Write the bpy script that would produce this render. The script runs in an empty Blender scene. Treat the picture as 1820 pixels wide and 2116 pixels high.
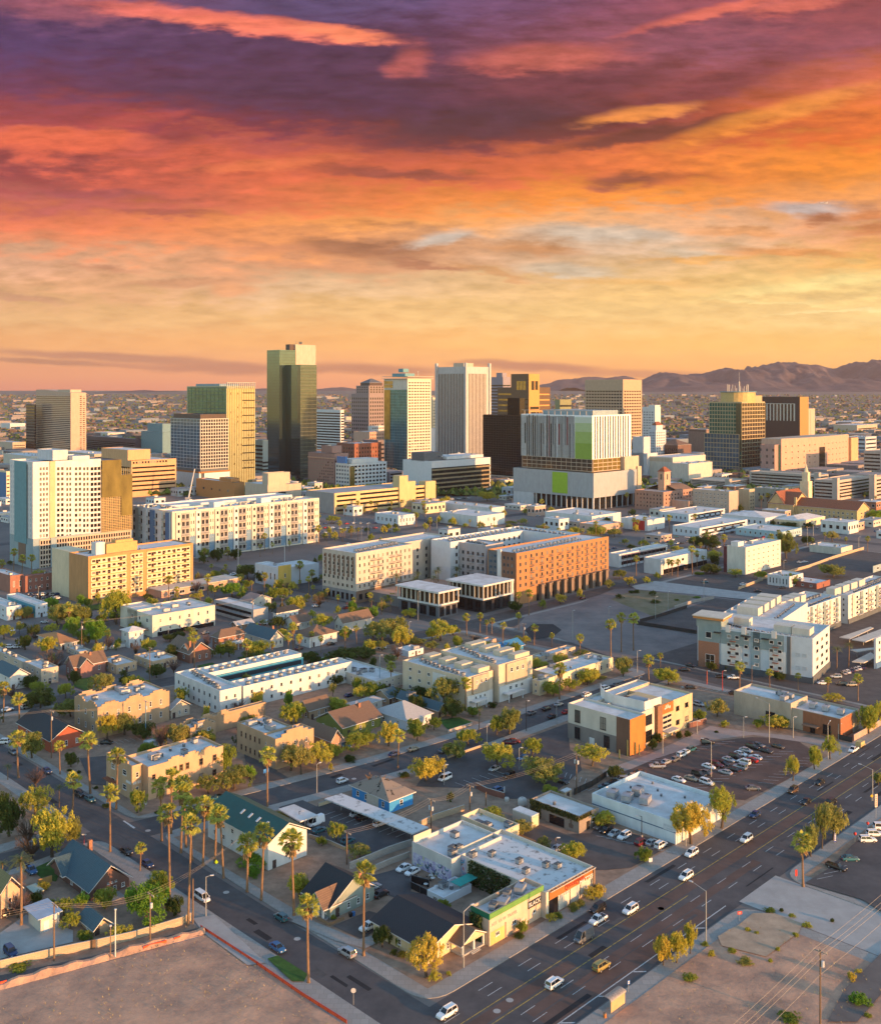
import bpy,math,random
from mathutils import Matrix,Vector
random.seed(7)
R =math.radians
SC =bpy.context.scene
COL =SC.collection
# ------------------------------------------------------------------ camera
CAM_H,FPX,CX,HOR =120.0,2100.0,910.0,806.0
cam =bpy.data.cameras.new('camera');cam_o =bpy.data.objects.new('camera',cam);COL.objects.link(cam_o)
cam.sensor_fit ='HORIZONTAL';cam.sensor_width =36;cam.lens =36 * FPX / 1820
cam.shift_y =-(1058 - HOR) / 1820
cam.clip_start =1;cam.clip_end =80000
cam_o.location =(0,0,CAM_H);cam_o.rotation_euler =(R(90),0,0)
SC.camera =cam_o
# ------------------------------------------------------------------ exposure
SC.view_settings.view_transform ='Standard';SC.view_settings.look ='None'
SC.view_settings.exposure =EXPO =2.1
SC.cycles.use_denoising =True
SC.cycles.max_bounces =4;SC.cycles.diffuse_bounces =2;SC.cycles.glossy_bounces =2;SC.cycles.transmission_bounces =2
SC.cycles.volume_bounces =0;SC.cycles.caustics_reflective =False;SC.cycles.caustics_refractive =False
# ------------------------------------------------------------------ sun
SUN_EL,SUN_AZ =R(6.0),R(126)          # azimuth clockwise from +Y
sd =Vector((math.sin(SUN_AZ) * math.cos(SUN_EL),math.cos(SUN_AZ) * math.cos(SUN_EL),math.sin(SUN_EL)))
sun =bpy.data.lights.new('sun','SUN');sun_o =bpy.data.objects.new('sun',sun);COL.objects.link(sun_o)
sun.energy =2.05;sun.angle =R(0.5);sun.color =(1.0,0.49,0.18)
sun_o.rotation_euler =sd.to_track_quat('Z','Y').to_euler();sun_o.location =(300,-200,400)

def lin(c):
 return tuple(((v / 255) / 12.92 if v / 255 <= .04045 else ((v / 255 + .055) / 1.055) ** 2.4) for v in c)
# ------------------------------------------------------------------ world: sunset clouds over a clear sky
W =bpy.data.worlds.new('World');SC.world =W;W.use_nodes =True
def build_world():
 nt =W.node_tree;N =nt.nodes;L =nt.links;N.clear()
 def nd(t,**k):
  n =N.new(t)
  for a,b in k.items():setattr(n,a,b)
  return n
 def setin(s,v):
  if hasattr(v,'links') or hasattr(v,'is_output'):L.new(v,s)
  else:s.default_value =v
 def m(op,a,b=0.0,c=None):
  n =nd('ShaderNodeMath',operation=op);setin(n.inputs[0],a);setin(n.inputs[1],b)
  if c is not None:setin(n.inputs[2],c)
  return n.outputs[0]
 def sm(x,e0,e1):
  n =nd('ShaderNodeMapRange',interpolation_type='SMOOTHSTEP');setin(n.inputs[0],x)
  n.inputs[1].default_value =e0;n.inputs[2].default_value =e1
  return n.outputs[0]
 def mix(f,a,b):
  n =nd('ShaderNodeMix',data_type='RGBA');setin(n.inputs[0],f)
  for s,v in ((n.inputs[6],a),(n.inputs[7],b)):
   if isinstance(v,tuple):s.default_value =(*v,1)
   else:L.new(v,s)
  return n.outputs[2]
 tc =nd('ShaderNodeTexCoord');sp =nd('ShaderNodeSeparateXYZ');L.new(tc.outputs['Generated'],sp.inputs[0])
 dx,dy,dz =sp.outputs
 dyc =m('MAXIMUM',dy,0.05)
 u =m('DIVIDE',m('DIVIDE',dx,dyc),0.4333)            # -1..1 over the photographed arc of the sky
 v =m('DIVIDE',m('DIVIDE',dz,dyc),0.3838)            # 0 horizon .. 1 as high as the picture looks
 def noise(su,sv,off,detail=4.0,rough=.55):
  cb =nd('ShaderNodeCombineXYZ');setin(cb.inputs[0],m('MULTIPLY',u,su));setin(cb.inputs[1],m('MULTIPLY',v,sv));cb.inputs[2].default_value =off
  n =nd('ShaderNodeTexNoise');L.new(cb.outputs[0],n.inputs['Vector'])
  n.inputs['Scale'].default_value =1;n.inputs['Detail'].default_value =detail;n.inputs['Roughness'].default_value =rough
  return m('SUBTRACT',n.outputs[0],0.5)
 n1 =noise(2.0,5.0,1.3);n2 =noise(3.4,11.0,7.7);n3 =noise(6.5,26.0,4.1,5.0,.62);n4 =noise(14,44.0,9.2,4.0);n5 =noise(22,95.0,2.2,5.0,.65)
 fade =sm(v,0.0,0.3)
 u2 =m('MULTIPLY_ADD',m('MULTIPLY',n1,fade),.35,m('MULTIPLY_ADD',m('MULTIPLY',n3,fade),.28,u))
 v2 =m('MULTIPLY_ADD',m('MULTIPLY',n4,fade),.10,m('MULTIPLY_ADD',m('MULTIPLY',n2,fade),.12,m('MULTIPLY_ADD',m('MULTIPLY',n3,fade),.15,v)))
 # rows of colours from the horizon up
 rows =[
     (806,[(205,128,108),(212,132,108),(218,138,108),(222,142,105),(226,148,102),(228,150,100),(228,152,100)]),
     (770,[(216,140,105),(222,146,107),(230,152,108),(236,158,104),(238,163,100),(240,168,98),(240,170,98)]),
     (715,[(230,162,105),(236,166,105),(242,172,105),(247,180,105),(247,186,108),(244,188,105),(242,190,108)]),
     (650,[(228,175,122),(234,178,120),(238,184,122),(243,194,128),(243,198,130),(244,200,130),(248,208,138)]),
     (590,[(222,165,122),(236,168,122),(230,188,148),(238,190,140),(246,196,130),(250,202,126),(252,214,140)]),
     (540,[(230,172,138),(236,166,124),(230,152,110),(215,150,110),(225,188,150),(244,192,125),(245,180,100)]),
     (500,[(238,142,106),(242,142,100),(247,156,98),(225,150,100),(215,190,165),(240,185,140),(240,160,95)]),
     (460,[(240,120,92),(242,132,88),(248,152,88),(252,165,95),(250,182,130),(240,180,140),(225,150,110)]),
     (410,[(190,95,92),(195,95,88),(230,115,80),(248,142,76),(252,146,66),(250,146,74),(247,165,105)]),
     (360,[(148,74,85),(200,90,80),(236,112,80),(210,98,75),(236,116,74),(228,128,66),(248,150,70)]),
     (320,[(215,95,82),(215,95,80),(215,100,80),(190,88,76),(235,112,72),(250,140,66),(248,140,58)]),
     (280,[(236,104,80),(215,95,80),(165,78,80),(170,80,76),(130,66,70),(205,92,62),(236,112,52)]),
     (235,[(170,76,84),(150,68,82),(118,62,80),(106,62,75),(112,62,72),(190,80,60),(250,122,46)]),
     (165,[(122,66,96),(105,62,92),(95,62,90),(94,62,86),(142,74,80),(142,72,80),(225,100,60)]),
     (90,[(90,65,108),(98,66,100),(95,65,96),(100,64,92),(150,80,94),(142,82,104),(165,84,98)]),
     (0,[(112,74,112),(120,78,112),(86,76,116),(110,82,122),(138,80,112),(165,80,88),(150,74,84)]),
     (-300,[(84,70,110),(84,72,118),(82,76,128),(86,84,136),(104,84,128),(118,82,116),(120,80,110)])]
 uf =m('MULTIPLY_ADD',u2,.5,.5);cur =None;pv =None
 for yy,cols in rows:
  rp =nd('ShaderNodeValToRGB');cr =rp.color_ramp;cr.interpolation ='B_SPLINE'
  while len(cr.elements) < len(cols):cr.elements.new(.5)
  for i,c in enumerate(cols):
   cr.elements[i].position =i / (len(cols) - 1);cr.elements[i].color =(*lin(c),1)
  L.new(uf,rp.inputs[0]);vv =(806 - yy) / 806
  cur =rp.outputs[0] if cur is None else mix(sm(v2,pv,vv),cur,rp.outputs[0])
  pv =vv
 # single clouds: x, y, half length, half height, tilt, colour, strength
 for (x,y,a,b,t,c,s) in [
  (480,44,330,22,7,(255,112,88),1.0),(700,66,110,15,9,(255,122,84),1.0),(330,22,170,12,4,(236,98,90),.8),(110,16,160,30,6,(165,88,105),.7),
  (842,130,52,30,-18,(196,92,92),.8),(1130,120,180,34,-3,(205,92,82),.8),(1480,20,200,13,-14,(232,98,80),.8),(1640,10,110,18,-8,(225,98,82),.7),
  (1180,178,240,34,-8,(122,66,80),.8),(1000,255,280,52,-6,(96,62,74),.9),(1440,190,300,36,-22,(132,68,78),.8),(600,195,420,44,3,(94,62,88),.7),
  (1390,268,300,16,-9,(122,68,64),.95),(1190,262,120,22,-6,(112,64,66),.8),(1600,235,260,22,-16,(255,150,60),.7),(1330,235,130,15,-8,(255,148,66),.8),
  (1290,372,95,17,-3,(150,84,72),.9),(1380,362,110,10,3,(190,100,66),.7),(820,358,200,13,3,(150,80,74),.85),(560,340,190,12,-4,(240,122,84),.7),
  (330,295,110,22,-10,(120,62,82),.75),(170,290,230,26,3,(238,104,78),.6),(280,245,120,14,-8,(200,84,80),.6),(340,438,120,10,2,(176,90,84),.8),(190,398,130,12,0,(150,84,98),.5),
  (740,513,150,18,4,(170,112,84),.95),(880,545,110,10,6,(178,116,88),.85),(560,512,110,9,2,(220,142,106),.6),
  (910,492,90,15,-12,(205,190,176),.9),(1240,482,190,20,2,(212,192,172),.9),(1180,560,110,16,6,(214,194,168),.8),(1420,520,70,14,4,(216,194,168),.7),(1660,432,90,17,4,(196,180,176),.9),
  (1090,515,120,13,4,(212,146,100),.9),(1010,562,90,9,14,(224,160,108),.8),(1460,535,150,7,-3,(240,172,96),.8),(1640,522,130,11,2,(232,152,90),.9),
  (1702,450,42,13,2,(178,112,82),1.0),(1585,447,50,12,6,(236,164,108),.7),(1800,445,60,11,-3,(214,130,84),.9),(1800,475,45,9,-3,(214,130,84),.8),(1540,478,110,9,3,(234,156,100),.7),
  (1300,580,180,9,2,(246,186,112),.7),(1700,585,240,15,-7,(255,226,150),.7),(1600,625,150,4,3,(252,222,150),.6),(1750,640,170,4,-4,(255,228,160),.7),
  (215,552,82,9,3,(212,146,112),.9),(390,582,155,10,-3,(214,150,112),.9),(480,596,55,17,-3,(238,160,112),.8),(50,617,90,8,6,(208,150,118),.8),(270,620,60,14,8,(238,172,128),.5),
  (840,628,70,8,0,(250,196,130),.6),
  (230,738,300,10,3,(176,118,96),.9),(110,748,170,7,3,(160,108,90),.8),(480,762,200,13,1,(178,116,94),.9),(300,757,160,5,4,(186,122,98),.6),(760,762,180,13,2,(180,118,92),.9),(1110,758,170,11,3,(178,116,92),.9),(1000,748,60,7,0,(180,118,92),.6),(1330,772,160,9,0,(190,126,96),.8)]:
  cu,cv =(x - 910) / 910,(806 - y) / 806
  wob =1.0 if y < 690 else .25
  ca,sa =math.cos(R(-t)),math.sin(R(-t))
  px =m('MULTIPLY',m('SUBTRACT',m('MULTIPLY_ADD',n2,.07 * wob,m('MULTIPLY_ADD',n3,.08 * wob,u)),cu),910.0)
  py =m('MULTIPLY',m('SUBTRACT',m('MULTIPLY_ADD',n3,.050 * wob,m('MULTIPLY_ADD',n4,.034 * wob,v)),cv),806.0)
  qx =m('MULTIPLY_ADD',px,ca / a,m('MULTIPLY',py,sa / a));qy =m('MULTIPLY_ADD',py,ca / b,m('MULTIPLY',px,-sa / b))
  d =m('SQRT',m('ADD',m('MULTIPLY',qx,qx),m('MULTIPLY',qy,qy)))
  d =m('MULTIPLY_ADD',n4,-.7,d)
  cur =mix(m('MULTIPLY',sm(d,1.35,.35),s),cur,lin(c))
 # fine streaks
 st =m('MULTIPLY_ADD',m('MULTIPLY',m('ADD',m('MULTIPLY',n5,.5),m('ADD',m('MULTIPLY',n3,.8),m('MULTIPLY',n4,.9))),sm(v,.02,.35)),1.0,1.0)
 hs =nd('ShaderNodeHueSaturation');setin(hs.inputs['Saturation'],m('MULTIPLY_ADD',sm(v,.55,.9),-.06,1.0));hs.inputs['Hue'].default_value =.504;L.new(cur,hs.inputs['Color']);st =m('MULTIPLY',st,m('MULTIPLY_ADD',sm(v,.30,.0),.36,1.0))
 sb =nd('ShaderNodeVectorMath',operation='SUBTRACT');L.new(hs.outputs[0],sb.inputs[0]);cs =nd('ShaderNodeCombineXYZ')
 for i_,k_ in enumerate((.018,.014,.016)):setin(cs.inputs[i_],m('MULTIPLY',sm(v,.25,.6),k_))
 L.new(cs.outputs[0],sb.inputs[1]);vm =nd('ShaderNodeVectorMath',operation='SCALE');L.new(sb.outputs[0],vm.inputs[0]);L.new(st,vm.inputs[3])
 # clear Nishita sky overhead and behind
 sk =nd('ShaderNodeTexSky',sky_type='NISHITA');sk.sun_disc =False;sk.sun_elevation =SUN_EL;sk.sun_rotation =SUN_AZ
 sk.altitude =330;sk.dust_density =.6;sk.air_density =1.3;sk.ozone_density =2.5
 b1 =nd('ShaderNodeBackground');L.new(sk.outputs[0],b1.inputs[0]);b1.inputs[1].default_value =0.15
 b2 =nd('ShaderNodeBackground');L.new(vm.outputs[0],b2.inputs[0]);b2.inputs[1].default_value =2.0 ** -EXPO
 f =m('MULTIPLY',m('MULTIPLY',sm(dy,.12,.5),sm(v,1.7,1.05)),m('MULTIPLY',sm(u,2.6,1.3),sm(u,-2.6,-1.3)))
 ms =nd('ShaderNodeMixShader');L.new(f,ms.inputs[0]);L.new(b1.outputs[0],ms.inputs[1]);L.new(b2.outputs[0],ms.inputs[2])
 o =nd('ShaderNodeOutputWorld');L.new(ms.outputs[0],o.inputs[0])
 W.cycles.sampling_method ='MANUAL';W.cycles.sample_map_resolution =512
build_world()

# ------------------------------------------------------------------ materials
MATS ={}
def mat(name,col,rough=.8,var=.10,scale=.35,metal=0.0,spec=.3,stretch=None,col2=None,thr=None,bump=0,rand=0.0,hue=0.0,trans=0.0):
 """Principled surface with a noise in its colour; col2/thr: a second colour in patches."""
 if name in MATS:return MATS[name]
 if rough >= .75 and col2 is None and not stretch:var =max(var,.085);stretch =(1,1,.35)
 M =bpy.data.materials.new(name);M.use_nodes =True;nt =M.node_tree;N =nt.nodes;L =nt.links
 b =N['Principled BSDF'];b.inputs['Roughness'].default_value =rough;b.inputs['Metallic'].default_value =metal
 b.inputs['Specular IOR Level'].default_value =spec
 tc =N.new('ShaderNodeTexCoord');mp =N.new('ShaderNodeMapping');L.new(tc.outputs['Object'],mp.inputs[0])
 if stretch:mp.inputs['Scale'].default_value =stretch
 no =N.new('ShaderNodeTexNoise');L.new(mp.outputs[0],no.inputs['Vector']);no.inputs['Scale'].default_value =scale;no.inputs['Detail'].default_value =9 if scale < .12 else 5;no.inputs['Roughness'].default_value =.72 if scale < .12 else .65
 rp =N.new('ShaderNodeValToRGB');L.new(no.outputs[0],rp.inputs[0])
 c2 =col2 or tuple(c * (1 - 2.2 * var) for c in col);c1 =col if col2 else tuple(min(1,c * (1 + 1.2 * var)) for c in col)
 e =rp.color_ramp.elements
 e[0].color =(*c2,1);e[1].color =(*c1,1)
 e[0].position,e[1].position =thr if thr else (.25,.75)
 out =rp.outputs[0]
 if rand or hue:
  oi =N.new('ShaderNodeObjectInfo');hs =N.new('ShaderNodeHueSaturation');L.new(out,hs.inputs['Color'])
  mr =N.new('ShaderNodeMapRange');L.new(oi.outputs['Random'],mr.inputs[0]);mr.inputs[3].default_value =1 - rand;mr.inputs[4].default_value =1 + rand;L.new(mr.outputs[0],hs.inputs['Value'])
  m2 =N.new('ShaderNodeMapRange');L.new(oi.outputs['Random'],m2.inputs[0]);m2.inputs[3].default_value =.5 + hue;m2.inputs[4].default_value =.5 - hue;L.new(m2.outputs[0],hs.inputs['Hue'])
  out =hs.outputs[0]
 L.new(out,b.inputs['Base Color'])
 if bump:
  bp =N.new('ShaderNodeBump');bp.inputs['Strength'].default_value =bump;bp.inputs['Distance'].default_value =.3;L.new(no.outputs[0],bp.inputs['Height']);L.new(bp.outputs[0],b.inputs['Normal'])
 if trans:
  tr =N.new('ShaderNodeBsdfTranslucent');L.new(out,tr.inputs[0]);mx =N.new('ShaderNodeMixShader');mx.inputs[0].default_value =trans
  L.new(b.outputs[0],mx.inputs[1]);L.new(tr.outputs[0],mx.inputs[2]);L.new(mx.outputs[0],N['Material Output'].inputs[0])
 MATS[name] =M
 return M
def grid_mat(name,c_line,c_fill,sx,sz,line=.12,rough=.7,spec=.3,axis='XZ',metal=0.0):
 """courses of block, slabs or tiles: a brick texture in metres"""
 if name in MATS:return MATS[name]
 M =bpy.data.materials.new(name);M.use_nodes =True;nt =M.node_tree;N =nt.nodes;L =nt.links
 b =N['Principled BSDF'];b.inputs['Roughness'].default_value =rough;b.inputs['Specular IOR Level'].default_value =spec;b.inputs['Metallic'].default_value =metal
 tc =N.new('ShaderNodeTexCoord');sp =N.new('ShaderNodeSeparateXYZ');L.new(tc.outputs['Object'],sp.inputs[0]);cb =N.new('ShaderNodeCombineXYZ')
 ad =N.new('ShaderNodeMath');L.new(sp.outputs[0],ad.inputs[0])
 if axis == 'XZ':
  L.new(sp.outputs[1],ad.inputs[1]);L.new(ad.outputs[0],cb.inputs[0]);L.new(sp.outputs[2],cb.inputs[1])
 else:
  L.new(sp.outputs[0],cb.inputs[0]);L.new(sp.outputs[1],cb.inputs[1])
 br =N.new('ShaderNodeTexBrick');L.new(cb.outputs[0],br.inputs[0]);br.inputs['Scale'].default_value =1
 br.inputs['Brick Width'].default_value =sx;br.inputs['Row Height'].default_value =sz;br.inputs['Mortar Size'].default_value =line
 br.inputs['Color1'].default_value =(*c_fill,1);br.inputs['Color2'].default_value =(*[c * .86 for c in c_fill],1);br.inputs['Mortar'].default_value =(*c_line,1)
 L.new(br.outputs[0],b.inputs['Base Color']);MATS[name] =M
 return M
def glass(name,col,rough=.12,spec=.8,metal=0.0):
 spec *= .55
 M =mat(name,col,rough,.25,.12,metal,spec)
 if name in ('window_glass','dark_window_glass'):       # drawn blinds and curtains behind some panes
  nt =M.node_tree;N =nt.nodes;oi =N.new('ShaderNodeObjectInfo');rp =N.new('ShaderNodeValToRGB');e =rp.color_ramp;e.interpolation ='CONSTANT'
  for i,(p,c) in enumerate(((0,col),(.45,tuple(v * .5 for v in col)),(.72,(.09,.08,.07)),(.88,(.26,.23,.19)))):
   q =e.elements[i] if i < 2 else e.elements.new(p)
   q.position =p;q.color =(*c,1)
  nt.links.new(oi.outputs['Random'],rp.inputs[0]);nt.links.new(rp.outputs[0],N['Principled BSDF'].inputs['Base Color'])
 return M

white =mat('white_paint',(.62,.60,.57),.75,.05);offw =mat('off_white_stucco',(.55,.50,.42),.85,.06);cream =mat('cream_stucco',(.66,.54,.36),.85,.06)
lwht =mat('cool_white_panel',(.56,.58,.60),.6,.05);tan =mat('tan_stucco',(.50,.35,.22),.9,.08);stuc =mat('brown_stucco',(.42,.28,.17),.9,.09)
sand =mat('sandstone_concrete',(.50,.40,.30),.85,.07);pink =mat('pink_stucco',(.52,.33,.24),.85,.06);brick =grid_mat('red_brick',(.30,.2,.15),(.32,.12,.06),.5,.16,.02)
dbrick =grid_mat('dark_brick',(.06,.05,.05),(.09,.05,.045),.5,.16,.02);orange =mat('orange_brick',(.50,.22,.08),.85,.08,1.2);rust =mat('rust_panel',(.42,.16,.05),.7,.1)
brown =mat('brown_concrete',(.20,.13,.09),.8,.08);dbrown =mat('dark_brown_metal',(.07,.045,.04),.5,.1);grey =mat('grey_concrete',(.33,.33,.34),.8,.07)
lgrey =mat('light_grey_concrete',(.48,.49,.50),.8,.06);dgrey =mat('dark_grey_panel',(.11,.12,.13),.6,.1);black =mat('black_metal',(.02,.02,.022),.45,.1)
teal =mat('teal_panel',(.13,.27,.30),.7,.06);bluep =mat('blue_panel',(.08,.17,.33),.7,.06);greyteal =mat('grey_teal_panel',(.27,.34,.36),.8,.05)
yellow =mat('yellow_stucco',(.62,.42,.10),.85,.05);turq =mat('turquoise_paint',(.10,.36,.42),.7,.06);lime =mat('lime_panel',(.26,.42,.03),.5,.05)
roofw =mat('white_roof',(.60,.59,.58),.8,col2=(.45,.43,.41),thr=(.33,.6),scale=.22);roofd =mat('weathered_white_roof',(.56,.55,.54),.85,col2=(.20,.19,.18),thr=(.34,.45),scale=.55)
roofg =mat('grey_gravel_roof',(.36,.35,.35),.9,.12,.5);roofb =mat('tan_gravel_roof',(.42,.36,.29),.9,.1,.5)
shing =grid_mat('brown_shingle',(.10,.065,.045),(.19,.12,.08),.6,.3,.03,axis='XY');shingd =grid_mat('charcoal_shingle',(.012,.014,.018),(.03,.034,.04),.6,.3,.03,axis='XY')
shingt =grid_mat('slate_blue_shingle',(.03,.055,.07),(.06,.11,.135),.6,.3,.03,axis='XY');shingg =mat('dark_green_metal',(.012,.075,.065),.5,.08,.6);shingo =grid_mat('olive_shingle',(.10,.09,.04),(.2,.17,.07),.6,.3,.03,axis='XY')
shingl =grid_mat('pale_grey_shingle',(.25,.25,.25),(.40,.40,.40),.6,.3,.03,axis='XY');tile =grid_mat('red_clay_tile',(.14,.05,.025),(.34,.11,.05),.5,.4,.06,axis='XY')
copper =mat('terracotta_patio_tin',(.36,.15,.05),.6,.1,.8,stretch=(6,.3,1));metalp =mat('galvanised_metal',(.42,.43,.44),.45,.1,.9,metal=.5)
gpane =glass('window_glass',(.035,.042,.05));gdark =glass('dark_tinted_glass',(.018,.020,.024),.08);gwin =glass('dark_window_glass',(.018,.020,.024),.08);ggreen =glass('green_tinted_glass',(.04,.16,.13),.1,1.0,.4);gteal =glass('teal_glass',(.06,.20,.27),.08,1.0,.5)
gbronze =glass('bronze_glass',(.05,.036,.025),.1,1.0);ggold =glass('gold_glass',(.34,.24,.07),.16,.9,.55);gblue =glass('blue_glass',(.07,.14,.21),.08,1.0,.4);gblack =glass('black_glass',(.014,.013,.016),.1,.9)
asph =mat('asphalt',(.105,.094,.093),.9,scale=.11,col2=(.060,.056,.059),thr=(.36,.66),bump=.05);asphl =mat('worn_asphalt',(.10,.085,.08),.9,.16,.2);asphr =mat('reddish_asphalt',(.125,.078,.064),.9,.18,.12)
conc =grid_mat('concrete_paving',(.21,.19,.17),(.31,.285,.26),1.6,1.6,.035,.9,axis='XY');concl =mat('pale_concrete',(.36,.34,.32),.9,.1,.2);kerbm =mat('kerb_concrete',(.40,.37,.33),.9,.1)
dirt =mat('bare_dirt',(.54,.31,.20),.95,scale=.10,col2=(.27,.17,.125),thr=(.36,.62),bump=1.0);gravel =mat('desert_gravel',(.30,.20,.14),.95,.2,.3,bump=.3);dirtg =mat('grey_dirt',(.22,.18,.165),.95,scale=.05,col2=(.14,.12,.115),thr=(.38,.6),bump=.8)
grassm =mat('lawn',(.045,.11,.018),.9,.25,.5,bump=.4);dryg =mat('dry_weeds',(.42,.31,.15),.95,.25,.4);weedg =mat('weedy_dirt',(.24,.19,.12),.95,scale=.11,col2=(.13,.12,.06),thr=(.35,.65),bump=.3);linew =mat('white_road_paint',(.48,.48,.47),.7,scale=1.6,col2=(.16,.16,.16),thr=(.30,.48));liney =mat('yellow_road_paint',(.45,.30,.06),.7,scale=1.1,col2=(.10,.08,.05),thr=(.32,.52))
wood =mat('weathered_wood',(.16,.10,.06),.85,.15,2,stretch=(1,1,.1));galv =mat('galvanised_pole',(.38,.38,.36),.5,.06,2,metal=.4);redp =mat('red_paint',(.5,.04,.03),.5,.06);bark =mat('brown_bark',(.11,.08,.055),.95,.2,3)
palmbark =mat('palm_bark',(.23,.14,.08),.95,.2,3,stretch=(1,1,6));skirt =mat('dead_palm_fronds',(.33,.21,.10),.95,.2,2,trans=.2);ofence =mat('orange_plastic_mesh',(.75,.10,.03),.7,.1)

# ------------------------------------------------------------------ mesh and object helpers
class MB:
 def __init__(s):s.v =[];s.f =[];s.m =[]
 def poly(s,pts,mi=0):
  n =len(s.v);s.v += [tuple(p) for p in pts];s.f.append(tuple(range(n,n + len(pts))));s.m.append(mi)
 def box(s,x0,x1,y0,y1,z0,z1,mi=0,bottom=True):
  if x0 > x1:x0,x1 =x1,x0
  if y0 > y1:y0,y1 =y1,y0
  n =len(s.v)
  s.v += [(x0,y0,z0),(x1,y0,z0),(x1,y1,z0),(x0,y1,z0),(x0,y0,z1),(x1,y0,z1),(x1,y1,z1),(x0,y1,z1)]
  F =[(4,5,6,7),(0,1,5,4),(1,2,6,5),(2,3,7,6),(3,0,4,7)] + ([(3,2,1,0)] if bottom else [])
  for f in F:s.f.append(tuple(n + i for i in f));s.m.append(mi)
 def prism(s,pts,z0,z1,mi=0):
  """vertical prism over a counter-clockwise outline"""
  n =len(s.v);k =len(pts)
  s.v += [(p[0],p[1],z0) for p in pts] + [(p[0],p[1],z1) for p in pts]
  s.f.append(tuple(n + k + i for i in range(k)));s.m.append(mi);s.f.append(tuple(n + k - 1 - i for i in range(k)));s.m.append(mi)
  for i in range(k):
   j =(i + 1) % k;s.f.append((n + i,n + j,n + k + j,n + k + i));s.m.append(mi)
 def tube(s,pts,rad,seg=6,mi=0,cap=True):
  """tube along points; rad number or list"""
  if not isinstance(rad,(list,tuple)):rad =[rad] * len(pts)
  n =len(s.v);P_ =[Vector(p) for p in pts]
  for i,p in enumerate(P_):
   d =(P_[min(i + 1,len(P_) - 1)] - P_[max(i - 1,0)]).normalized()
   a =d.cross(Vector((0,0,1)));  a =Vector((1,0,0)) if a.length < 1e-3 else a.normalized();b =d.cross(a)
   for k in range(seg):
    t =2 * math.pi * k / seg;s.v.append(tuple(p + a * (rad[i] * math.cos(t)) + b * (rad[i] * math.sin(t))))
  for i in range(len(P_) - 1):
   for k in range(seg):
    q =(k + 1) % seg;s.f.append((n + i * seg + k,n + i * seg + q,n + (i + 1) * seg + q,n + (i + 1) * seg + k));s.m.append(mi)
  if cap:
   s.f.append(tuple(n + k for k in range(seg - 1,-1,-1)));s.m.append(mi)
   s.f.append(tuple(n + (len(P_) - 1) * seg + k for k in range(seg)));s.m.append(mi)
 def mesh(s,name,mats,smooth=False):
  me =bpy.data.meshes.new(name);me.from_pydata(s.v,[],s.f)
  for q in (mats if isinstance(mats,(list,tuple)) else [mats]):me.materials.append(q)
  me.polygons.foreach_set('material_index',s.m)
  if smooth:me.polygons.foreach_set('use_smooth',[True] * len(s.f))
  me.update();return me
def link(name,me,parent=None,loc=None,rz=None):
 o =bpy.data.objects.new(name,me);COL.objects.link(o)
 if parent is not None:o.parent =parent
 if loc is not None:o.location =loc
 if rz is not None:o.rotation_euler =(0,0,rz)
 return o
def tag(o,label=None,cat=None,group=None,kind=None):
 if label:o['label'] =label
 if cat:o['category'] =cat
 if group:o['group'] =group
 if kind:o['kind'] =kind
 return o
def empty(name,loc=(0,0,0),rz=0,label=None,cat=None,group=None):
 o =link(name,None,None,loc,rz);return tag(o,label,cat,group)
# ------------------------------------------------------------------ pixel of the photograph -> point on the ground
CROPS =dict(A1=(0,680,2.8742),A2=(600,680,2.8742),A3=(1200,680,2.8742),A4=(0,1080,2.8742),A5=(600,1080,2.8742),A6=(1200,1080,2.8742),
  B1=(0,1480,3.7125),B2=(450,1480,3.7125),B3=(900,1480,3.7125),B4=(1340,1480,3.7125),B5=(0,1780,3.7125),B6=(450,1780,3.7125),B7=(900,1780,3.7125),B8=(1340,1780,3.7125),F=(0,0,.97912),N=(0,0,1.0))
def px(c,x,y=0):
 o =CROPS[c];return (o[0] + x / o[2],o[1] + y / o[2])
def G(c,x,y,z=0.0):
 x,y =px(c,x,y);Y =FPX * (CAM_H - z) / (y - HOR)
 return Vector(((x - CX) * Y / FPX,Y,z))
def ab(a,b,z=0.0):return Vector(((a - b) * .70710678,(a + b) * .70710678,z))
def toab(p):return ((p[0] + p[1]) * .70710678,(p[1] - p[0]) * .70710678)
def scr(p):
 return (CX + FPX * p[0] / p[1],HOR + FPX * (CAM_H - p[2]) / p[1])
LAND =[]                      # landmarks that labels of repeated things refer to
AUTO =[]                      # things whose labels are finished at the end
# ------------------------------------------------------------------ ground, streets, lots
def terrain_z(Y):
 t =min(max((Y - 2600) / 6600,0),1);return 113 * t * t * (3 - 2 * t)
def structure(name,me):return tag(link(name,me),kind='structure')
def build_ground():
 mb =MB();rows =[-300,0,300,900,2000,2600,3200,4000,5000,6000,7000,8000,9200,13900]
 for y0,y1 in zip(rows,rows[1:]):
  w0,w1 =1800 + abs(y0) * .5,1800 + abs(y1) * .5
  mb.poly([(-w0,y0,terrain_z(y0)),(w0,y0,terrain_z(y0)),(w1,y1,terrain_z(y1)),(-w1,y1,terrain_z(y1))])
 g =mat('city_ground',(.21,.17,.15),.95,scale=.012,col2=(.12,.105,.10),thr=(.35,.62))
 structure('ground',mb.mesh('ground',g))
build_ground()
def patch(name,pts,m,z=.02,kind='structure'):
 mb =MB();P_ =[(p[0],p[1],z) for p in pts]
 a =sum(P_[i][0] * P_[(i + 1) % len(P_)][1] - P_[(i + 1) % len(P_)][0] * P_[i][1] for i in range(len(P_)))
 if a < 0:P_.reverse()
 mb.poly(P_);return tag(link(name,mb.mesh(name,m)),kind=kind)
def cp(c,*pts):return [G(c,x,y) for x,y in pts]
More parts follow.
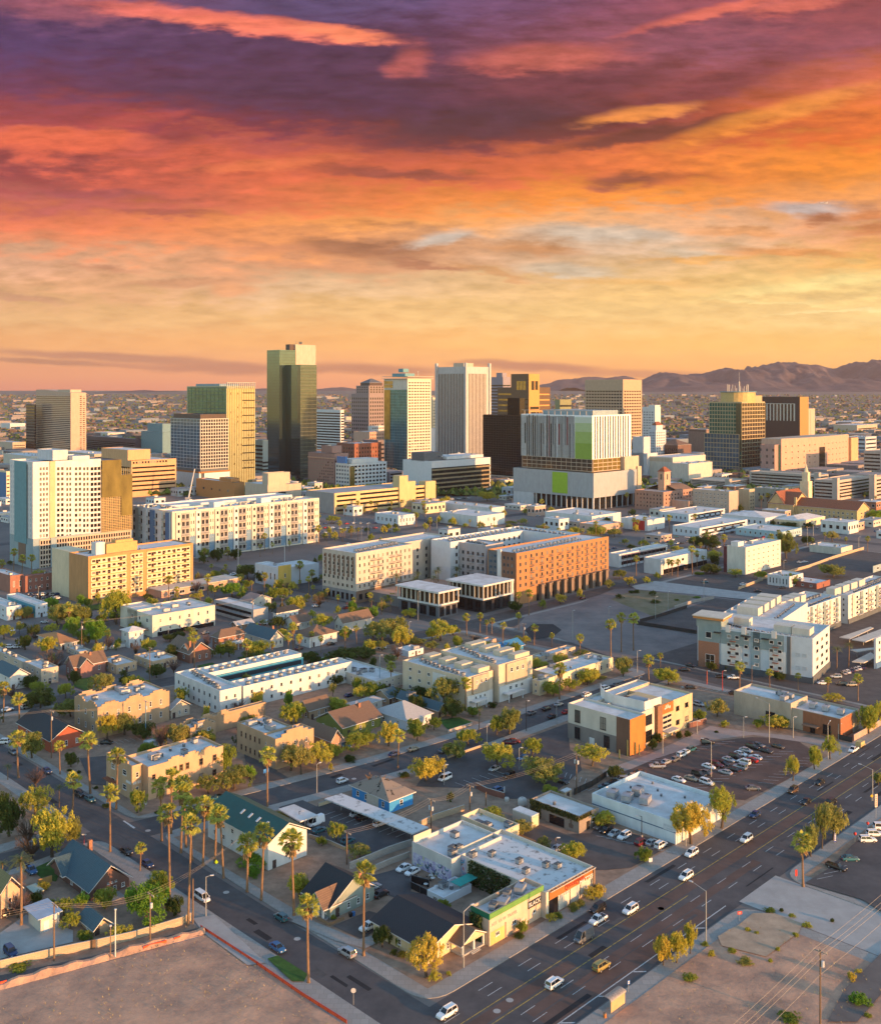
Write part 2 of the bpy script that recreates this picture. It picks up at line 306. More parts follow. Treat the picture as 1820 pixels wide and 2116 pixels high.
def slab(name,pts,m,z1=.13,z0=-.2):
 a =sum(pts[i][0] * pts[(i + 1) % len(pts)][1] - pts[(i + 1) % len(pts)][0] * pts[i][1] for i in range(len(pts)))
 if a < 0:pts =pts[::-1]
 mb =MB();mb.prism(pts,z0,z1);return structure(name,mb.mesh(name,m))
def rounded(abpts,r=7):
 out =[];n =len(abpts)
 for i in range(n):
  p0,p1,p2 =(Vector(abpts[j % n]) for j in (i - 1,i,i + 1));a =(p0 - p1);b =(p2 - p1)
  ra =min(r,a.length * .45,b.length * .45);s =p1 + a.normalized() * ra;e =p1 + b.normalized() * ra
  for k in range(7):
   t =k / 6;q =s * (1 - t) ** 2 + p1 * 2 * t * (1 - t) + e * t * t;out.append(q)
 return [ab(q[0],q[1]) for q in out]
def strip(name,line,w,m,z):
 """ribbon of width w along (a,b) points"""
 mb =MB();L_ =[Vector((p[0],p[1])) for p in line];s =[]
 for i,p in enumerate(L_):
  d =(L_[min(i + 1,len(L_) - 1)] - L_[max(i - 1,0)]).normalized();n =Vector((-d[1],d[0])) * w / 2;s.append((p + n,p - n))
 for (l0,r0),(l1,r1) in zip(s,s[1:]):
  mb.poly([ab(*r0,z),ab(*r1,z),ab(*l1,z),ab(*l0,z)])
 return structure(name,mb.mesh(name,m))
S2 =[(-60,268),(60,266),(105,260.5),(140,254),(169,248.5),(187,245.5),(218,241),(251,238.5),(314,238.5),(366,236.5)]
S3 =[(-80,400),(100,392),(157,386),(213,375),(321,361),(375,357),(495,361),(640,365),(900,368)]
strip('avenue',[(40,129.6),(1400,129.6)],23.2,asph,.012)
strip('cross_street',[(133,141),(133,620)],10.2,asph,.016)
strip('residential_street',S2,11.6,asph,.02)
strip('far_street',S3,12,asphl,.02)
strip('brick_edged_street',[(376,141),(380,236),(378,300),(374,357),(374,700)],13,asphl,.024)
for nm_,L__,w_ in (('far_street',[(520,300),(520,900)],12),('far_street',[(650,200),(650,900)],12),('far_street',[(200,500),(900,500)],12),('far_street',[(200,640),(1100,640)],12),('far_street',[(300,800),(1200,800)],12),('far_street',[(800,100),(800,900)],12)):strip(nm_,L__,w_,asph,.018 + .001 * w_ * (L__[0][0] == L__[1][0]))
strip('side_street',[(227,-20),(227,119)],18,concl,.02)
strip('sunlit_lane',[(150,122.4),(208,122.4)],4.2,asphr,.017);strip('sunlit_lane',[(150,126.0),(240,126.0)],2.4,asphr,.017);strip('sunlit_lane',[(190,131.2),(330,131.0)],3.0,asphr,.017);strip('sunlit_lane',[(120,131.2),(170,131.0)],2.6,asphr,.017)  # low sunlight on the lanes, painted as reddish strips
# raised blocks with kerbs
low2 =[(a,b - 5.8) for a,b in S2];up2 =[(a,b + 5.8) for a,b in S2];low3 =[(a,b - 6) for a,b in S3]
slab('pavement',rounded([(138.2,141.4),(369,141.4),(369,230.7)] + [p for p in low2 if 139 < p[0] < 360][::-1]),conc)
slab('pavement',rounded([(-80,60),(127.8,60),(127.8,141.2),(127.8,257)] + [(100,255),(60,260.2),(-80,262)],6),conc)
slab('pavement',rounded([p for p in up2 if 139 < p[0] < 366] + [(368,242.3),(367,351)] + [p for p in low3 if 140 < p[0] < 370][::-1] + [(138.2,384)],6),conc)
slab('pavement',rounded([(127.8,268),(127.8,382),(100,386),(-60,392),(-60,274),(60,272),(105,266.5)],5),conc)
slab('pavement',rounded([(386,141.4),(760,141.4),(760,354),(384,351),(387,236)],6),conc)
slab('pavement',rounded([(-20,117.6),(-20,20),(217.5,20),(217.5,117.6)],7),conc)
slab('pavement',rounded([(236,117.6),(236,20),(700,20),(700,117.6)],7),conc)
Z =.14
def lot(name,m,pts,z=None):
 global Z;Z += .006;return patch(name,pts,m,z or Z)
lot('yard',gravel,[ab(142,145.6),ab(365,145.6),ab(365,227),ab(316,228),ab(251,228),ab(218,231),ab(187,235.4),ab(169,238.5),ab(142,243)])
lot('yard',gravel,[ab(-80,206),ab(122,196),ab(122,251),ab(60,256),ab(-80,258)])
lot('vacant_lot',dirt,[ab(122.6,60),ab(122.6,194),ab(81,205.5),ab(-80,236),ab(-80,60)])
lot('yard',gravel,[ab(142,262),ab(218,251),ab(251,248.6),ab(364,248),ab(363,348),ab(142,378)])
lot('yard',gravel,[ab(124,270),ab(124,380),ab(-60,390),ab(-60,277),ab(60,275.5)])
lot('vacant_lot',dirt,[ab(-20,114),ab(205,114),ab(214,104),ab(214,20),ab(-20,20)])
lot('sales_lot',gravel,[ab(241,114),ab(700,114),ab(700,20),ab(241,20)])
lot('yard',asphl,[ab(388,145),ab(758,145),ab(758,350),ab(388,348)])
lot('dirt_field',dirtg,cp('A6',(-400,640),(-330,560),(0,478),(200,395),(330,392),(780,440),(1080,480),(760,560),(690,630),(690,715),(480,780),(300,812),(180,800),(-130,690)))
lot('dark_dirt_field',mat('dark_dirt',(.10,.085,.08),.95,.2,.1),cp('A6',(330,602),(640,505),(800,450),(1075,480),(1000,520),(700,560),(690,660)))
lot('weed_patch',weedg,cp('A6',(210,440),(330,400),(690,440),(560,500),(430,560),(180,460)))
lot('asphalt_spill',mat('tar_patch',(.035,.034,.036),.9,.1),cp('A5',(1390,640),(1440,605),(1560,605),(1610,640),(1560,680),(1440,695)))
lot('car_park',asph,cp('B2',(470,705),(650,650),(760,700),(830,640),(1620,870),(1500,965),(1130,1085),(690,905)))
lot('car_park',asph,cp('B3',(-150,545),(0,330),(330,215),(520,240),(900,100),(1010,60),(1030,260),(1100,310),(1120,420),(930,580),(830,640),(520,640),(300,560)))
lot('car_park',asphl,cp('B3',(600,960),(790,838),(1000,915),(1190,905),(1240,850),(1850,985),(1782,1010),(1500,1170),(1320,1188),(1180,1190),(1100,1140)))
lot('car_park',asphr,cp('B4',(-300,470),(-80,330),(160,275),(520,195),(800,165),(1130,185),(1295,300),(1260,380),(1050,500),(740,650),(500,640),(0,520)))
lot('footpath',mat('pinkish_concrete',(.36,.27,.23),.9,.08),cp('B4',(-360,425),(0,300),(250,185),(470,80),(560,95),(760,125),(1200,165),(1540,215),(1480,270),(1180,205),(800,150),(520,185),(300,255),(60,330),(-130,410),(-330,475)))
lot('car_park',asph,cp('B6',(1040,160),(1360,70),(1500,130),(1480,240),(1620,270),(1600,340),(1360,290),(1180,210)))
lot('car_park',asphl,cp('B6',(880,505),(1160,390),(1330,440),(1110,610)))
lot('footpath',conc,cp('B6',(560,470),(640,430),(1080,610),(1240,560),(1300,600),(1130,680),(900,620)))
lot('alley',asphl,cp('B5',(-60,960),(-60,900),(700,740),(1500,525),(1640,560),(1150,655),(600,815)))
lot('car_park',concl,cp('B5',(0,560),(200,420),(560,540),(560,630),(0,760)))
lot('lawn',grassm,cp('B5',(240,70),(400,0),(480,50),(430,165),(330,150)))
lot('lawn',grassm,cp('B6',(380,760),(460,735),(690,880),(660,935),(570,935)),z=.34)
lot('driveway',concl,cp('B5',(1480,450),(1640,420),(2040,790),(1900,810),(1560,560)))
lot('car_park',asphl,cp('B1',(610,330),(820,310),(830,540),(700,530)))
lot('car_park',asphl,cp('B2',(200,280),(330,270),(460,430),(540,480),(270,530),(230,450)))
lot('lawn',grassm,cp('A5',(880,1180),(1000,1160),(1080,1190),(940,1240)))
lot('lawn',grassm,cp('A4',(430,935),(540,925),(530,1010),(440,975)));lot('lawn',grassm,cp('A4',(1410,805),(1600,770),(1660,830),(1470,850)));lot('lawn',grassm,cp('A4',(1170,855),(1260,835),(1290,850),(1190,868)));lot('lawn',grassm,cp('A4',(515,500),(610,485),(620,515),(520,525)))
lot('car_park',asph,cp('B4',(1560,1000),(1782,850),(2100,900),(2100,1700),(1640,1420),(1200,1290),(1400,1170)))
lot('slab_remains',mat('broken_concrete',(.40,.29,.20),.95,.15,.3),cp('B8',(530,590),(610,540),(690,500),(800,410),(960,410),(1180,490),(1150,560),(900,745),(560,660)))
lot('dirt_track',mat('grey_track',(.14,.12,.11),.95,.15,.2),cp('B8',(1370,1247),(1500,1000),(1640,860),(1782,720),(1900,640),(1900,900),(1600,1247)))
lot('concrete_yard',concl,cp('A6',(300,380),(440,350),(1080,430),(1090,470),(780,440),(330,400)))
# road paint
def dashes(name,b,a0,a1,ln,gap,m,w=.15):
 mb =MB();a =a0
 while a < a1:
  mb.poly([ab(a,b - w / 2,.026),ab(min(a + ln,a1),b - w / 2,.026),ab(min(a + ln,a1),b + w / 2,.026),ab(a,b + w / 2,.026)]);a += ln + gap
 return structure(name,mb.mesh(name,m))
for b in (138.1,135.6,127.0,124.0):dashes('lane_dashes',b,100,700,4.2,8,linew)
for b in (133.2,129.0):dashes('yellow_line',b,60,212 if b < 130 else 700,400,1,liney,.2);
dashes('yellow_line',129.0,240,700,400,1,liney,.2)
dashes('edge_line',120.2,60,214,400,1,linew,.24)
for a in range(140,210,12):
 mb =MB();mb.poly([ab(a,120,.026),ab(a + .5,120,.026),ab(a + 2.4,118.2,.026),ab(a + 1.9,118.2,.026)]);structure('edge_hatching',mb.mesh('edge_hatching',linew))
def bay_lines(c,p0,p1,n,dvec,name='bay_line'):
 """n+1 painted lines between two pixels, each running along dvec (a,b metres)"""
 q0,q1 =G(c,*p0),G(c,*p1);d =ab(*dvec);s =Vector((-d.y,d.x,0)).normalized() * .07;mb =MB()
 for i in range(n + 1):
  p =q0.lerp(q1,i / n);z =Z + .03;mb.poly([(p - s + Vector((0,0,z))),(p + d - s + Vector((0,0,z))),(p + d + s + Vector((0,0,z))),(p + s + Vector((0,0,z)))])
 structure(name,mb.mesh(name,linew))
bay_lines('B4',(840,520),(1180,330),9,(2.6,-3.6));bay_lines('B4',(260,540),(960,240),13,(-3.4,3.4));bay_lines('B4',(330,560),(1000,280),13,(3.4,-3.4));bay_lines('B4',(-60,360),(560,205),11,(3.2,-3.2))
bay_lines('B2',(900,740),(1460,900),9,(-4.6,0));bay_lines('B3',(1230,930),(1700,1040),6,(2,-4));bay_lines('B3',(990,480),(1180,540),5,(3.6,2));bay_lines('B3',(1060,600),(1330,560),5,(3.2,0));bay_lines('B1',(770,240),(1080,190),7,(0,3.6));bay_lines('B8',(1290,150),(1400,70),2,(4.4,-2));bay_lines('B3',(150,520),(460,430),5,(0,-4));bay_lines('A6',(690,1000),(1000,1030),8,(3.6,0))
rg =random.Random(21)
pm =[mat('dark_tar_patch',(.022,.022,.025),.85,.2),mat('pale_asphalt_patch',(.085,.08,.08),.9,.2)]
for i in range(46):
 if i < 26:a,b,w,l =rg.uniform(140,420),rg.uniform(119,140),rg.uniform(.3,1.6),rg.uniform(3,16)
 elif i < 36:a,b,w,l =rg.uniform(128.5,136),rg.uniform(150,330),rg.uniform(3,9),rg.uniform(.3,2)
 else:a,b,w,l =rg.uniform(150,340),0,rg.uniform(.3,2),rg.uniform(3,12);b =[q[1] for q in S2 if q[0] <= a][-1] + rg.uniform(-3,1)
 mb =MB();mb.poly([ab(a + x * l,b + y * w,.0245) for x,y in ((0,0),(1,rg.uniform(-.1,.1)),(1,1),(rg.uniform(-.05,.05),1))]);structure('asphalt_patch',mb.mesh('asphalt_patch',pm[i % 3 == 0]))
def poly_px(name,c,pts,m,z):return patch(name,cp(c,*pts),m,z)
poly_px('stop_bar','B1',[(940,805),(955,803),(1040,858),(1024,864)],linew,.03)
for x,y in ((470,1152),(568,1068),(1728,365)):
 q =G('B7',x,y);mb =MB();mb.poly([(q.x + .75 * math.cos(t * .4488),q.y + .75 * math.sin(t * .4488),.03) for t in range(14)]);structure('manhole_cover',mb.mesh('manhole_cover',concl))
for c,x,y in (('B6',610,597),('B6',65,240),('B1',1135,880),('B8',95,365),('B8',775,318),('B2',1045,482)):
 q =G(c,x,y);mb =MB();mb.poly([(q.x + .75 * math.cos(t * .4488),q.y + .75 * math.sin(t * .4488),.03) for t in range(14)]);structure('manhole_cover',mb.mesh('manhole_cover',concl))
# ------------------------------------------------------------------ mountains
def fbm(x,y,o=5):
 s,a =0,1
 from mathutils import noise
 for i in range(o):
  s += a * (1 - abs(noise.noise((x,y,3.7 + i))) * 2);a *= .5;x *= 2.1;y *= 2.1
 return s
def ridge(name,prof,Y0,Yc,Y1,m,n=260,rows=46,amp=.95):
 mb =MB();xs0,xs1 =prof[0][0],prof[-1][0];V =[]
 for j in range(rows + 1):
  t =j / rows;Y =Y0 + (Yc - Y0) * (t / .62) if t < .62 else Yc + (Y1 - Yc) * (t - .62) / .38
  row =[]
  for i in range(n + 1):
   sx =xs0 + (xs1 - xs0) * i / n
   for (xa,ya),(xb,yb) in zip(prof,prof[1:]):
    if xa <= sx <= xb:sy =ya + (yb - ya) * (sx - xa) / (xb - xa)
   X =(sx - CX) * Yc / FPX;crest =(CAM_H + (HOR - sy) * Yc / FPX - terrain_z(Yc)) * (1 + .05 * (fbm(X / 260,2.5,4) - 1))
   k =(t / .62) if t < .62 else max(0,1 - (t - .62) / .38)
   f =fbm(X / 520,Y / 900) * .75 + fbm(X / 1500,Y / 1500) * .5
   h =max(0,crest) * (k ** 1.25) * (1 + amp * (f - 1.1) * (1.0 if t < .98 else 0) * (1 - .9 * k ** 5)) if crest > 0 else 0
   row.append((X,Y,terrain_z(Y) + h - (4 if t == 0 else 0)))
  V.append(row)
 for r in V:mb.v += r
 for j in range(rows):
  for i in range(n):
   a =j * (n + 1) + i;mb.f.append((a,a + 1,a + n + 2,a + n + 1));mb.m.append(0)
 return structure(name,mb.mesh(name,m,True))
mtn =mat('desert_mountain_rock',(.135,.098,.11),.95,scale=.006,col2=(.042,.038,.055),thr=(.35,.66),bump=.0)
P3 =[(px('A3',x,y)[0],px('A3',x,y)[1]) for x,y in [(-60,350),(140,340),(300,320),(370,292),(430,276),(480,258),(560,266),(620,270),(700,262),(770,250),(850,225),(900,236),(960,238),(1040,235),(1080,210),(1200,197),(1290,203),(1380,199),(1470,202),(1560,190),(1660,192),(1782,182),(2100,190),(2500,240),(2900,300)]]
ridge('mountain',P3,8200,9900,11500,mtn)
P4 =[(px('A2',x,y)[0],px('A2',x,y)[1]) for x,y in [(1380,362),(1480,330),(1560,318),(1640,302),(1720,298),(1800,300),(2000,292),(2200,300),(2400,340)]]
ridge('mountain',P4,10800,12200,13200,mtn,60,20)
P5 =[(px('A1',x,y)[0],px('A1',x,y)[1]) for x,y in [(1380,374),(1500,362),(1560,352),(1700,354),(1800,362),(1900,356),(2030,346),(2100,354),(2250,364),(2400,370)]]
ridge('mountain',P5,11000,12600,13600,mtn,60,16)
P6 =[(px('A1',x,y)[0],px('A1',x,y)[1]) for x,y in [(700,378),(760,372),(800,365),(850,362),(900,372),(940,376),(1000,379)]]
ridge('hill',P6,7800,8500,9000,mtn,60,16)
# ------------------------------------------------------------------ buildings
WIN_CACHE ={}
def win_mesh(w,h,frame,pane,style,split):
 k =(round(w,2),round(h,2),frame.name if frame else '',pane.name,style,split)
 if k in WIN_CACHE:return WIN_CACHE[k]
 fr =MB();pn =MB();t =min(.14,w * .12,h * .12);hw,hh =w / 2,h / 2
 pn.poly([(-hw,-.03,-hh),(hw,-.03,-hh),(hw,-.03,hh),(-hw,-.03,hh)])
 if style != 'bare':
  for a in ((-hw,hw,-hh,-hh + t),(-hw,hw,hh - t,hh),(-hw,-hw + t,-hh + t,hh - t),(hw - t,hw,-hh + t,hh - t)):
   fr.box(a[0],a[1],-.09,0,a[2],a[3])
  if style in ('sash','four'):fr.box(-hw + t,hw - t,-.07,-.01,-.04,.04)
  if style in ('pair','four'):fr.box(-.05,.05,-.07,-.01,-hh + t,hh - t)
  fr.box(-hw - .08,hw + .08,-.16,-.002,-hh - .12,-hh - .002)
 if split:r =(fr.mesh('window',frame),pn.mesh('pane',pane))
 else:
  n =len(fr.v);fr.v += pn.v;fr.f += [tuple(i + n for i in f) for f in pn.f];fr.m += [1] * len(pn.f)
  r =(fr.mesh('window',[frame or pane,pane]),None)
 WIN_CACHE[k] =r;return r
AC_MESH ={}
def ac_mesh(kind=0):
 if kind in AC_MESH:return AC_MESH[kind]
 mb =MB()
 if kind == 0:
  mb.box(-1,1,-.75,.75,.25,1.35,0);mb.box(-1.05,1.05,-.8,.8,1.35,1.45,1);mb.prism([(.55 * math.cos(t * .628),.55 * math.sin(t * .628)) for t in range(10)],1.45,1.6,1);mb.box(-.9,-.7,-.7,.7,.0,.25,1);mb.box(.7,.9,-.7,.7,0,.25,1);mb.box(-1.01,.2,-.77,-.74,.4,1.2,1)
 elif kind == 1:
  mb.box(-1.7,1.7,-.95,.95,.2,1.55,0);mb.box(-1.75,.4,-1,1,1.55,1.7,0);mb.box(1.7,2.5,-.7,.7,.2,1.1,1);mb.box(-1.5,-1.2,-.9,.9,0,.2,1);mb.box(1.2,1.5,-.9,.9,0,.2,1);mb.prism([(.9 + .5 * math.cos(t * .628),.5 * math.sin(t * .628)) for t in range(10)],1.55,1.72,1)
 else:
  mb.prism([(.45 * math.cos(t * .628),.45 * math.sin(t * .628)) for t in range(10)],0,.9,1);mb.prism([(.55 * math.cos(t * .628),.55 * math.sin(t * .628)) for t in range(10)],.9,1.0,0)
 AC_MESH[kind] =mb.mesh('air_conditioner',[metalp,dgrey]);return AC_MESH[kind]
BALC ={}
def balcony_mesh(w,d,m):
 k =(round(w,1),round(d,1),m.name)
 if k in BALC:return BALC[k]
 mb =MB();mb.box(-w / 2,w / 2,-d,0,-.2,0,0);mb.box(-w / 2,w / 2,-d,-d + .06,.95,1.05,1);n =max(3,int(w / .5))
 for i in range(n + 1):
  x =-w / 2 + w * i / n;mb.box(x - .03,x + .03,-d,-d + .05,0,.95,1)
 for s in (-w / 2,w / 2 - .06):mb.box(s,s + .06,-d,0,.9,1.0,1)
 BALC[k] =mb.mesh('balcony',[m,dgrey]);return BALC[k]
class Bld:
 """a building as a rectangle seen corner-on: local x runs along its right-hand face, local y along its left-hand face"""
 def __init__(s,name,label,cat,c,xf,yf,yt,xl,xr,rot=0,wall=offw,roof=roofw,par=.8,lm=None,group=None,kid=None,near=False,z=0,fill=True):
  th =R(45 + rot);s.A =Vector((math.cos(th),math.sin(th),0));s.B =Vector((-math.sin(th),math.cos(th),0))
  g =G(c,xf,yf);s.g =g
  def ext(d,x):
   k =(px(c,x)[0] - CX) / FPX;return (k * g.y - g.x) / (d.x - k * d.y)
  s.lb =ext(s.B,xl);s.la =ext(s.A,xr);s.h =CAM_H - (px(c,0,yt)[1] - HOR) * g.y / FPX
  s.root =empty(name,g,th,label,cat,group);s.wins =[];s.near =near;s.wall =wall;s.roofm =roof;s.kid =kid
  if fill:s.vol(0,s.la,0,s.lb,z,s.h,wall,roof,par)
  if lm:LAND.append((lm,g + s.A * s.la / 2 + s.B * s.lb / 2,max(s.la,s.lb)))
 def part(s,name,mb,m,parent=None):return link(name,mb.mesh(name,m),parent or s.root)
 def vol(s,a0,a1,b0,b1,z0,z1,wall=None,roof=None,par=.8,wname='wall',rname='roof',over=0):
  """a wall block with parapet and a roof deck (metres in local axes)"""
  wall =wall or s.wall;roof =roof or s.roofm;t =.3;mb =MB()
  if par > 0:
   zr =z1 - par;mb.box(a0,a1,b0,b1,z0,zr - .05)
   mb.v[-4:] =[(p[0],p[1],zr - .05) for p in mb.v[-4:]]
   for q in ((a0,a1,b0,b0 + t),(a0,a1,b1 - t,b1),(a0,a0 + t,b0 + t,b1 - t),(a1 - t,a1,b0 + t,b1 - t)):
    mb.box(q[0],q[1],q[2],q[3],zr - .05,z1)
   w =s.part(wname,mb,wall);rb =MB();rb.box(a0 + t,a1 - t,b0 + t,b1 - t,zr - .04,zr)
  else:
   mb.box(a0,a1,b0,b1,z0,z1);w =s.part(wname,mb,wall);rb =MB();rb.box(a0 - over,a1 + over,b0 - over,b1 + over,z1,z1 + .3)
  s.roof =s.part(rname,rb,roof);s.rz =z1 - par if par > 0 else z1 + .3
  s.last =w;return w
 def box(s,name,a0,a1,b0,b1,z0,z1,m,parent=None):
  mb =MB();mb.box(a0,a1,b0,b1,z0,z1);return s.part(name,mb,m,parent)
 def fbox(s,name,f,u0,u1,z0,z1,d0,d1,m,parent=None):
  """box on a face, u along it from the front corner, d outwards"""
  if f == 'R':return s.box(name,u0,u1,-d1,-d0,z0,z1,m,parent)
  return s.box(name,-d1,-d0,u0,u1,z0,z1,m,parent)
 def fl(s,f):return s.la if f == 'R' else s.lb
 def pos(s,f,u,z,off=0,base=0):
  return (Vector((u,base - off,z)),0.0) if f == 'R' else (Vector((base - off,u,z)),R(-90))
 def win(s,f,u0,u1,z0,z1,n,m,fw=.5,fh=.55,frame=None,pane=None,style='plain',name='window',base=0,split=None,skip=0,metres=False):
  """n columns x m rows of windows over the part u0..u1, z0..z1 (fractions) of face f"""
  L_ =s.fl(f);frame =frame or white;pane =pane or gpane;pane =gwin if pane is gdark else pane
  U0,U1,Z0,Z1 =(u0,u1,z0,z1) if metres else (u0 * L_,u1 * L_,z0 * s.h,z1 * s.h)
  cw,ch =(U1 - U0) / n,(Z1 - Z0) / m;split =s.near if split is None else split
  me =win_mesh(cw * fw,ch * fh,frame,pane,style,split)
  for i in range(n):
   for j in range(m):
    if skip and random.random() < skip:continue
    p,rz =s.pos(f,U0 + cw * (i + .5),Z0 + ch * (j + .5),0,base);s.wins.append((name,p,rz,me))
 def bands(s,f,u0,u1,z0,z1,m,fh=.5,pane=None,name='ribbon_window',d=.06,base=0):
  L_ =s.fl(f);ch =(z1 - z0) * s.h / m
  for j in range(m):
   zc =z0 * s.h + ch * (j + .5)
   if f == 'R':s.box(name,u0 * L_,u1 * L_,base - d,base,zc - ch * fh / 2,zc + ch * fh / 2,pane or gdark)
   else:s.box(name,base - d,base,u0 * L_,u1 * L_,zc - ch * fh / 2,zc + ch * fh / 2,pane or gdark)
 def strips(s,f,u0,u1,z0,z1,n,fw=.5,pane=None,name='strip_window',d=.06):
  L_ =s.fl(f);cw =(u1 - u0) * L_ / n
  for i in range(n):
   uc =u0 * L_ + cw * (i + .5);s.fbox(name,f,uc - cw * fw / 2,uc + cw * fw / 2,z0 * s.h,z1 * s.h,0,d,pane or gdark)
 def curtain(s,f,u0,u1,z0,z1,n,m,pane,grid,lw=.25,lh=.4,d=.1,vis=None):
  """glass sheet with a grid of mullions and floor edges standing proud of it"""
  L_ =s.fl(f);U0,U1,Z0,Z1 =u0 * L_,u1 * L_,z0 * s.h,z1 * s.h
  gl =s.fbox('glazing',f,U0,U1,Z0,Z1,0,d,pane);mb =MB()
  def bx(a,b,z0_,z1_,dd):
   if f == 'R':mb.box(a,b,-dd,-d - .002,z0_,z1_)
   else:mb.box(-dd,-d - .002,a,b,z0_,z1_)
  for i in range(n + 1):
   u =U0 + (U1 - U0) * i / n;bx(u - lw / 2,u + lw / 2,Z0,Z1,d + .22)
  for j in range(m + 1):
   z =Z0 + (Z1 - Z0) * j / m;bx(U0,U1,z - lh / 2,z + lh / 2,d + .16)
  s.part('mullion_grid',mb,grid,gl)
 def balc(s,f,u0,u1,z0,z1,n,m,w=.6,d=1.2,mt=None,base=0):
  L_ =s.fl(f);cw,ch =(u1 - u0) * L_ / n,(z1 - z0) * s.h / m;me =balcony_mesh(cw * w,d,mt or lgrey)
  for i in range(n):
   for j in range(m):
    p,rz =s.pos(f,u0 * L_ + cw * (i + .5),z0 * s.h + ch * j + .2,0,base);s.wins.append(('balcony',p,rz,(me,None)))
 def ac(s,n=4,kind=None,a0=None,a1=None,b0=None,b1=None,sc=1.0,z=None):
  a0 =.12 * s.la if a0 is None else a0;a1 =.88 * s.la if a1 is None else a1;b0 =.12 * s.lb if b0 is None else b0;b1 =.88 * s.lb if b1 is None else b1
  for i in range(n):
   o =link('air_conditioner',ac_mesh(random.choice((0,0,2,1)) if kind is None else kind),s.roof,(a0 + (a1 - a0) * random.random(),b0 + (b1 - b0) * random.random(),s.rz if z is None else z),random.choice((0,R(90))));o.scale =(sc,) * 3
 def ac_row(s,a0,b0,a1,b1,n,kind=0,sc=1.0,per=1):
  """equipment in lines on the roof; more than a hundred pieces end as one part"""
  for i in range(n):
   t =(i + .5) / n
   o =link('air_conditioner',ac_mesh(kind),s.roof,(a0 + (a1 - a0) * t + random.uniform(-.4,.4),b0 + (b1 - b0) * t + random.uniform(-.4,.4),s.rz));o.scale =(sc,) * 3
 def done(s):
  by ={}
  for w in s.wins:by.setdefault(w[0],[]).append(w)
  for nm,ws in by.items():
   ws.sort(key=lambda w:(Vector(w[1]) + Vector((8,8,0)) * 0).length)
   lim =100 if len(ws) <= 100 else 99
   for w in ws[:lim]:
    o =link(nm,w[3][0],s.root,w[1],w[2])
    if w[3][1]:link('pane',w[3][1],o)
   if len(ws) > lim:
    mb =MB();mats =[]
    for w in ws[lim:]:
     M =Matrix.Translation(w[1]) @ Matrix.Rotation(w[2],4,'Z')
     for me in w[3]:
      if me is None:continue
      n =len(mb.v);mb.v += [tuple(M @ v.co) for v in me.vertices]
      for p in me.polygons:
       mm =me.materials[p.material_index]
       if mm not in mats:mats.append(mm)
       mb.f.append(tuple(n + i for i in p.vertices));mb.m.append(mats.index(mm))
    o =link(nm,mb.mesh(nm,mats),s.root);o['kind'] ='stuff'
  s.wins =[];return s
 # pitched roofs
 def gable(s,a0,a1,b0,b1,z,rise,m,ridge='A',over=.7,wall=None,hip=False):
  x0,x1,y0,y1 =a0 - over,a1 + over,b0 - over,b1 + over;mb =MB();t =.22;wb =MB()
  k =rise / ((y1 - y0) / 2 if ridge == 'A' else (x1 - x0) / 2);z0 =z - k * 0
  if ridge == 'A':
   yc =(y0 + y1) / 2;e =(y1 - y0) / 2 if hip else 0;e =min(e,(x1 - x0) * .46);r0,r1 =(x0 + e,yc,z + rise),(x1 - e,yc,z + rise)
   P_ =[(x0,y0,z),(x1,y0,z),(x1,y1,z),(x0,y1,z)]
   faces =[(P_[0],P_[1],r1,r0),(P_[2],P_[3],r0,r1)];ends =[(P_[1],P_[2],r1),(P_[3],P_[0],r0)]
   g =[[(a0,b0,z),(a0,b1,z),(a0,(b0 + b1) / 2,z + rise * (1 - over / ((y1 - y0) / 2)))],[(a1,b0,z),(a1,b1,z),(a1,(b0 + b1) / 2,z + rise * (1 - over / ((y1 - y0) / 2)))]]
  else:
   xc =(x0 + x1) / 2;e =(x1 - x0) / 2 if hip else 0;e =min(e,(y1 - y0) * .46);r0,r1 =(xc,y0 + e,z + rise),(xc,y1 - e,z + rise)
   P_ =[(x0,y0,z),(x1,y0,z),(x1,y1,z),(x0,y1,z)]
   faces =[(P_[1],P_[2],r1,r0),(P_[3],P_[0],r0,r1)];ends =[(P_[0],P_[1],r0),(P_[2],P_[3],r1)]
   g =[[(a0,b0,z),(a1,b0,z),((a0 + a1) / 2,b0,z + rise * (1 - over / ((x1 - x0) / 2)))],[(a0,b1,z),(a1,b1,z),((a0 + a1) / 2,b1,z + rise * (1 - over / ((x1 - x0) / 2)))]]
  def solid(f):
   up =[(p[0],p[1],p[2] + t) for p in f];mb.poly(up,0);mb.poly(f[::-1],1)
   for i in range(len(f)):
    j =(i + 1) % len(f);mb.poly([f[i],f[j],up[j],up[i]],1)
  for f in faces:solid(f)
  if hip:
   for f in ends:solid(f)
  else:
   for q in g:
    wb =MB();wb.poly(q)
    if wall:s.part('gable_wall',wb,wall)
  s.roof =s.part('roof',mb,[m,white]);s.rz =z + rise * .55;return s.roof
 def chimney(s,a,b,z0,z1,m=None,w=.9):return s.box('chimney',a - w / 2,a + w / 2,b - w / 2,b + w / 2,z0,z1,m or brick,s.roof)
 def door(s,f,u,w=1.1,h=2.2,m=None,base=0):
  if f == 'R':d =s.box('door',u - w / 2,u + w / 2,base - .07,base - .001,.02,h,m or dbrown)
  else:d =s.box('door',base - .07,base - .001,u - w / 2,u + w / 2,.02,h,m or dbrown)
  return d
 def door_h(s,f,u,**k):
  d =s.door(f,u,**k);w =k.get('w',1.1);mb =MB();x =u + w * .36
  if f == 'R':mb.box(x - .05,x + .05,-.13,-.07,1,1.12)
  else:mb.box(-.13,-.07,x - .05,x + .05,1,1.12)
  s.part('handle',mb,galv,d);return d
FONT =None
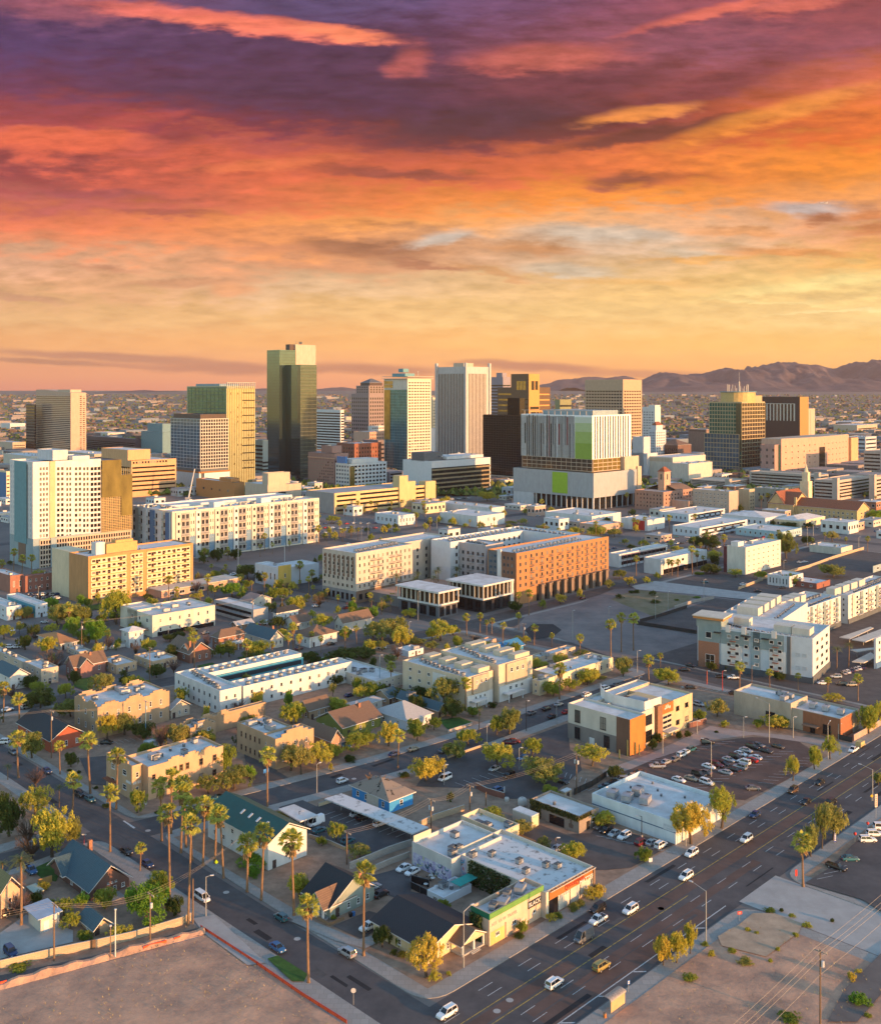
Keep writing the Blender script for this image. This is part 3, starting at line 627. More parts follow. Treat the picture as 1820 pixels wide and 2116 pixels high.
def lettering(s,body,size,m,parent,loc,rot,name='lettering'):
 """flat raised letters converted to a mesh"""
 cu =bpy.data.curves.new('text','FONT');cu.body =body;cu.size =size;cu.extrude =.03;cu.align_x ='CENTER';cu.align_y ='CENTER';cu.offset =size * .012;cu.resolution_u =2
 o =bpy.data.objects.new('text',cu);COL.objects.link(o);dg =bpy.context.evaluated_depsgraph_get();me =bpy.data.meshes.new_from_object(o.evaluated_get(dg))
 bpy.data.objects.remove(o);me.materials.clear();me.materials.append(m);q =link(name,me,parent,loc);q.rotation_euler =rot;return q
def _u(s,f,x,c=None):
 d =s.A if f == 'R' else s.B;k =(px(c or s.c,x)[0] - CX) / FPX;t =(k * s.g.y - s.g.x) / (d.x - k * d.y);return t / s.fl(f)
def _v(s,f,x,y,c=None):
 d =s.A if f == 'R' else s.B;p =s.g + d * (_u(s,f,x,c) * s.fl(f));return (CAM_H - (px(c or s.c,0,y)[1] - HOR) * p.y / FPX) / s.h
def _pr(s,f,x0,x1,yt,yb,c=None):
 u0,u1 =_u(s,f,x0,c),_u(s,f,x1,c);return (min(u0,u1),max(u0,u1),_v(s,f,x0,yb,c),_v(s,f,x0,yt,c))
def _aat(s,x,b=0,c=None):
 g =s.g + s.B * b;k =(px(c or s.c,x)[0] - CX) / FPX;return (k * g.y - g.x) / (s.A.x - k * s.A.y)
def _bat(s,x,a=0,c=None):
 g =s.g + s.A * a;k =(px(c or s.c,x)[0] - CX) / FPX;return (k * g.y - g.x) / (s.B.x - k * s.B.y)
def _zat(s,y,a=0,b=0,c=None):
 g =s.g + s.A * a + s.B * b;return CAM_H - (px(c or s.c,0,y)[1] - HOR) * g.y / FPX
Bld.u,Bld.v,Bld.pr,Bld.aat,Bld.bat,Bld.zat =_u,_v,_pr,_aat,_bat,_zat
_init =Bld.__init__
def _init2(s,name,label,cat,c,*a,**k):s.c =c;_init(s,name,label,cat,c,*a,**k)
Bld.__init__ =_init2
# ------------------------------------------------------------------ downtown towers
def T(label,c,xf,yf,yt,xl,xr,**k):return Bld('office_tower',label,'tower',c,xf,yf,yt,xl,xr,**k)
# -- left part of the skyline
t =T('tan slab tower with curved roofline at the far left of the skyline','A1',420,752,378,213,512,wall=mat('pinkish_tan_concrete',(.54,.37,.27),.85,.05),par=2,lm='tan curved-top tower')
t.bands('L',.01,.99,.04,.95,30,.42,gbronze);t.win('R',.55,.95,.05,.96,2,28,.62,.4,style='bare',pane=gdark)
mb =MB();n =14;top =[(t.lb * i / n,t.h + 5.5 * (i / n) ** .5 * (1 - .25 * math.sin(i / n * 6.2))) for i in range(n + 1)]
for (y0,z0),(y1,z1) in zip(top,top[1:]):
 for q in ([(0,y0,t.h),(0,y1,t.h),(0,y1,z1),(0,y0,z0)][::-1],[(t.la,y0,t.h),(t.la,y1,t.h),(t.la,y1,z1),(t.la,y0,z0)],[(0,y0,z0),(t.la,y0,z0),(t.la,y1,z1),(0,y1,z1)]):mb.poly(q)
t.part('curved_crown',mb,t.wall);t.box('penthouse',.1 * t.la,.8 * t.la,.05 * t.lb,.4 * t.lb,t.h,t.h + 6,sand);t.done()
t =T('dark brown glass tower behind the tan slab tower','A1',206,738,445,155,214,wall=dbrown);t.bands('L',0,1,.02,.98,16,.5,gblack);t.bands('R',0,1,.02,.98,16,.5,gblack);t.done()
t =T('tall green glass tower with pale striped sunlit side','A1',1345,945,338,1110,1515,wall=mat('olive_glass_panel',(.34,.34,.19),.4,.08),par=3,lm='green glass tower')
t.curtain('L',0,.97,.5,.985,10,14,ggreen,mat('dark_green_frame',(.05,.11,.10),.5),.3,.9);t.curtain('L',0,.97,0,.5,10,18,ggreen,greyteal,.3,.6)
t.strips('R',.02,.98,.02,.985,16,.42,ggold);t.bands('R',.55,.98,.15,.97,11,.14,gdark,d=.22);t.win('R',.1,.95,.12,.95,7,18,.35,.45,style='bare',pane=gdark,skip=.72)
mb =MB()
for i in range(15):a =.02 * t.la + .96 * t.la * i / 14;mb.box(a - .25,a + .25,-1.2,.4,t.h - 3,t.h + 4.5)
mb.box(0,t.la,-1.2,.4,t.h + 4.3,t.h + 4.7);t.part('roof_screen',mb,offw);t.box('penthouse',2,t.la * .7,t.lb * .2,t.lb * .8,t.h - 3,t.h + 3,greyteal);t.done()
t =T('dark glass hotel tower with white window grid and rust trimmed podium','A1',1190,958,531,1015,1355,wall=dgrey,lm='white-gridded glass tower')
t.curtain('L',0,1,.30,.99,9,15,gblue,lwht,.32,.4);t.curtain('R',0,1,.30,.99,11,15,gdark,offw,.8,.9)
t.vol(0,.92 * t.la,0,.9 * t.lb,t.h,t.h + 5,dbrown,dgrey,.5,'penthouse','penthouse_roof')
t.fbox('podium_panel','L',-.02 * t.lb,t.lb * .95,3,.24 * t.h,0,2.5,lwht);t.fbox('podium_panel','R',.1 * t.la,t.la * 1.02,3,.24 * t.h,0,2.5,lwht)
for f,L_ in (('L',t.lb),('R',t.la)):t.fbox('rust_trim',f,-.02 * L_,L_ * 1.02,.24 * t.h,.26 * t.h,0,2.7,rust);t.fbox('rust_trim',f,.0,L_,2.4,3,0,2.7,rust)
t.done()
# stepped dark glass tower, tallest
gt1 =grid_mat('dark_curtain_wall',(.05,.06,.06),(.10,.16,.18),3.0,3.9,.25,.08,.8,metal=.7);gt2 =grid_mat('bronze_curtain_wall',(.05,.05,.04),(.07,.07,.035),3.0,3.9,.3,.18,.9)
t =T('tallest stepped dark glass tower with pale concrete core','A2',60,905,210,-29.5,155,wall=gt1,par=1.5,roof=dgrey,lm='tallest dark glass tower')
c0 =t.aat(1660 - 1724.5,t.lb);c1 =t.aat(1757 - 1724.5,t.lb);b1 =t.bat(1585 - 1724.5,c0)
h2 =t.zat(122,c0,t.lb,'A1');t.vol(c0,c1,t.lb + .01,b1,0,h2,gt1,dgrey,1.5,'upper_wing','upper_roof')
bb =t.lb + .6;k0 =t.aat(30,bb);k1 =t.aat(150,bb);hc =t.zat(90,k0,bb);t.box('service_core',k0,k1,bb,bb + 22,t.h * .5,hc,mat('pale_pink_concrete',(.52,.38,.30),.8,.04));t.box('penthouse',c1 - 8,c1 - 1,t.lb + 3,t.lb + 12,h2,h2 + 8,dbrown)
t.curtain('R',0,1,0,.985,13,30,gt1,mat('gold_mullion',(.12,.12,.08),.5),.3,.45,.06);t.fbox('gold_reflection_bay','L',t.lb * .02,t.lb * .2,t.h * .5,t.h * .985,0,.08,gt2)  # golden reflection on the left face, put into the colour of a glass strip
mb =MB();mb.tube([(k0 + 4,bb + 4,hc),(k0 + 4,bb + 4,hc + 5)],.2,5);mb.tube([(k0 + 9,bb + 4,hc),(k0 + 9,bb + 4,hc + 4)],.2,5)
for q in (10,12.5):mb.prism([(k0 + q + 1.2 * math.cos(i),bb + 3 + 1.2 * math.sin(i)) for i in range(6)],hc,hc + 4)
t.part('antenna',mb,dgrey);t.done()
t =Bld('office_building','orange stone office with black ribbon windows left of centre','building','A1',780,1000,782,560,1047,rot=0,wall=mat('orange_sandstone',(.56,.33,.17),.85,.05),lm='orange ribbon-window office')
t.bands('R',.02,.97,.12,.86,6,.38,gblack);t.win('R',.02,.8,.9,.98,12,1,.6,.7,style='bare',pane=gdark);t.bands('L',.02,.97,.12,.86,6,.38,gblack)
t.vol(t.la * .0,t.aat(893,8),8,t.lb * .8,t.h,t.zat(718,0,8),None,None,.5,'penthouse','penthouse_roof');t.done()
for lab,c,xf,yf,yt,xl,xr,wl,fn in [
  ('long dark purple low office with lettered parapet beyond the orange office','A1',800,742,652,515,838,mat('purple_brown_cladding',(.10,.07,.085),.6),lambda t:(t.bands('L',0,1,.1,.75,5,.5,gblack),)),
  ('teal grey convention hall with sloping roof','A1',965,752,612,838,1030,mat('teal_grey_cladding',(.15,.26,.29),.6),lambda t:t.vol(t.la * .2,t.la,t.lb * .1,t.lb * .8,t.h,t.h * 1.35,None,roofw)),
  ('beige low civic block on the far left edge','A1',75,740,672,-20,152,sand,lambda t:t.bands('R',.05,.95,.2,.8,3,.3)),
  ('dark band windowed block behind the glass hotel','A1',1560,905,660,1500,1592,greyteal,lambda t:(t.bands('R',0,1,.05,.5,5,.5,gdark),t.bands('L',0,1,.05,.9,9,.5,gdark))),
  ('cream apartment block cut by the left edge of the picture','A1',38,1015,845,-60,58,cream,lambda t:(t.fbox('blue_panel','L',0,t.lb,0,t.h * .95,0,.2,bluep),t.bands('R',.1,.9,.1,.9,6,.3))),
  ('low white building with dark roof units far left','A1',20,770,722,-40,12,offw,lambda t:t.ac(3)),
  ('brown brick hall with plain orange side and small sign','A1',1390,1020,912,1165,1452,orange,lambda t:(t.win('L',.05,.9,.3,.7,4,1,.2,.3,style='bare'),t.vol(t.la * .1,t.la * .9,t.lb * .1,t.lb * .4,t.h,t.h + 4,orange,roofb))),
  ('beige arts hall with pale blank walls','A1',1590,1048,925,1455,1700,sand,lambda t:(t.vol(t.la * .02,t.la * 1.2,0,t.lb * .25,t.h,t.h + 12,sand,roofb),t.fbox('dark_slot','R',t.la * .55,t.la * .98,t.h * .4,t.h * .6,0,.1,gdark),t.vol(t.la,t.la * 1.9,2,t.lb,0,t.h * .95,sand,roofb,.5,'wing','wing_roof'))),
  ('long tan roofed block behind the white construction tower','A1',560,800,742,350,700,sand,lambda t:(t.ac(3),t.bands('R',.05,.95,.2,.8,2,.3))),
  ('pale hall with vaulted roof at the left behind the construction tower','A1',180,850,755,20,330,offw,lambda t:(t.ac(5),t.win('R',.05,.95,.2,.8,8,2,.4,.5,style='bare'))),
  ]:
 t =Bld('low_building',lab,'building',c,xf,yf,yt,xl,xr,wall=wl);fn(t);t.done()
# twin towered church
t =Bld('church','small white twin towered church among the offices','church','A1',920,745,735,890,955,wall=white,par=.3)
for q in (.12,.72):
 t.box('bell_tower',0 + q * t.la * .0,5,q * t.lb,q * t.lb + 5,0,26,white);mb =MB();mb.prism([(2.5 + 2.2 * math.cos(i * .785),q * t.lb + 2.5 + 2.2 * math.sin(i * .785)) for i in range(8)],26,29);mb.tube([(2.5,q * t.lb + 2.5,29),(2.5,q * t.lb + 2.5,31),(2.5,q * t.lb + 2.5,33)],[2,1.2,.1],8);t.part('dome',mb,roofw)
t.gable(0,t.la,0,t.lb,t.h,4,roofg,'A',.5,white);t.done()
# white tower under construction
t =Bld('apartment_tower','white apartment tower under construction with olive netting on its right end','tower','A1',195,1425,790,58,600,wall=white,fill=False,lm='white construction tower')
hp =t.zat(1250);t.vol(0,t.la,0,t.lb,hp,t.h,white,roofw,1.2)
t.vol(0,t.aat(780),-.5,t.lb,0,hp - .01,greyteal,grey,0,'podium','podium_roof')
for x0,x1,n in ((232,288,3),(334,382,2),(390,426,2),(440,486,2),(490,530,2)):t.win('R',*t.pr('R',x0,x1,815,1245),n,14,.74,.66,style='pair' if n == 3 else 'plain',pane=gdark)
t.win('R',*t.pr('R',536,598,815,1245),3,14,.8,.62,style='bare',pane=gblack);u0,u1,z0,z1 =t.pr('R',294,326,800,1250);t.fbox('tan_bay','R',u0 * t.la,u1 * t.la,z0 * t.h,t.h,0,.7,mat('apricot_render',(.62,.42,.24),.85,.05))
a0,a1 =t.aat(430),t.aat(530);t.vol(a0,a1,-.4,t.lb * .6,t.h,t.zat(755,a0),white,roofw,.6,'tall_bay','tall_bay_roof');t.vol(t.aat(335),t.aat(425),t.lb * .15,t.lb * .8,t.h,t.h + 7,lgrey,roofw,.5,'penthouse','penthouse_roof')
b0,b1 =t.bat(160),t.bat(90);t.fbox('teal_bay','L',b0,b1,hp * .8,t.h - .5,0,.6,teal);t.fbox('dark_recess','L',t.bat(165),b0 - .01,hp,t.h - 2,0,.25,dgrey)
t.win('L',.04,.25,.28,.96,2,14,.4,.6,style='bare',pane=lgrey);t.win('L',.35,.62,.28,.96,2,13,.18,.5,style='bare',pane=lwht,skip=.4);t.win('L',.78,.98,.28,.96,2,14,.35,.6,style='bare',pane=lgrey)
u0,u1 =t.aat(235),t.aat(770);mb =MB()
for i in range(36):
 a =u0 + (u1 - u0) * i / 35;mb.box(a - .35,a + .35,-.95,-.51,0,hp - 1)
for j in range(6):z =2 + (hp - 3) * j / 5;mb.box(u0,u1,-1.1,-.96,z - .55,z + .55)
t.box('garage_openings',u0,u1,-.8,-.505,.5,hp - 1.2,gblack);t.part('garage_frame',mb,sand);t.fbox('teal_pier','R',t.aat(296),t.aat(330),0,hp,1.2,2.0,greyteal);t.fbox('brown_panel','L',t.lb * .3,t.lb * .6,2,hp - 2,0,.3,brown)
a2,a3,a4 =t.aat(600),t.aat(715),t.aat(780)
t.vol(a2 + .01,a3,0,t.lb,hp,t.zat(780,a2),brown,dgrey,.5,'core_wing','core_roof');t.vol(a3 + .01,a4,0,t.lb,hp,t.zat(865,a3),brown,dgrey,.5,'core_wing','core_roof')
net =mat('olive_debris_netting',(.17,.13,.035),.8,.22,.12);zl =t.zat(1000,a2)
t.box('netting',a2,a3,-1.6,-1.4,zl,t.zat(780,a2),net);t.box('netting',a3 + .02,a4,-1.6,-1.4,zl - 14,t.zat(865,a3),net);mb =MB()
for i in range(15):a =a2 + (a4 - a2) * i / 14;mb.box(a - .12,a + .12,-1.3,-1.1,hp,zl + 20)
for j in range(22):z =hp + (zl - hp) * j / 21;mb.box(a2,a4,-1.35,-1.05,z - .14,z + .14)
t.part('scaffolding',mb,mat('gold_scaffold',(.5,.38,.16),.6));t.win('R',1.03,(a4 / t.la) - .02,.3,.68,6,8,.6,.6,style='bare',pane=gdark);t.done()
# long colourful apartment block
t =Bld('apartment_block','long six storey apartment block with blue painted shade below and white balconied bays','apartments','A1',1022,1380,1085,785,1895,rot=0,wall=mat('bone_render',(.62,.55,.44),.85,.05),lm='blue and white apartment block',fill=False)
t.rot =0;t.vol(0,t.la,0,20,0,t.h,None,roofw,1.0);t.vol(0,18,20.01,t.lb,0,t.h,lwht,roofw,1.0,'wing','wing_roof');rr =t.roof;t.vol(18.01,t.la,t.lb * .62,t.lb,0,t.h,lwht,roofw,1.0,'rear_wing','rear_roof')
t.fbox('painted_shade_base','R',t.la * .04,t.la * .86,1,t.h * .46,0,.1,mat('grey_blue_shade',(.16,.26,.36),.7,.06))  # cast shadow over the lower storeys, painted on as a blue sheet
for i in range(8):
 c =.02 + .122 * i;t.fbox('bay','R',t.la * c,t.la * (c + .03),0,t.h * .97,.1,1.0,white if i % 2 else offw);t.fbox('dark_recess','R',t.la * (c + .034),t.la * (c + .088),t.h * .04,t.h * .955,.1,.16,mat('recess_grey',(.36,.33,.30),.8));t.win('R',c + .036,c + .086,.05,.955,2,6,.7,.62,pane=gblack,style='pair',frame=grey,base=-.17);t.balc('R',c + .034,c + .088,.16,.955,2,5,.96,1.3,offw);t.win('R',c + .09,c + .12,.06,.97,2,6,.45,.5,pane=gdark);t.win('R',c + .002,c + .03,.06,.97,1,6,.5,.45,pane=gdark,base=-1.01)
for i,w in enumerate((bluep,lwht,bluep,lwht,greyteal)):t.fbox('bay','L',t.lb * (.04 + .19 * i),t.lb * (.14 + .19 * i),0,t.h * .97,0,.9,w);t.balc('L',.145 + .19 * i,.225 + .19 * i,.16,.95,1,5,.9,1.2,white);t.win('L',.15 + .19 * i,.22 + .19 * i,.14,.95,1,5,.7,.6,pane=gdark)
t.roof =rr;t.ac(14,0,3,15,22,t.lb - 4);t.ac(20,0,20,t.la - 5,4,16)
for q in (.3,.62):t.box('stair_tower',t.la * q,t.la * q + 9,8,15,t.h - 1,t.h + 3,lwht)
t.done()
# tan hotel block
hot =mat('golden_brick',(.55,.33,.13),.85,.06,1.0)
t =Bld('hotel','golden brown seven storey apartment hotel with rows of small windows','hotel','A4',525,490,202,410,1147,rot=3,wall=mat('burnt_orange_brick',(.46,.24,.10),.85,.06),lm='golden seven-storey hotel')
t.box('pale_end_wing',3,14,t.lb + .01,t.lb * 2.2,0,t.h * .985,cream)
for x0,x1,n in ((540,750,7),(775,848,3),(872,1128,9)):
 u0,u1,z0,z1 =t.pr('R',x0,x1,215,470);t.fbox('window_bay','R',u0 * t.la,u1 * t.la,.10 * t.h,.955 * t.h,.0,.25,cream)
 for i in range(7):
  zc =(.10 + .855 * (i + .95) / 7) * t.h;t.fbox('spandrel_band','R',u0 * t.la,u1 * t.la,zc - .28,zc + .28,.25,.6,hot)
 t.win('R',u0,u1,.10,.955,n,7,.62,.36,style='pair',pane=gdark,frame=brown,base=-.25);t.win('R',u0,u1,.085,.94,max(2,n // 2),7,.22,.62,style='plain',pane=gblack,frame=brown,base=-.27,skip=.25)
t.box('penthouse',t.aat(655),t.aat(838),4,11,t.h - .8,t.zat(128,t.aat(660),4),hot);t.box('penthouse',t.aat(715),t.aat(818),5,10,t.h + 3,t.zat(105,t.aat(715),5),hot);t.box('white_cooling_unit',t.aat(597),t.aat(650),5,10,t.h - .8,t.zat(120,t.aat(600),5),white)
t.ac(6);t.box('podium',t.la * .55,t.la * 1.35,-14,-.01,0,4,pink);t.box('podium_roof',t.la * .54,t.la * 1.36,-14.5,1,4,4.4,offw);t.win('R',.6,1.2,.02,.12,6,1,.5,.7,base=-14,style='pair');t.done()
# -- centre of the skyline
t =T('white and black banded office beside the tallest tower','A2',297,740,480,130,318,wall=white);t.bands('L',0,1,.03,.95,15,.5,gblack);t.bands('R',.2,1,.03,.95,15,.5,gblack);t.done()
t =T('taupe stepped tower with square windows','A2',466,730,384,362,570,wall=mat('taupe_stone',(.27,.21,.20),.8,.05),lm='taupe stepped tower')
t.win('L',.04,.96,.04,.95,8,14,.5,.5,style='bare',pane=gdark);t.win('R',.04,.96,.04,.95,7,14,.55,.55,style='bare',pane=gdark)
t.vol(t.la * .0,t.la * .9,t.lb * .0,t.lb * .72,t.h,t.zat(335),t.wall,dgrey,.6,'setback','setback_roof');z =t.zat(335);t.win('R',.05,.85,(t.h + 1) / t.h,(z - 1) / t.h,5,3,.6,.7,style='bare',pane=gbronze);t.win('L',.05,.68,(t.h + 1) / t.h,(z - 1) / t.h,5,3,.5,.5,style='bare',pane=gdark)
t.vol(t.la * .12,t.la * .85,t.lb * .08,t.lb * .6,z,t.zat(318,6,5),dbrown,dgrey,.6,'crown','crown_roof');t.gable(t.la * .12,t.la * .85,t.lb * .08,t.lb * .6,t.zat(318,6,5),8,dgrey,'A',.2,None,True);t.done()
t =T('tall condominium tower with teal glass left side and balconied sunlit right side','A2',695,860,292,556,835,wall=mat('warm_white_concrete',(.62,.56,.46),.8,.05),par=1.5,lm='balconied condo tower')
t.curtain('L',.0,.96,0,.88,9,30,gteal,mat('pale_teal_frame',(.13,.22,.25),.6),.22,.5);t.curtain('L',.62,1,.9,.975,4,2,ggold,offw);t.win('R',.03,.97,.02,.97,8,31,.62,.5,style='bare',pane=gdark);t.balc('R',.05,.95,.03,.95,4,30,.55,1.6,mat('balcony_concrete',(.58,.50,.38),.8))
t.fbox('gold_glass_strip','L',t.lb * .72,t.lb * .98,t.h * .35,t.h * .88,.35,.6,ggold)
for z in (t.h + .01,t.h + 3):t.box('roof_canopy',-2.5,t.la + 2.5,-2.5,t.lb + 2.5,z - .6,z,offw)
t.vol(t.la * .1,t.la * .5,t.lb * .2,t.lb * .75,t.h + 3,t.zat(262,3,5),teal,dgrey,.4,'penthouse','penthouse_roof');t.box('penthouse',t.la * .12,t.la * .35,t.lb * .3,t.lb * .5,t.h + 9,t.zat(250,3,5) + 4,teal);mb =MB();mb.tube([(t.la * .75,t.lb * .3,t.h),(t.la * .75,t.lb * .3,t.h + 11)],.4,5);t.part('mast',mb,offw);t.done()
t =T('grey white ribbed tower with flared corner fins','A2',1042,815,222,868,1182,wall=mat('ribbed_grey_concrete',(.47,.44,.42),.8,.05),par=2,lm='ribbed grey tower')
t.strips('L',.06,.94,.0,.93,17,.5,gblack);t.strips('R',.10,.86,.0,.93,13,.5,gbronze)
for a,b in ((0,0),(t.la,0),(0,t.lb)):
 mb =MB();w =3.2;mb.prism([(a - w / 2 - .5,b - w / 2 - .5),(a + w / 2,b - w / 2 - .5),(a + w / 2,b + w / 2),(a - w / 2 - .5,b + w / 2)],0,t.h + 6);t.part('corner_fin',mb,t.wall)
t.box('penthouse',t.la * .1,t.la * .5,t.lb * .15,t.lb * .5,t.h - 2,t.h + 6,sand);t.done()
t =T('grey band tower peeking out behind the ribbed tower','A2',1262,700,284,1175,1306,wall=mat('mauve_grey_concrete',(.27,.24,.27),.8));t.bands('L',0,1,.02,.9,20,.45,gdark);t.bands('R',0,1,.02,.9,20,.45,gdark);t.box('penthouse',t.la * .1,t.la * .7,t.lb * .1,t.lb * .5,t.h,t.h + 9,t.wall);t.done()
t =T('stepped bronze glass tower with golden bands','A2',1415,760,265,1310,1478,wall=mat('bronze_cladding',(.13,.075,.04),.5,.1),par=2,lm='stepped bronze tower')
sunclad =mat('sunlit_bronze_cladding',(.55,.28,.08),.5,.08)
t.fbox('sunlit_face','R',0,t.la,0,t.h,0,.1,sunclad);t.bands('R',.12,.95,.05,.62,9,.5,gblack,d=.2);t.win('R',.2,.9,.8,.92,2,1,.8,.9,style='bare',pane=gblack,base=-.12);t.win('L',.15,.7,.8,.92,3,1,.8,.9,style='bare',pane=ggold);t.bands('L',.05,.95,.05,.72,12,.3,gblack)  # sunlight on the right face is put into a brighter cladding colour
h2 =t.zat(345);t.vol(t.la * .1,t.la * .9,t.lb + .01,t.lb * 1.85,0,h2,t.wall,dgrey,1,'left_wing','wing_roof');t.vol(t.la + .01,t.la * 2.4,t.lb * .2,t.lb,0,h2,t.wall,dgrey,1,'right_wing','wing_roof')
for i in range(11):
 z =10 + (h2 - 14) * i / 11;t.box('gold_band',t.la * .1 - .3,t.la * .1,t.lb * 1.05,t.lb * 1.8,z,z + 3,ggold);t.box('gold_band',t.la * 1.3,t.la * 2.3,t.lb * .2 - .3,t.lb * .2,z,z + 2.4,sunclad)
t.done()
t =T('dark brown glass box tower above an arcade beside the striped tower','A2',1382,920,512,1146,1420,wall=mat('maroon_black_glass',(.03,.02,.022),.15,.3,.3,spec=.9),lm='dark glass box');t.curtain('L',0,1,.1,.99,24,26,gblack,mat('dark_mullion',(.06,.045,.04),.5),.22,.3)
mb =MB()
for i in range(9):b =t.lb * (i + .2) / 9;mb.box(-2.5,-.4,b,b + 1.2,0,t.h * .085)
mb.box(-2.6,-.4,0,t.lb,t.h * .085,t.h * .1);t.part('arcade',mb,sand);t.vol(t.la * .1,t.la * .9,t.lb * .1,t.lb * .4,t.h,t.h + 22,gblack,dgrey,.5,'penthouse','penthouse_roof');t.done()
# white striped tower on grey podium
t =Bld('student_tower','white tower of vertical stripes with green glass corner on grey podium','tower','A2',1792,1072,512,1370,2022,rot=0,wall=mat('bright_white_cladding',(.76,.76,.75),.6,.04),fill=False,lm='white striped tower')
zp =t.zat(852);zm =t.zat(775);t.vol(0,t.la,0,t.lb,zm,t.h,None,roofg,1.2)
t.box('middle_storeys',.5,t.la - .5,.5,t.lb - .5,zp,zm,brown);t.curtain('L',0,.98,(zp + 1) / t.h,zm / t.h,14,3,gbronze,sand,.35,.5);t.curtain('R',.02,.98,(zp + 1) / t.h,zm / t.h,8,3,ggold,sand,.5,.6)
rnd =random.Random(3)
for i in range(26):
 b =t.lb * (.24 + .75 * i / 26);m_ =rnd.choice((gblack,dgrey,gdark,gdark,mat('dark_red_panel',(.20,.03,.035),.5),lgrey));w =rnd.choice((.5,.9,1.2,1.5))
 z0,z1 =zm + (t.h - zm) * rnd.choice((0,0,0,.3)),zm + (t.h - zm) * rnd.choice((1,.96,.96,.8));t.fbox('dark_stripe','L',b,b + w,z0,z1 - .5,0,.08,m_)
for i in range(14):a =t.la * (.05 + .92 * i / 14);t.fbox('dark_stripe','R',a,a + t.la * .028,zm + .5,t.h - 1.2,0,.08,gblack)
gl =[mat('green_glass_%s' % k,c,.25,.05,.3,spec=.8) for k,c in (('pale',(.42,.50,.43)),('light',(.31,.43,.23)),('mid',(.23,.37,.10)),('bright',(.16,.31,.035)))]
for k in range(4):z0,z1 =zm + (t.h - zm) * (1 - [1,.66,.34,0][0] if False else (0,.36,.62,.82)[k]),zm + (t.h - zm) * (.36,.62,.82,.955)[k];t.fbox('green_glass_panel','L',0,t.lb * .23,z0 + .02,z1,0,.3,gl[3 - k])
t.curtain('L',.24,1.0,zm / t.h,.985,9,6,white,mat('thin_steel_frame',(.35,.36,.36),.5),.14,.14,-.0)
pb0 =t.bat(1345);t.vol(-6,t.la + 8,-6,pb0,t.h * .13,zp,mat('podium_grey',(.35,.36,.37),.8,.05),roofg,1.0,'podium','podium_roof')
t.fbox('lime_square','L',t.bat(1645,-6),t.bat(1555,-6),t.zat(980,-6,20),t.zat(855,-6,20),6,6.25,lime)
zb =t.h * .13;mb =MB()
for i in range(16):b =-5 + (pb0 + 3) * i / 15.5;mb.box(-5.6,-4.6,b,b + .9,0,zb)
for i in range(9):a =-5 + (t.la + 11) * i / 8;mb.box(a,a + .9,-5.6,-4.6,0,zb)
t.part('columns',mb,lgrey);t.box('glazed_lobby',0,t.la,0,pb0 - 8,0,zb,gdark);t.box('pale_end_wall',-6,2,pb0 * .72,pb0,0,zb,lgrey)
t.vol(t.la * .72,t.la + 7,-5,t.lb * .3,zp,zp + 14,sand,roofb,.6,'stair_block','stair_roof');t.vol(t.la + 2,t.la + 9,-7,6,0,zp + 3,sand,roofb,.6,'corner_tower','corner_roof')
mb =MB()
for i in range(12):b =t.lb * i / 11.5;mb.box(1,1.4,b,b + .4,t.h - 1,t.h + 4);mb.box(t.la - 1.4,t.la - 1,b,b + .4,t.h - 1,t.h + 4)
mb.box(1,1.4,0,t.lb,t.h + 4,t.h + 4.5);t.part('roof_frame',mb,sand);t.box('penthouse',t.la * .2,t.la * .85,t.lb * .1,t.lb * .8,t.h - 1,t.h + 4.5,greyteal);t.done()
# ribbon office, garage, historic blocks
t =Bld('office_building','white ended office with long horizontal louvre bands','building','A2',838,992,785,668,1188,wall=lwht,lm='louvre-banded office');t.fbox('louvre_field','R',t.la * .0,t.la * .98,t.h * .06,t.h * .80,0,.3,gdark)
for j in range(6):z =t.h * (.08 + .72 * j / 5.6);t.fbox('louvre_band','R',0,t.la * .985,z,z + t.h * .045,.31,1.2,mat('bronze_louvre',(.26,.20,.12),.5))
t.box('penthouse',t.la * .0,t.la * .3,t.lb * .25,t.lb * .7,t.h - .8,t.h + 9,dgrey);t.vol(t.la * .32,t.la * .95,t.lb * .15,t.lb * .8,t.h,t.h + 3.5,white,roofw,.4,'upper_block','upper_roof');t.ac(6);t.done()
t =Bld('parking_garage','yellow parking garage with two stair towers in the middle distance','garage','A2',262,1100,975,95,855,rot=0,wall=mat('golden_concrete',(.58,.43,.22),.85,.06),roof=grey,lm='yellow parking garage')
t.box('grey_end_wall',-.3,0,.2,t.lb - .2,0,t.h - .2,mat('warm_grey_concrete',(.33,.29,.27),.85));
for u0,u1 in ((.02,.2),(.24,.63),(.8,.91)):t.bands('R',u0,u1,.05,.95,4,.42,gblack)
for x0,x1,y in ((640,690,872),(690,735,905),(795,855,905)):a =t.aat(x0);t.box('stair_tower',a,t.aat(x1),-2,8,0,t.zat(y,a),t.wall)
t.done()
t =Bld('historic_hotel','pinkish brown historic hotel beside the tallest tower','building','A2',262,945,740,105,345,wall=mat('mauve_brick',(.30,.19,.165),.85,.08),roof=roofg)
t.win('L',.04,.96,.08,.78,12,8,.4,.5,style='bare',pane=gdark);t.win('R',.04,.96,.08,.9,7,9,.4,.5,style='bare',pane=gdark);t.fbox('cornice','L',-.5,t.lb,t.h * .84,t.h * .87,0,.8,pink);t.vol(t.la * .2,t.la * .9,t.lb * .2,t.lb * .6,t.h,t.h + 9,t.wall,roofg,.5,'penthouse','penthouse_roof');t.ac(4);t.done()
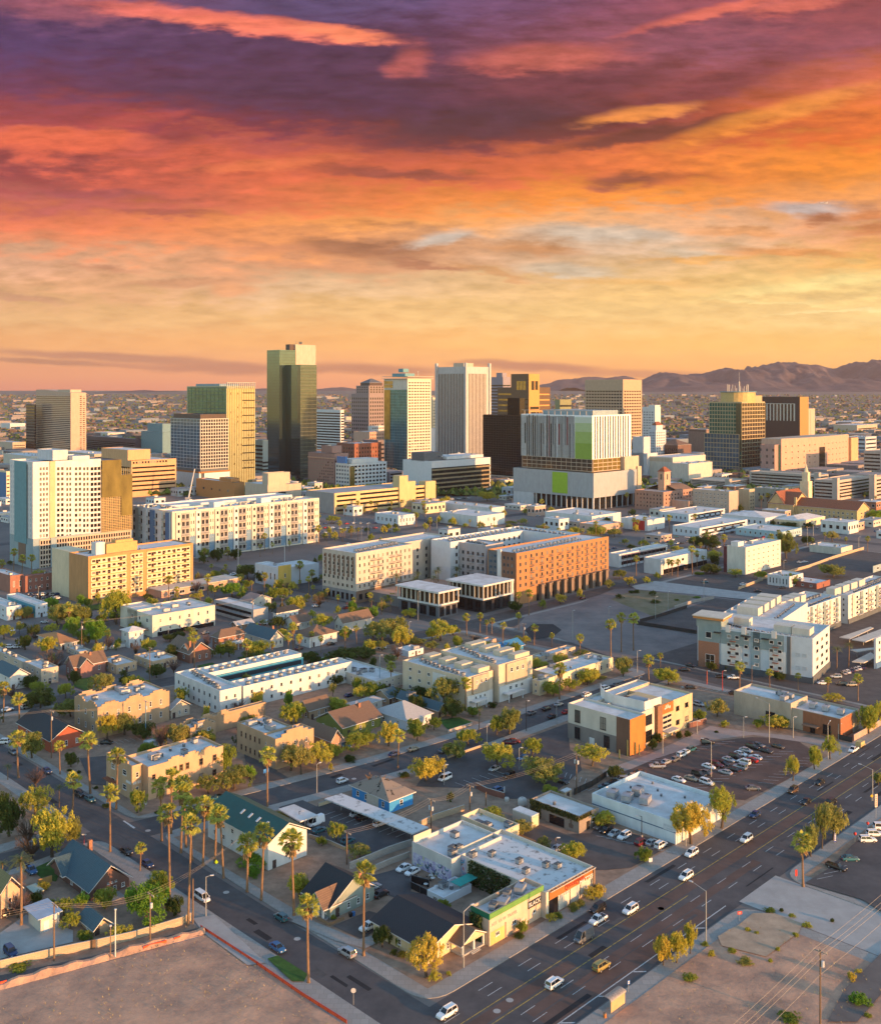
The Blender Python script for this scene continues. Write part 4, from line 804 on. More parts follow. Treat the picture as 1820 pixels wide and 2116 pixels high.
t =Bld('office_building','white gridded office with golden stepped corner bays','building','A2',352,955,800,268,572,wall=white,lm='white gridded office');t.win('L',.03,.97,.06,.95,5,6,.6,.5,style='bare',pane=gblue);t.win('R',.02,.98,.06,.95,10,6,.6,.5,style='bare',pane=gblack)
t.fbox('gold_bay','R',0,t.la * .12,t.h * .05,t.h * .9,0,.9,ggold);t.vol(t.la * .1,t.la * .8,t.lb * .1,t.lb * .8,t.h,t.h + 5,white,roofw,.5,'upper_storey','upper_roof');t.box('blue_sign_panel',-.2,3,t.lb * .3,t.lb * .9,t.h,t.h + 8,mat('blue_glass_panel',(.06,.2,.45),.3));t.done()
for lab,c,xf,yf,yt,xl,xr,wl,fn in [
  ('red brick warehouse block between the historic hotel and the condo tower','A2',380,860,680,275,540,mat('dark_red_brick',(.27,.11,.075),.85,.08),lambda t:(t.win('R',.05,.95,.1,.9,9,6,.35,.5,style='bare',pane=gdark),t.win('L',.05,.95,.1,.9,6,6,.35,.5,style='bare',pane=gdark),t.ac(5))),
  ('pale low block in front of the taupe tower','A2',470,790,610,375,560,pink,lambda t:(t.win('R',.05,.95,.5,.95,8,4,.45,.5,style='bare'),)),
  ('white block with square openings left of the condo tower','A2',480,770,575,462,560,white,lambda t:t.win('R',.05,.95,.7,.97,7,3,.6,.5,style='bare')),
  ('dark grey podium left of the condo tower','A2',520,820,660,430,562,mat('mauve_podium',(.20,.16,.17),.8),lambda t:t.bands('R',.05,.95,.1,.9,5,.4)),
  ('white slab behind the condo tower','A2',835,760,590,800,880,lwht,lambda t:None),
  ('pale tower sliver behind the condo tower','A2',845,720,405,815,870,cream,lambda t:t.win('R',.05,.95,.05,.95,3,16,.5,.4,style='bare')),
  ('garage with open decks right of the white gridded office','A2',590,935,850,560,665,mat('violet_concrete',(.25,.21,.23),.8),lambda t:t.bands('R',.05,.95,.05,.95,4,.45,gblack)),
  ('greenish glass low tower right of the bronze tower','A2',1600,660,418,1570,1668,mat('olive_glass_block',(.25,.25,.13),.4),lambda t:(t.bands('R',0,1,.1,.9,7,.4,gdark),)),
  ]:
 t =Bld('city_block',lab,'building',c,xf,yf,yt,xl,xr,wall=wl);fn(t);t.done()
# -- right part of the skyline
t =T('sand coloured tower with deep square windows left of the mountains','A3',250,690,298,25,362,wall=mat('warm_sand_stone',(.46,.33,.22),.85,.05),par=2,lm='square-windowed sand tower');t.win('L',.02,.98,.05,.84,13,17,.66,.52,style='bare',pane=gblack);t.win('R',.04,.96,.05,.84,7,17,.62,.5,style='bare',pane=gblack);t.done()
t =T('green and gold glass tower with round crown and rooftop antennas','A3',955,855,432,763,1092,wall=mat('tan_frame',(.42,.33,.19),.8,.05),par=2,lm='round-crowned glass tower')
for f in 'LR':t.curtain(f,0,1,.02,.985,12 if f == 'L' else 9,17,ggreen if f == 'L' else gbronze,t.wall,.8,1.1)
t.fbox('gold_bay','L',0,t.lb * .16,t.h * .3,t.h * .98,.4,1.6,gt2);hb =t.zat(625);t.vol(-3,t.la * .97,3,t.lb * 1.13,0,hb,t.wall,roofb,.8,'lower_block','lower_roof');t.curtain('L',.05,1.12,.02,hb / t.h,11,8,gblue,t.wall,.6,.9,3.1)
mb =MB();cx_,cy_ =t.la * .42,t.lb * .42;rr =t.la * .36;mb.prism([(cx_ + rr * math.cos(i * .2618),cy_ + rr * math.sin(i * .2618)) for i in range(24)],t.h - 2,t.zat(375,cx_,cy_));t.part('round_crown',mb,mat('gold_crown',(.50,.36,.14),.5));zc =t.zat(375,cx_,cy_);mb =MB();mb.prism([(cx_ + rr * 1.06 * math.cos(i * .2618),cy_ + rr * 1.06 * math.sin(i * .2618)) for i in range(24)],zc,zc + 1.2);t.part('crown_roof',mb,teal);mb =MB()
for i in range(16):an =i * .39;mb.tube([(cx_ + rr * .6 * math.cos(an),cy_ + rr * .6 * math.sin(an),zc + 1),(cx_ + rr * .6 * math.cos(an),cy_ + rr * .6 * math.sin(an),zc + random.uniform(5,13))],.35,4)
mb.tube([(cx_ + 4,cy_,zc),(cx_ + 4,cy_,zc + 16)],.9,6);mb.tube([(cx_ + 4,cy_,zc + 16),(cx_ + 4,cy_,zc + 30)],.15,4);t.part('antenna',mb,offw);t.box('penthouse',t.la * .5,t.la * .95,t.lb * .05,t.lb * .5,t.h - 2,t.h + 9,t.wall);t.done()
t =T('black and bronze court tower behind the beige windowless block','A3',1300,690,402,1070,1352,wall=mat('black_brown_cladding',(.045,.032,.03),.5),par=2);t.fbox('bronze_face','R',0,t.la,0,t.h,0,.1,mat('bronze_gold_face',(.38,.22,.07),.5));t.fbox('colonnade','L',t.lb * .12,t.lb * .95,t.h * .5,t.h * .86,0,.3,offw);t.strips('L',.14,.93,.5,.85,9,.6,gblack,d=.4);t.done()
t =Bld('jail_building','beige windowless block with brown recessed front near the mountains','building','A3',1242,665,475,1110,1390,wall=sand,lm='beige windowless block');t.fbox('brown_panel','L',t.lb * .05,t.lb * .82,t.h * .02,t.h * .97,0,.3,mat('taupe_panel',(.24,.17,.12),.8));t.strips('R',.2,.9,.05,.95,4,.06,brown);t.ac(3);t.done()
t =Bld('civic_centre','pink curved civic building with square windows at right','building','A3',1190,872,655,1065,1590,wall=pink,lm='pink curved civic building',fill=False)
mb =MB();zz =t.h;k =22;pts =[(0,0)] + [(t.la * (.0 + i / k),-9 * math.sin(math.pi * i / k)) for i in range(1,k + 1)] + [(t.la,30),(0,30)];mb.prism(pts,0,zz);t.part('wall',mb,pink);mb =MB();mb.prism([(p[0] * .985 + .3,p[1] * .96 + .2) for p in pts],zz + .01,zz + .8);t.roof =t.part('roof',mb,roofb);t.rz =zz + .8
for i in range(14):
 a =t.la * (i + .7) / 14.6;yb =-9 * math.sin(math.pi * a / t.la);an =math.atan2(-9 * math.pi / t.la * math.cos(math.pi * a / t.la),1)
 if i in (6,):continue
 for j in range(5):t.wins.append(('window',Vector((a,yb - .06,zz * (.14 + .165 * j))),an,win_mesh(1.8,1.8,offw,gdark,'bare',False)))
t.box('glass_entrance',t.la * .45,t.la * .53,-9.6,-8,0,zz * .72,gbronze);t.vol(-14,-.01,3,24,0,zz * .86,mat('mauve_pink_stucco',(.40,.24,.20),.85),roofb,.8,'left_wing','left_roof');t.box('glass_slot',-3,-.5,2.2,2.98,2,zz * .85,ggreen);t.vol(t.la + .01,t.la + 26,-4,22,0,zz * .9,mat('bright_apricot_stucco',(.60,.36,.19),.85),roofb,.8,'right_wing','right_roof');t.win('L',.0,.9,.1,.8,3,4,.3,.4,style='bare',base=-14);t.ac(4);t.done()
G_ =mat('pale_garage_concrete',(.46,.38,.32),.85,.05)
for lab,c,xf,yf,yt,xl,xr,m_ in [('open decked parking garage left of the steepled church','A3',880,958,905,650,1005,5),('long parking garage behind the steepled church','A3',1410,975,868,1000,1470,5),('pale parking garage right of the church steeple','A3',1520,1020,900,1385,1725,5),('parking garage at the right edge of the picture','A3',1740,1012,880,1722,1860,5),('tall mauve parking garage beside the pink civic building','A3',1800,880,725,1680,1900,6)]:
 t =Bld('parking_garage',lab,'garage',c,xf,yf,yt,xl,xr,wall=G_,roof=sand,par=1);t.bands('L',.03,.97,.08,.92,m_,.42,gblack);t.bands('R',.03,.97,.08,.92,m_,.42,gblack);t.box('stair_tower',-1,5,-1,5,0,t.h + 3,G_);t.done()
for lab,c,xf,yf,yt,xl,xr,wl,fn in [
  ('white office slab right of the square windowed tower','A3',440,700,462,365,474,white,lambda t:(t.win('L',.1,.95,.1,.9,4,12,.5,.35,style='bare'),t.vol(t.la * .0,t.la * .9,0,t.lb * .5,t.h,t.h + 4,white))),
  ('white stepped art deco tower in front of the mountains','A3',445,775,600,405,505,lwht,lambda t:(t.win('L',.05,.95,.05,.95,4,10,.4,.5,style='bare'),t.win('R',.05,.95,.05,.95,5,10,.4,.5,style='bare'),t.vol(t.la * .1,t.la * .75,t.lb * .1,t.lb * .8,t.h,t.zat(572),lwht),t.gable(t.la * .1,t.la * .75,t.lb * .1,t.lb * .8,t.zat(572),6,tile,'A',.4,None,True))),
  ('brown theatre with dark pyramid roof','A3',575,775,690,462,655,mat('brown_stone',(.17,.10,.08),.8),lambda t:(t.win('L',.03,.97,.1,.8,9,3,.4,.6,style='bare',pane=gblack),t.gable(0,t.la,0,t.lb,t.h,9,shing,'B',.5,None,True))),
  ('plain brown windowless hall left of the round crowned tower','A3',745,760,595,638,800,mat('chocolate_render',(.24,.16,.125),.85),lambda t:t.bands('L',.05,.95,.9,.97,1,.3)),
  ('white theatre fly tower beside the striped tower','A3',372,895,640,308,412,lgrey,lambda t:t.vol(t.la * .0,t.la * 1.5,-6,t.lb,0,t.h * .62,lgrey,roofw)),
  ('cream stepped department block','A3',545,905,762,395,740,offw,lambda t:(t.vol(t.la * .3,t.la * .95,-9,-.01,0,t.h * .75,offw),t.ac(8),t.vol(0,t.la * .35,-12,-.01,0,t.h * .55,offw),t.bands('L',.03,.97,.78,.97,1,.8,sand))),
  ('cream annex with tall blank walls left of the garage','A3',640,925,800,540,780,offw,lambda t:t.ac(5)),
  ('beige apartment house with tiny paired windows','A3',880,1102,965,665,935,mat('beige_render',(.44,.35,.28),.85),lambda t:(t.win('L',.04,.96,.12,.92,9,5,.4,.4,style='pair'),t.ac(5))),
  ('narrow sunlit apartment house behind the palms','A3',1000,1085,952,935,1032,mat('sand_render',(.50,.38,.24),.85),lambda t:t.win('R',.1,.9,.1,.9,2,5,.4,.4,style='bare')),
  ('grey green two storey hall behind three palms','A3',1190,1068,950,1030,1232,mat('grey_green_render',(.32,.31,.25),.85),lambda t:(t.ac(5),t.win('L',.1,.9,.2,.8,5,2,.3,.4,style='bare'))),
  ('pale blue shed roofed building beside the historic mission block','A3',640,1085,1022,512,668,pink,lambda t:t.win('R',.05,.95,.2,.8,6,1,.5,.6,style='bare')),
  ('white ribbon windowed office at the right behind the civic building','A3',1690,755,640,1580,1755,lgrey,lambda t:(t.bands('R',.05,.95,.1,.95,4,.35),t.bands('L',.05,.95,.1,.95,4,.35),t.ac(5))),
  ('white flat block behind the pink civic building','A3',1150,720,650,1095,1200,white,lambda t:t.bands('L',.05,.95,.2,.8,2,.3)),
  ]:
 t =Bld('city_block',lab,'building',c,xf,yf,yt,xl,xr,wall=wl,par=.6);fn(t);t.done()
t =Bld('historic_mission_block','pinkish brown historic block with square bell tower beside striped tower','building','A3',490,1082,968,320,662,wall=mat('rose_brown_brick',(.38,.22,.165),.85,.07),roof=roofg,lm='bell-towered historic block')
t.win('L',.04,.96,.1,.9,8,4,.3,.45,style='bare',pane=gdark);t.win('R',.04,.96,.1,.9,9,4,.3,.45,style='bare',pane=gdark);a0,b0 =t.aat(495,12),12;a1 =t.aat(532,12);b1 =t.bat(458,a0);zt =t.zat(850,a0,b0);t.box('bell_tower',a0,a1,b0,b1,0,zt,pink);t.gable(a0,a1,b0,b1,zt,5,tile,'A',.8,None,True);t.wins.append(('belfry_arch',Vector(((a0 + a1) / 2,b0,zt - 5)),0,win_mesh(2.4,6,offw,gblack,'pair',False)));t.wins.append(('belfry_arch',Vector((a0,(b0 + b1) / 2,zt - 5)),R(-90),win_mesh(2.4,6,offw,gblack,'pair',False)))
mb =MB();n =10
for i in range(n):
 z0,z1 =t.h + 5 * math.sin(math.pi * i / n),t.h + 5 * math.sin(math.pi * (i + 1) / n);y0,y1 =t.lb * i / n,t.lb * (i + 1) / n;mb.poly([(t.la * .45,y0,z0),(t.la,y0,z0),(t.la,y1,z1),(t.la * .45,y1,z1)])
t.part('barrel_roof',mb,brown);t.done()
# steepled church with red roofs
t =Bld('church','long sandstone church with red tile roofs and pale square steeple','church','A3',1640,1145,1080,1270,1712,rot=0,wall=mat('ochre_stone',(.52,.36,.18),.85,.06),par=0,fill=False,lm='red-roofed steepled church')
t.box('wall',0,t.la,0,t.lb,0,t.h,t.wall);t.gable(0,t.la,0,t.lb,t.h,7,tile,'B',.8,t.wall);t.win('L',.04,.9,.15,.85,12,2,.4,.55,style='pair',pane=gdark);t.win('R',.25,.75,.2,.85,2,2,.4,.5,style='plain',pane=gdark)
b0 =t.lb + .01;b1 =t.bat(1120);t.box('nave',-3,t.la * 1.2,b0,b1,0,t.h * 1.05,t.wall);t.gable(-3,t.la * 1.2,b0,b1,t.h * 1.05,11,tile,'B',1,t.wall);t.gable(-3,t.la * 1.6,b0 + (b1 - b0) * .35,b1,t.h * 1.05,12,tile,'A',1,t.wall)
g0 =t.lb * .93;a0 =t.aat(1352,g0 + 14);zt =t.zat(905,a0,g0 + 14);t.box('steeple',a0,a0 + 8,g0 + 14,g0 + 23,0,zt,cream);t.box('steeple_belfry',a0 + 1.5,a0 + 6.5,g0 + 15.5,g0 + 21.5,zt,zt + 9,cream);mb =MB();mb.tube([(a0 + 4,g0 + 18.5,zt + 9),(a0 + 4,g0 + 18.5,zt + 12),(a0 + 4,g0 + 18.5,zt + 17)],[2.4,1.6,.2],8);t.part('spire',mb,cream);t.box('chimney',-1,1,t.lb * .97,t.lb * .97 + 2,0,t.h + 8,t.wall);mb =MB()
for i in range(10):mb.box(-2.5,-.1,t.lb * .2 + i * .9,t.lb * .2 + i * .9 + .9,.3 * i,.3 * i + .3)
t.part('outside_stair',mb,rust);t.done()
# ------------------------------------------------------------------ middle distance
def H(label,c,xf,yf,yt,xl,xr,ridge='B',rise=3,roof=shing,wall=offw,hip=False,lm=None,wn=(2,2),chim=None,near=False,rot=0,over=.7,door=True,name='house',rows=1,frame=None):
 t =Bld(name,label,'house',c,xf,yf,yt,xl,xr,rot=rot,wall=wall,fill=False,lm=lm,near=near)
 t.box('wall',0,t.la,0,t.lb,0,t.h,wall);t.gable(0,t.la,0,t.lb,t.h,rise,roof,ridge,over,wall,hip)
 fw =min(.5,1.3 / max(.1,t.lb / max(1,wn[0])));fr =min(.5,1.3 / max(.1,t.la / max(1,wn[1])))
 if wn[0]:t.win('L',.05,.95,.15,.98,wn[0],rows,fw,.5 if rows == 1 else .45,frame or white,gdark,'sash')
 if wn[1]:t.win('R',.30 if door else .05,.95,.15,.98,wn[1],rows,fr,.5 if rows == 1 else .45,frame or white,gdark,'sash')
 if door:t.door_h('R',t.la * .16)
 if chim:t.chimney(t.la * chim[0],t.lb * chim[1],t.h,t.h + rise + chim[2])
 return t
def FL(label,c,xf,yf,yt,xl,xr,wall=offw,wl=(4,1),wr=(4,1),ac=3,par=.6,roof=roofw,lm=None,near=False,rot=0,fw=.3,fh=.4,style='sash',name='flat_roofed_building',cat='building',door=True,fill=True,pane=None,frame=None):
 t =Bld(name,label,cat,c,xf,yf,yt,xl,xr,rot=rot,wall=wall,roof=roof,par=par,lm=lm,near=near,fill=fill)
 if wl:t.win('L',.05,.95,.08,.92,wl[0],wl[1],fw,fh,frame or white,pane or gdark,style)
 if wr:t.win('R',.05,.95,.08,.92,wr[0],wr[1],fw,fh,frame or white,pane or gdark,style)
 if door:t.door_h('R',t.la * .5)
 if ac and fill:t.ac(ac)
 return t
# far white low-rise strip between downtown and the vacant fields
for a in [
 ('white industrial building with stepped rooms beside the downtown car park','A2',640,1170,1108,503,740,lwht,5,2),('long white warehouse roof left of the striped tower','A2',1195,1108,1062,865,1272,white,0,4),('second white warehouse in front of the long warehouse','A2',1110,1178,1112,888,1272,white,0,3),
 ('low white flat warehouse in front of the striped tower','A2',1790,1172,1112,1512,1962,white,0,5),('white two storey motel with balconies beneath the historic block','A3',640,1150,1100,470,855,lwht,6,3),('pale teal auditorium with arched windows left of the red roofed church','A3',1095,1178,1122,840,1222,lwht,7,2),
 ('pale auditorium with shallow domed roof in front of the red roofed church','A3',1300,1185,1140,1147,1450,cream,4,1),('white motel with long parking gallery under the auditorium','A3',705,1238,1182,545,988,lwht,5,2),('teal fronted motel with pale orange end beyond the plain white block','A3',1190,1250,1205,918,1312,mat('pale_teal_stucco',(.33,.47,.50),.8,.05),8,2),
 ('white low warehouse inside the fenced lot at right','A3',1545,1345,1300,1357,1612,offw,0,3),('white shop with red painted end wall','A3',395,1200,1135,238,497,white,0,2),('long pinkish shop row beside orange gateway','A3',120,1210,1165,-10,240,pink,3,2)]:
 lab,c,xf,yf,yt,xl,xr,wl,n,k =a;t =FL(lab,c,xf,yf,yt,xl,xr,wall=wl,wl=(n,1) if n else None,wr=(max(2,n),1) if n else None,ac=k,fw=.35)
 if 'red painted' in lab:t.fbox('red_panel','L',.1 * t.lb,.55 * t.lb,.2,t.h * .9,0,.1,redp)
 if 'domed' in lab or 'arched' in lab:t.gable(0,t.la,0,t.lb,t.h - .5,3.2,roofw,'A',.3,None,True)
 if 'gallery' in lab or 'balconies' in lab:t.bands('R',.05,.95,.1,.95,2,.4)
 t.done()
t =Bld('blank_hotel','plain white five storey block with tiny square windows and blank end wall','building','A6',978,312,148,868,1187,wall=mat('ivory_paint',(.62,.58,.49),.8,.04),lm='plain white five-storey block');t.win('R',.02,.98,.04,.93,7,5,.16,.26,style='bare',pane=gblack);t.box('maroon_fin',t.la * .0,.5,t.lb + .01,t.lb + 2.5,0,t.h * .95,mat('maroon_paint',(.12,.03,.035),.7));t.box('stair_head',t.la * .05,t.la * .2,t.lb * .5,t.lb * .9,t.h - .5,t.h + 2.5,white);t.ac(3);t.done()
t =FL('old white motel with dark open galleries and stair','A6',228,268,188,165,515,white,None,None,2,lm='open-gallery motel');t.bands('R',.04,.96,.08,.92,2,.55,gblack);mb =MB()
for i in range(12):a =t.la * (.04 + .92 * i / 11);mb.box(a - .12,a + .12,-1.3,-1.1,0,t.h * .92)
for z in (t.h * .45,t.h * .58,t.h * .9):mb.box(t.la * .03,t.la * .97,-1.3,-1.12,z - .12,z + .12)
t.part('gallery',mb,mat('dusty_red_paint',(.24,.09,.08),.7));t.done()
t =FL('long white motel wing on dark open ground floor','A6',475,312,218,375,748,white,None,None,0,lm='white motel wing');t.fbox('open_ground_floor','R',t.la * .05,t.la,.1,t.h * .32,0,.06,gblack);t.win('R',.3,.95,.55,.85,2,1,.15,.5,style='bare',pane=gblack);t.done()
FL('small white house with row of tall windows by the vacant lot','A6',1238,388,322,1108,1320,white,(6,1),(2,1),2,fw=.4,fh=.6).done();FL('low brick shed behind the roofline of the right hand apartments','A6',1400,398,362,1235,1480,mat('dull_red_brick',(.27,.11,.08),.85),(3,1),None,2).done();FL('dark low building at the right edge beyond the apartments','A6',1735,300,258,1732,1900,greyteal,None,(4,1),2).done()
# beige and white wing of the courtyard apartments
bei =mat('warm_grey_render',(.50,.43,.36),.85,.05)
t =Bld('apartment_block','beige six storey courtyard apartments with striped window bays','apartments','A5',390,482,182,190,725,rot=4,wall=bei,par=.9,lm='beige courtyard apartments');rr =[(t.roof,t.rz)]
t.fbox('dark_base','R',0,t.la,.05,t.h * .24,0,.12,brown);t.fbox('grey_base','L',0,t.lb,.05,t.h * .24,0,.12,mat('grey_block',(.24,.23,.23),.85))
for k in range(7):t.fbox('dark_window_bay','L',t.lb * (.06 + .135 * k),t.lb * (.125 + .135 * k),t.h * .5,t.h * .92,0,.06,mat('brown_bay_panel',(.16,.10,.07),.6))
t.win('L',.05,.99,.26,.94,7,5,.42,.5,frame=bei,pane=gdark,style='plain',base=-.07);t.win('L',.05,.99,.03,.2,7,1,.6,.8,frame=dgrey,pane=gblack,style='plain',base=-.13)
t.win('R',.02,.98,.26,.95,12,5,.32,.55,frame=bei,pane=gdark,style='plain');t.balc('R',.22,.45,.27,.93,2,5,.7,1.3,dgrey);t.balc('R',.55,.8,.27,.93,2,5,.7,1.3,dgrey);t.win('R',.02,.98,.04,.2,9,1,.6,.75,frame=dgrey,pane=gblack,base=-.13)
a1 =t.aat(832,7);t.vol(t.la + .01,a1 + 17,7,t.lb,0,t.h,bei,None,.9,'link_wing','link_roof');b2 =t.bat(1160,a1);t.vol(a1,a1 + 17,b2,6.99,0,t.h,mat('shaded_beige_render',(.40,.36,.36),.85,.05),None,.9,'rear_wing','rear_roof');rr.append((t.roof,t.rz))  # shade on the beige rear wing is put into its darker render
n =0
for i in range(11):
 for j in range(5):t.wins.append(('window',Vector((a1,5.4 - (6 - b2) * (i + .5) / 11 * .98,t.h * (.2 + .15 * j))),R(-90),win_mesh(1.5,1.9,dgrey,gdark,'pair',False)))
for i in (1,4,7,9):
 for j in range(5):t.wins.append(('balcony',Vector((a1,5.4 - (6 - b2) * (i + 1.0) / 11,t.h * (.16 + .15 * j))),R(-90),(balcony_mesh(3.2,1.3,lgrey),None)))
for i in range(3):
 for j in range(5):t.wins.append(('window',Vector((t.la + (a1 - t.la) * (i + .5) / 3,7,t.h * (.2 + .15 * j))),0,win_mesh(1.6,1.9,dgrey,gdark,'pair',False)))
t.box('pool_deck',t.la * .22,a1 - .02,b2 * .98,-.02,0,5.5,mat('deck_wall_grey',(.22,.2,.19),.85));t.box('deck_surface',t.la * .22,a1 - .02,b2 * .98,-.02,5.51,5.6,pink);DECK =(t,t.la * .22,a1,b2)
for (r_,z_),(p0,p1,n) in zip(rr,(((6,6),(t.la - 3,9),34),((a1 + 6,b2 + 3),(a1 + 9,4),30))):
 t.roof,t.rz =r_,z_;t.ac_row(*p0,*p1,n,2,.9);t.ac_row(p0[0] + 1,p0[1] + 3,p1[0] + 1,p1[1] + 3,n // 2,0,.8)
t.done()
br =mat('amber_brick',(.36,.175,.075),.85,.07,1.0)
t =Bld('apartment_block','orange brick apartments over black arcade with white end column','apartments','A5',1342,492,182,1170,1889,rot=1.5,wall=br,par=.9,lm='orange brick apartments');rr =[(t.roof,t.rz)]
t.fbox('shaded_brick_end','L',0,t.lb * .5,0,t.h,0,.1,mat('shaded_brown_brick',(.22,.11,.07),.85,.08));t.fbox('white_column','L',t.lb * .5,t.lb * .62,0,t.h + 1,.0,1.0,white);t.fbox('charcoal_end','L',t.lb * .62,t.lb * .96,0,t.h * .98,0,.3,dgrey);t.win('L',.08,.48,.28,.95,3,5,.4,.45,frame=dgrey,pane=gdark,style='pair',base=-.1);t.win('L',.64,.94,.28,.95,2,6,.6,.5,frame=dgrey,pane=gblue,style='plain',base=-.3)  # shade of the end wall is put into a darker copy of the brick
t.win('R',.01,.99,.30,.97,18,5,.3,.48,frame=dgrey,pane=gdark,style='pair');t.balc('R',.10,.98,.31,.95,9,5,.34,1.2,dgrey)
u0 =.2;t.fbox('black_base','R',t.la * u0,t.la * 1.0,0,t.h * .285,0,.25,mat('black_brown_brick',(.035,.028,.026),.8));mb =MB()
for i in range(10):a =t.la * (u0 + .02 + .079 * i);mb.box(a,a + 2.6,-2.4,-.3,0,t.h * .3);mb.box(a - .4,a + 3.0,-2.8,-.26,t.h * .3,t.h * .315)
t.part('arcade',mb,mat('taupe_brick',(.22,.16,.12),.85));t.win('R',.24,1.0,.02,.26,10,1,.5,.85,frame=black,pane=gblack,style='pair',base=-.26)
t.vol(t.la * .06,t.la - 16.01,t.lb + 34,t.lb + 50,0,t.h,lwht,None,.9,'rear_wing','rear_roof');rr.append((t.roof,t.rz));t.vol(t.la - 16,t.la,t.lb + .01,t.lb + 50,0,t.h,lwht,None,.9,'east_wing','east_roof');rr.append((t.roof,t.rz))
for i in range(14):
 for j in range(6):t.wins.append(('window',Vector((t.la * (.12 + .055 * i),t.lb + 34,t.h * (.12 + .15 * j))),0,win_mesh(1.7,2.0,dgrey,gdark,'pair',False)))
for (r_,z_),(p0,p1,n) in zip(rr,(((4,5),(t.la - 18,8),34),((t.la * .1,t.lb + 39),(t.la - 18,t.lb + 42),26),((t.la - 9,t.lb + 2),(t.la - 7,t.lb + 46),22))):
 t.roof,t.rz =r_,z_;t.ac_row(*p0,*p1,n,2,.9);t.ac_row(p0[0] + 1,p0[1] + 3,p1[0] + 1,p1[1] + 3,n // 2,0,.8)
t.done()
def pavilion(label,xf,yf,yt,xl,xr,low,lm):
 t =Bld('pavilion',label,'building','A5',xf,yf,yt,xl,xr,rot=2,wall=low,fill=False,lm=lm);zm =t.h * .46
 t.box('lower_storey',.6,t.la - .6,.6,t.lb - .6,0,zm,low);t.box('upper_glazing',1.2,t.la - 1.2,1.2,t.lb - 1.2,zm + .8,t.h - .9,gbronze);t.box('floor_band',0,t.la,0,t.lb,zm,zm + .8,white);t.box('roof',-.8,t.la + .8,-.8,t.lb + .8,t.h - .9,t.h,roofw)
 for f,L_ in (('R',t.la),('L',t.lb)):
  n =max(4,int(L_ / 3.2))
  for i in range(n + 1):
   u =(L_ - .6) * i / n;mb =MB()
   if f == 'R':mb.box(u,u + .6,0,.5,zm + .81,t.h - .91)
   else:mb.box(0,.5,u + (.61 if i == 0 else 0),u + .6 + (.02 if i == 0 else 0),zm + .81,t.h - .91)
   t.part('post',mb,offw)
  t.win(f,.05,.95,.03,.43,max(3,n // 2),1,.7,.85,frame=black,pane=gblack,style='pair',base=.6)
 return t
pavilion('glass walled two storey pavilion with flat white roof and grey piers',880,572,412,635,1000,mat('dark_stone',(.14,.14,.15),.8),'glass corner pavilion').done()
t =pavilion('white roofed pavilion over black brick base beside the brick apartments',1145,542,372,935,1316,mat('black_brick',(.035,.03,.033),.8),'white-roofed pavilion');t.box('white_link',t.la + .81,t.aat(1452),2,t.lb * .5,0,t.h * .92,white);t.win('R',1.05,1.35,.5,.85,4,1,.3,.7,style='bare',base=2);t.done()
# apartments at the right
blu =mat('pale_green_grey_panel',(.22,.28,.28),.8,.05)
t =Bld('apartment_block','grey green and white apartments with orange eaved corner tower','apartments','A6',1376,962,690,692,1477,rot=11,wall=lwht,par=.9,lm='grey-green corner apartments')
t.fbox('dark_base','L',0,t.lb,.02,t.h * .14,0,.3,mat('charcoal_block',(.09,.10,.11),.8));t.fbox('dark_base','R',-.3,t.la,.02,t.h * .17,0,.3,dgrey)
L_ =t.lb
for u0,u1,z0,z1,m_ in ((.18,.21,.14,.98,dgrey),(.22,.36,.14,.62,white),(.24,.5,.62,.98,blu),(.44,.52,.14,.98,greyteal),(.54,.78,.62,.93,blu),(.60,.78,.14,.62,white),(.79,.99,.62,.99,blu),(.8,.99,.02,.62,brick)):t.fbox('panel','L',L_ * u0,L_ * u1,t.h * z0,t.h * z1,.0 if z0 > .1 else .31,.45,m_)
for u in (.27,.34,.47,.56,.64,.71):t.win('L',u - .02,u + .02,.16,.9,1,4,.9,.42,frame=white,pane=gdark,style='plain',base=-.46)
for u in (.305,.675):t.balc('L',u - .03,u + .03,.18,.88,1,4,.8,1.3,mat('rust_balcony',(.25,.09,.05),.7),base=-.46)
t.win('L',.83,.96,.66,.9,1,1,.4,.6,pane=gdark,base=-.46);t.win('L',.82,.94,.05,.35,1,1,.7,.9,pane=gbronze,style='four',base=-.46);t.win('L',.04,.15,.18,.75,2,2,.7,.25,frame=lgrey,pane=lgrey,style='plain');t.win('R',.12,.95,.2,.92,3,4,.45,.5,pane=gdark,style='plain')
for u0,u1 in ((.36,.42),(.52,.6),(.78,.84)):t.fbox('canopy','L',L_ * u0,L_ * u1,t.h * .86,t.h * .875,.46,2.0,black)
for u0,u1 in ((.3,.34),(.56,.6),(.7,.74)):t.fbox('parapet_fin','L',L_ * u0,L_ * u1,t.h * .9,t.h + 1.2,.46,.8,white)
rr_ =(t.roof,t.rz);t.vol(t.la + .01,t.la + 44,L_ * .42,L_ * .97,0,t.h * .985,white,None,.9,'long_wing','long_wing_roof');t.ac_row(t.la + 3,L_ * .5,t.la + 40,L_ * .52,16,2,.9)
for i in range(4):t.box('stair_head',t.la + 4 + 10 * i,t.la + 11 + 10 * i,L_ * .66,L_ * .86,t.h - .9,t.h + 2.6,offw)
t.roof,t.rz =rr_;b0 =L_ * .78;t.box('corner_tower',-.5,9,b0,L_ + .3,t.h - .9,t.h + 2.6,blu);t.box('orange_eave',-1.6,10,b0 - 1.2,L_ + 1.4,t.h + 2.6,t.h + 3.6,mat('orange_soffit',(.5,.22,.07),.7));t.box('tower_roof',-1.9,10.3,b0 - 1.5,L_ + 1.7,t.h + 3.6,t.h + 4.0,offw)
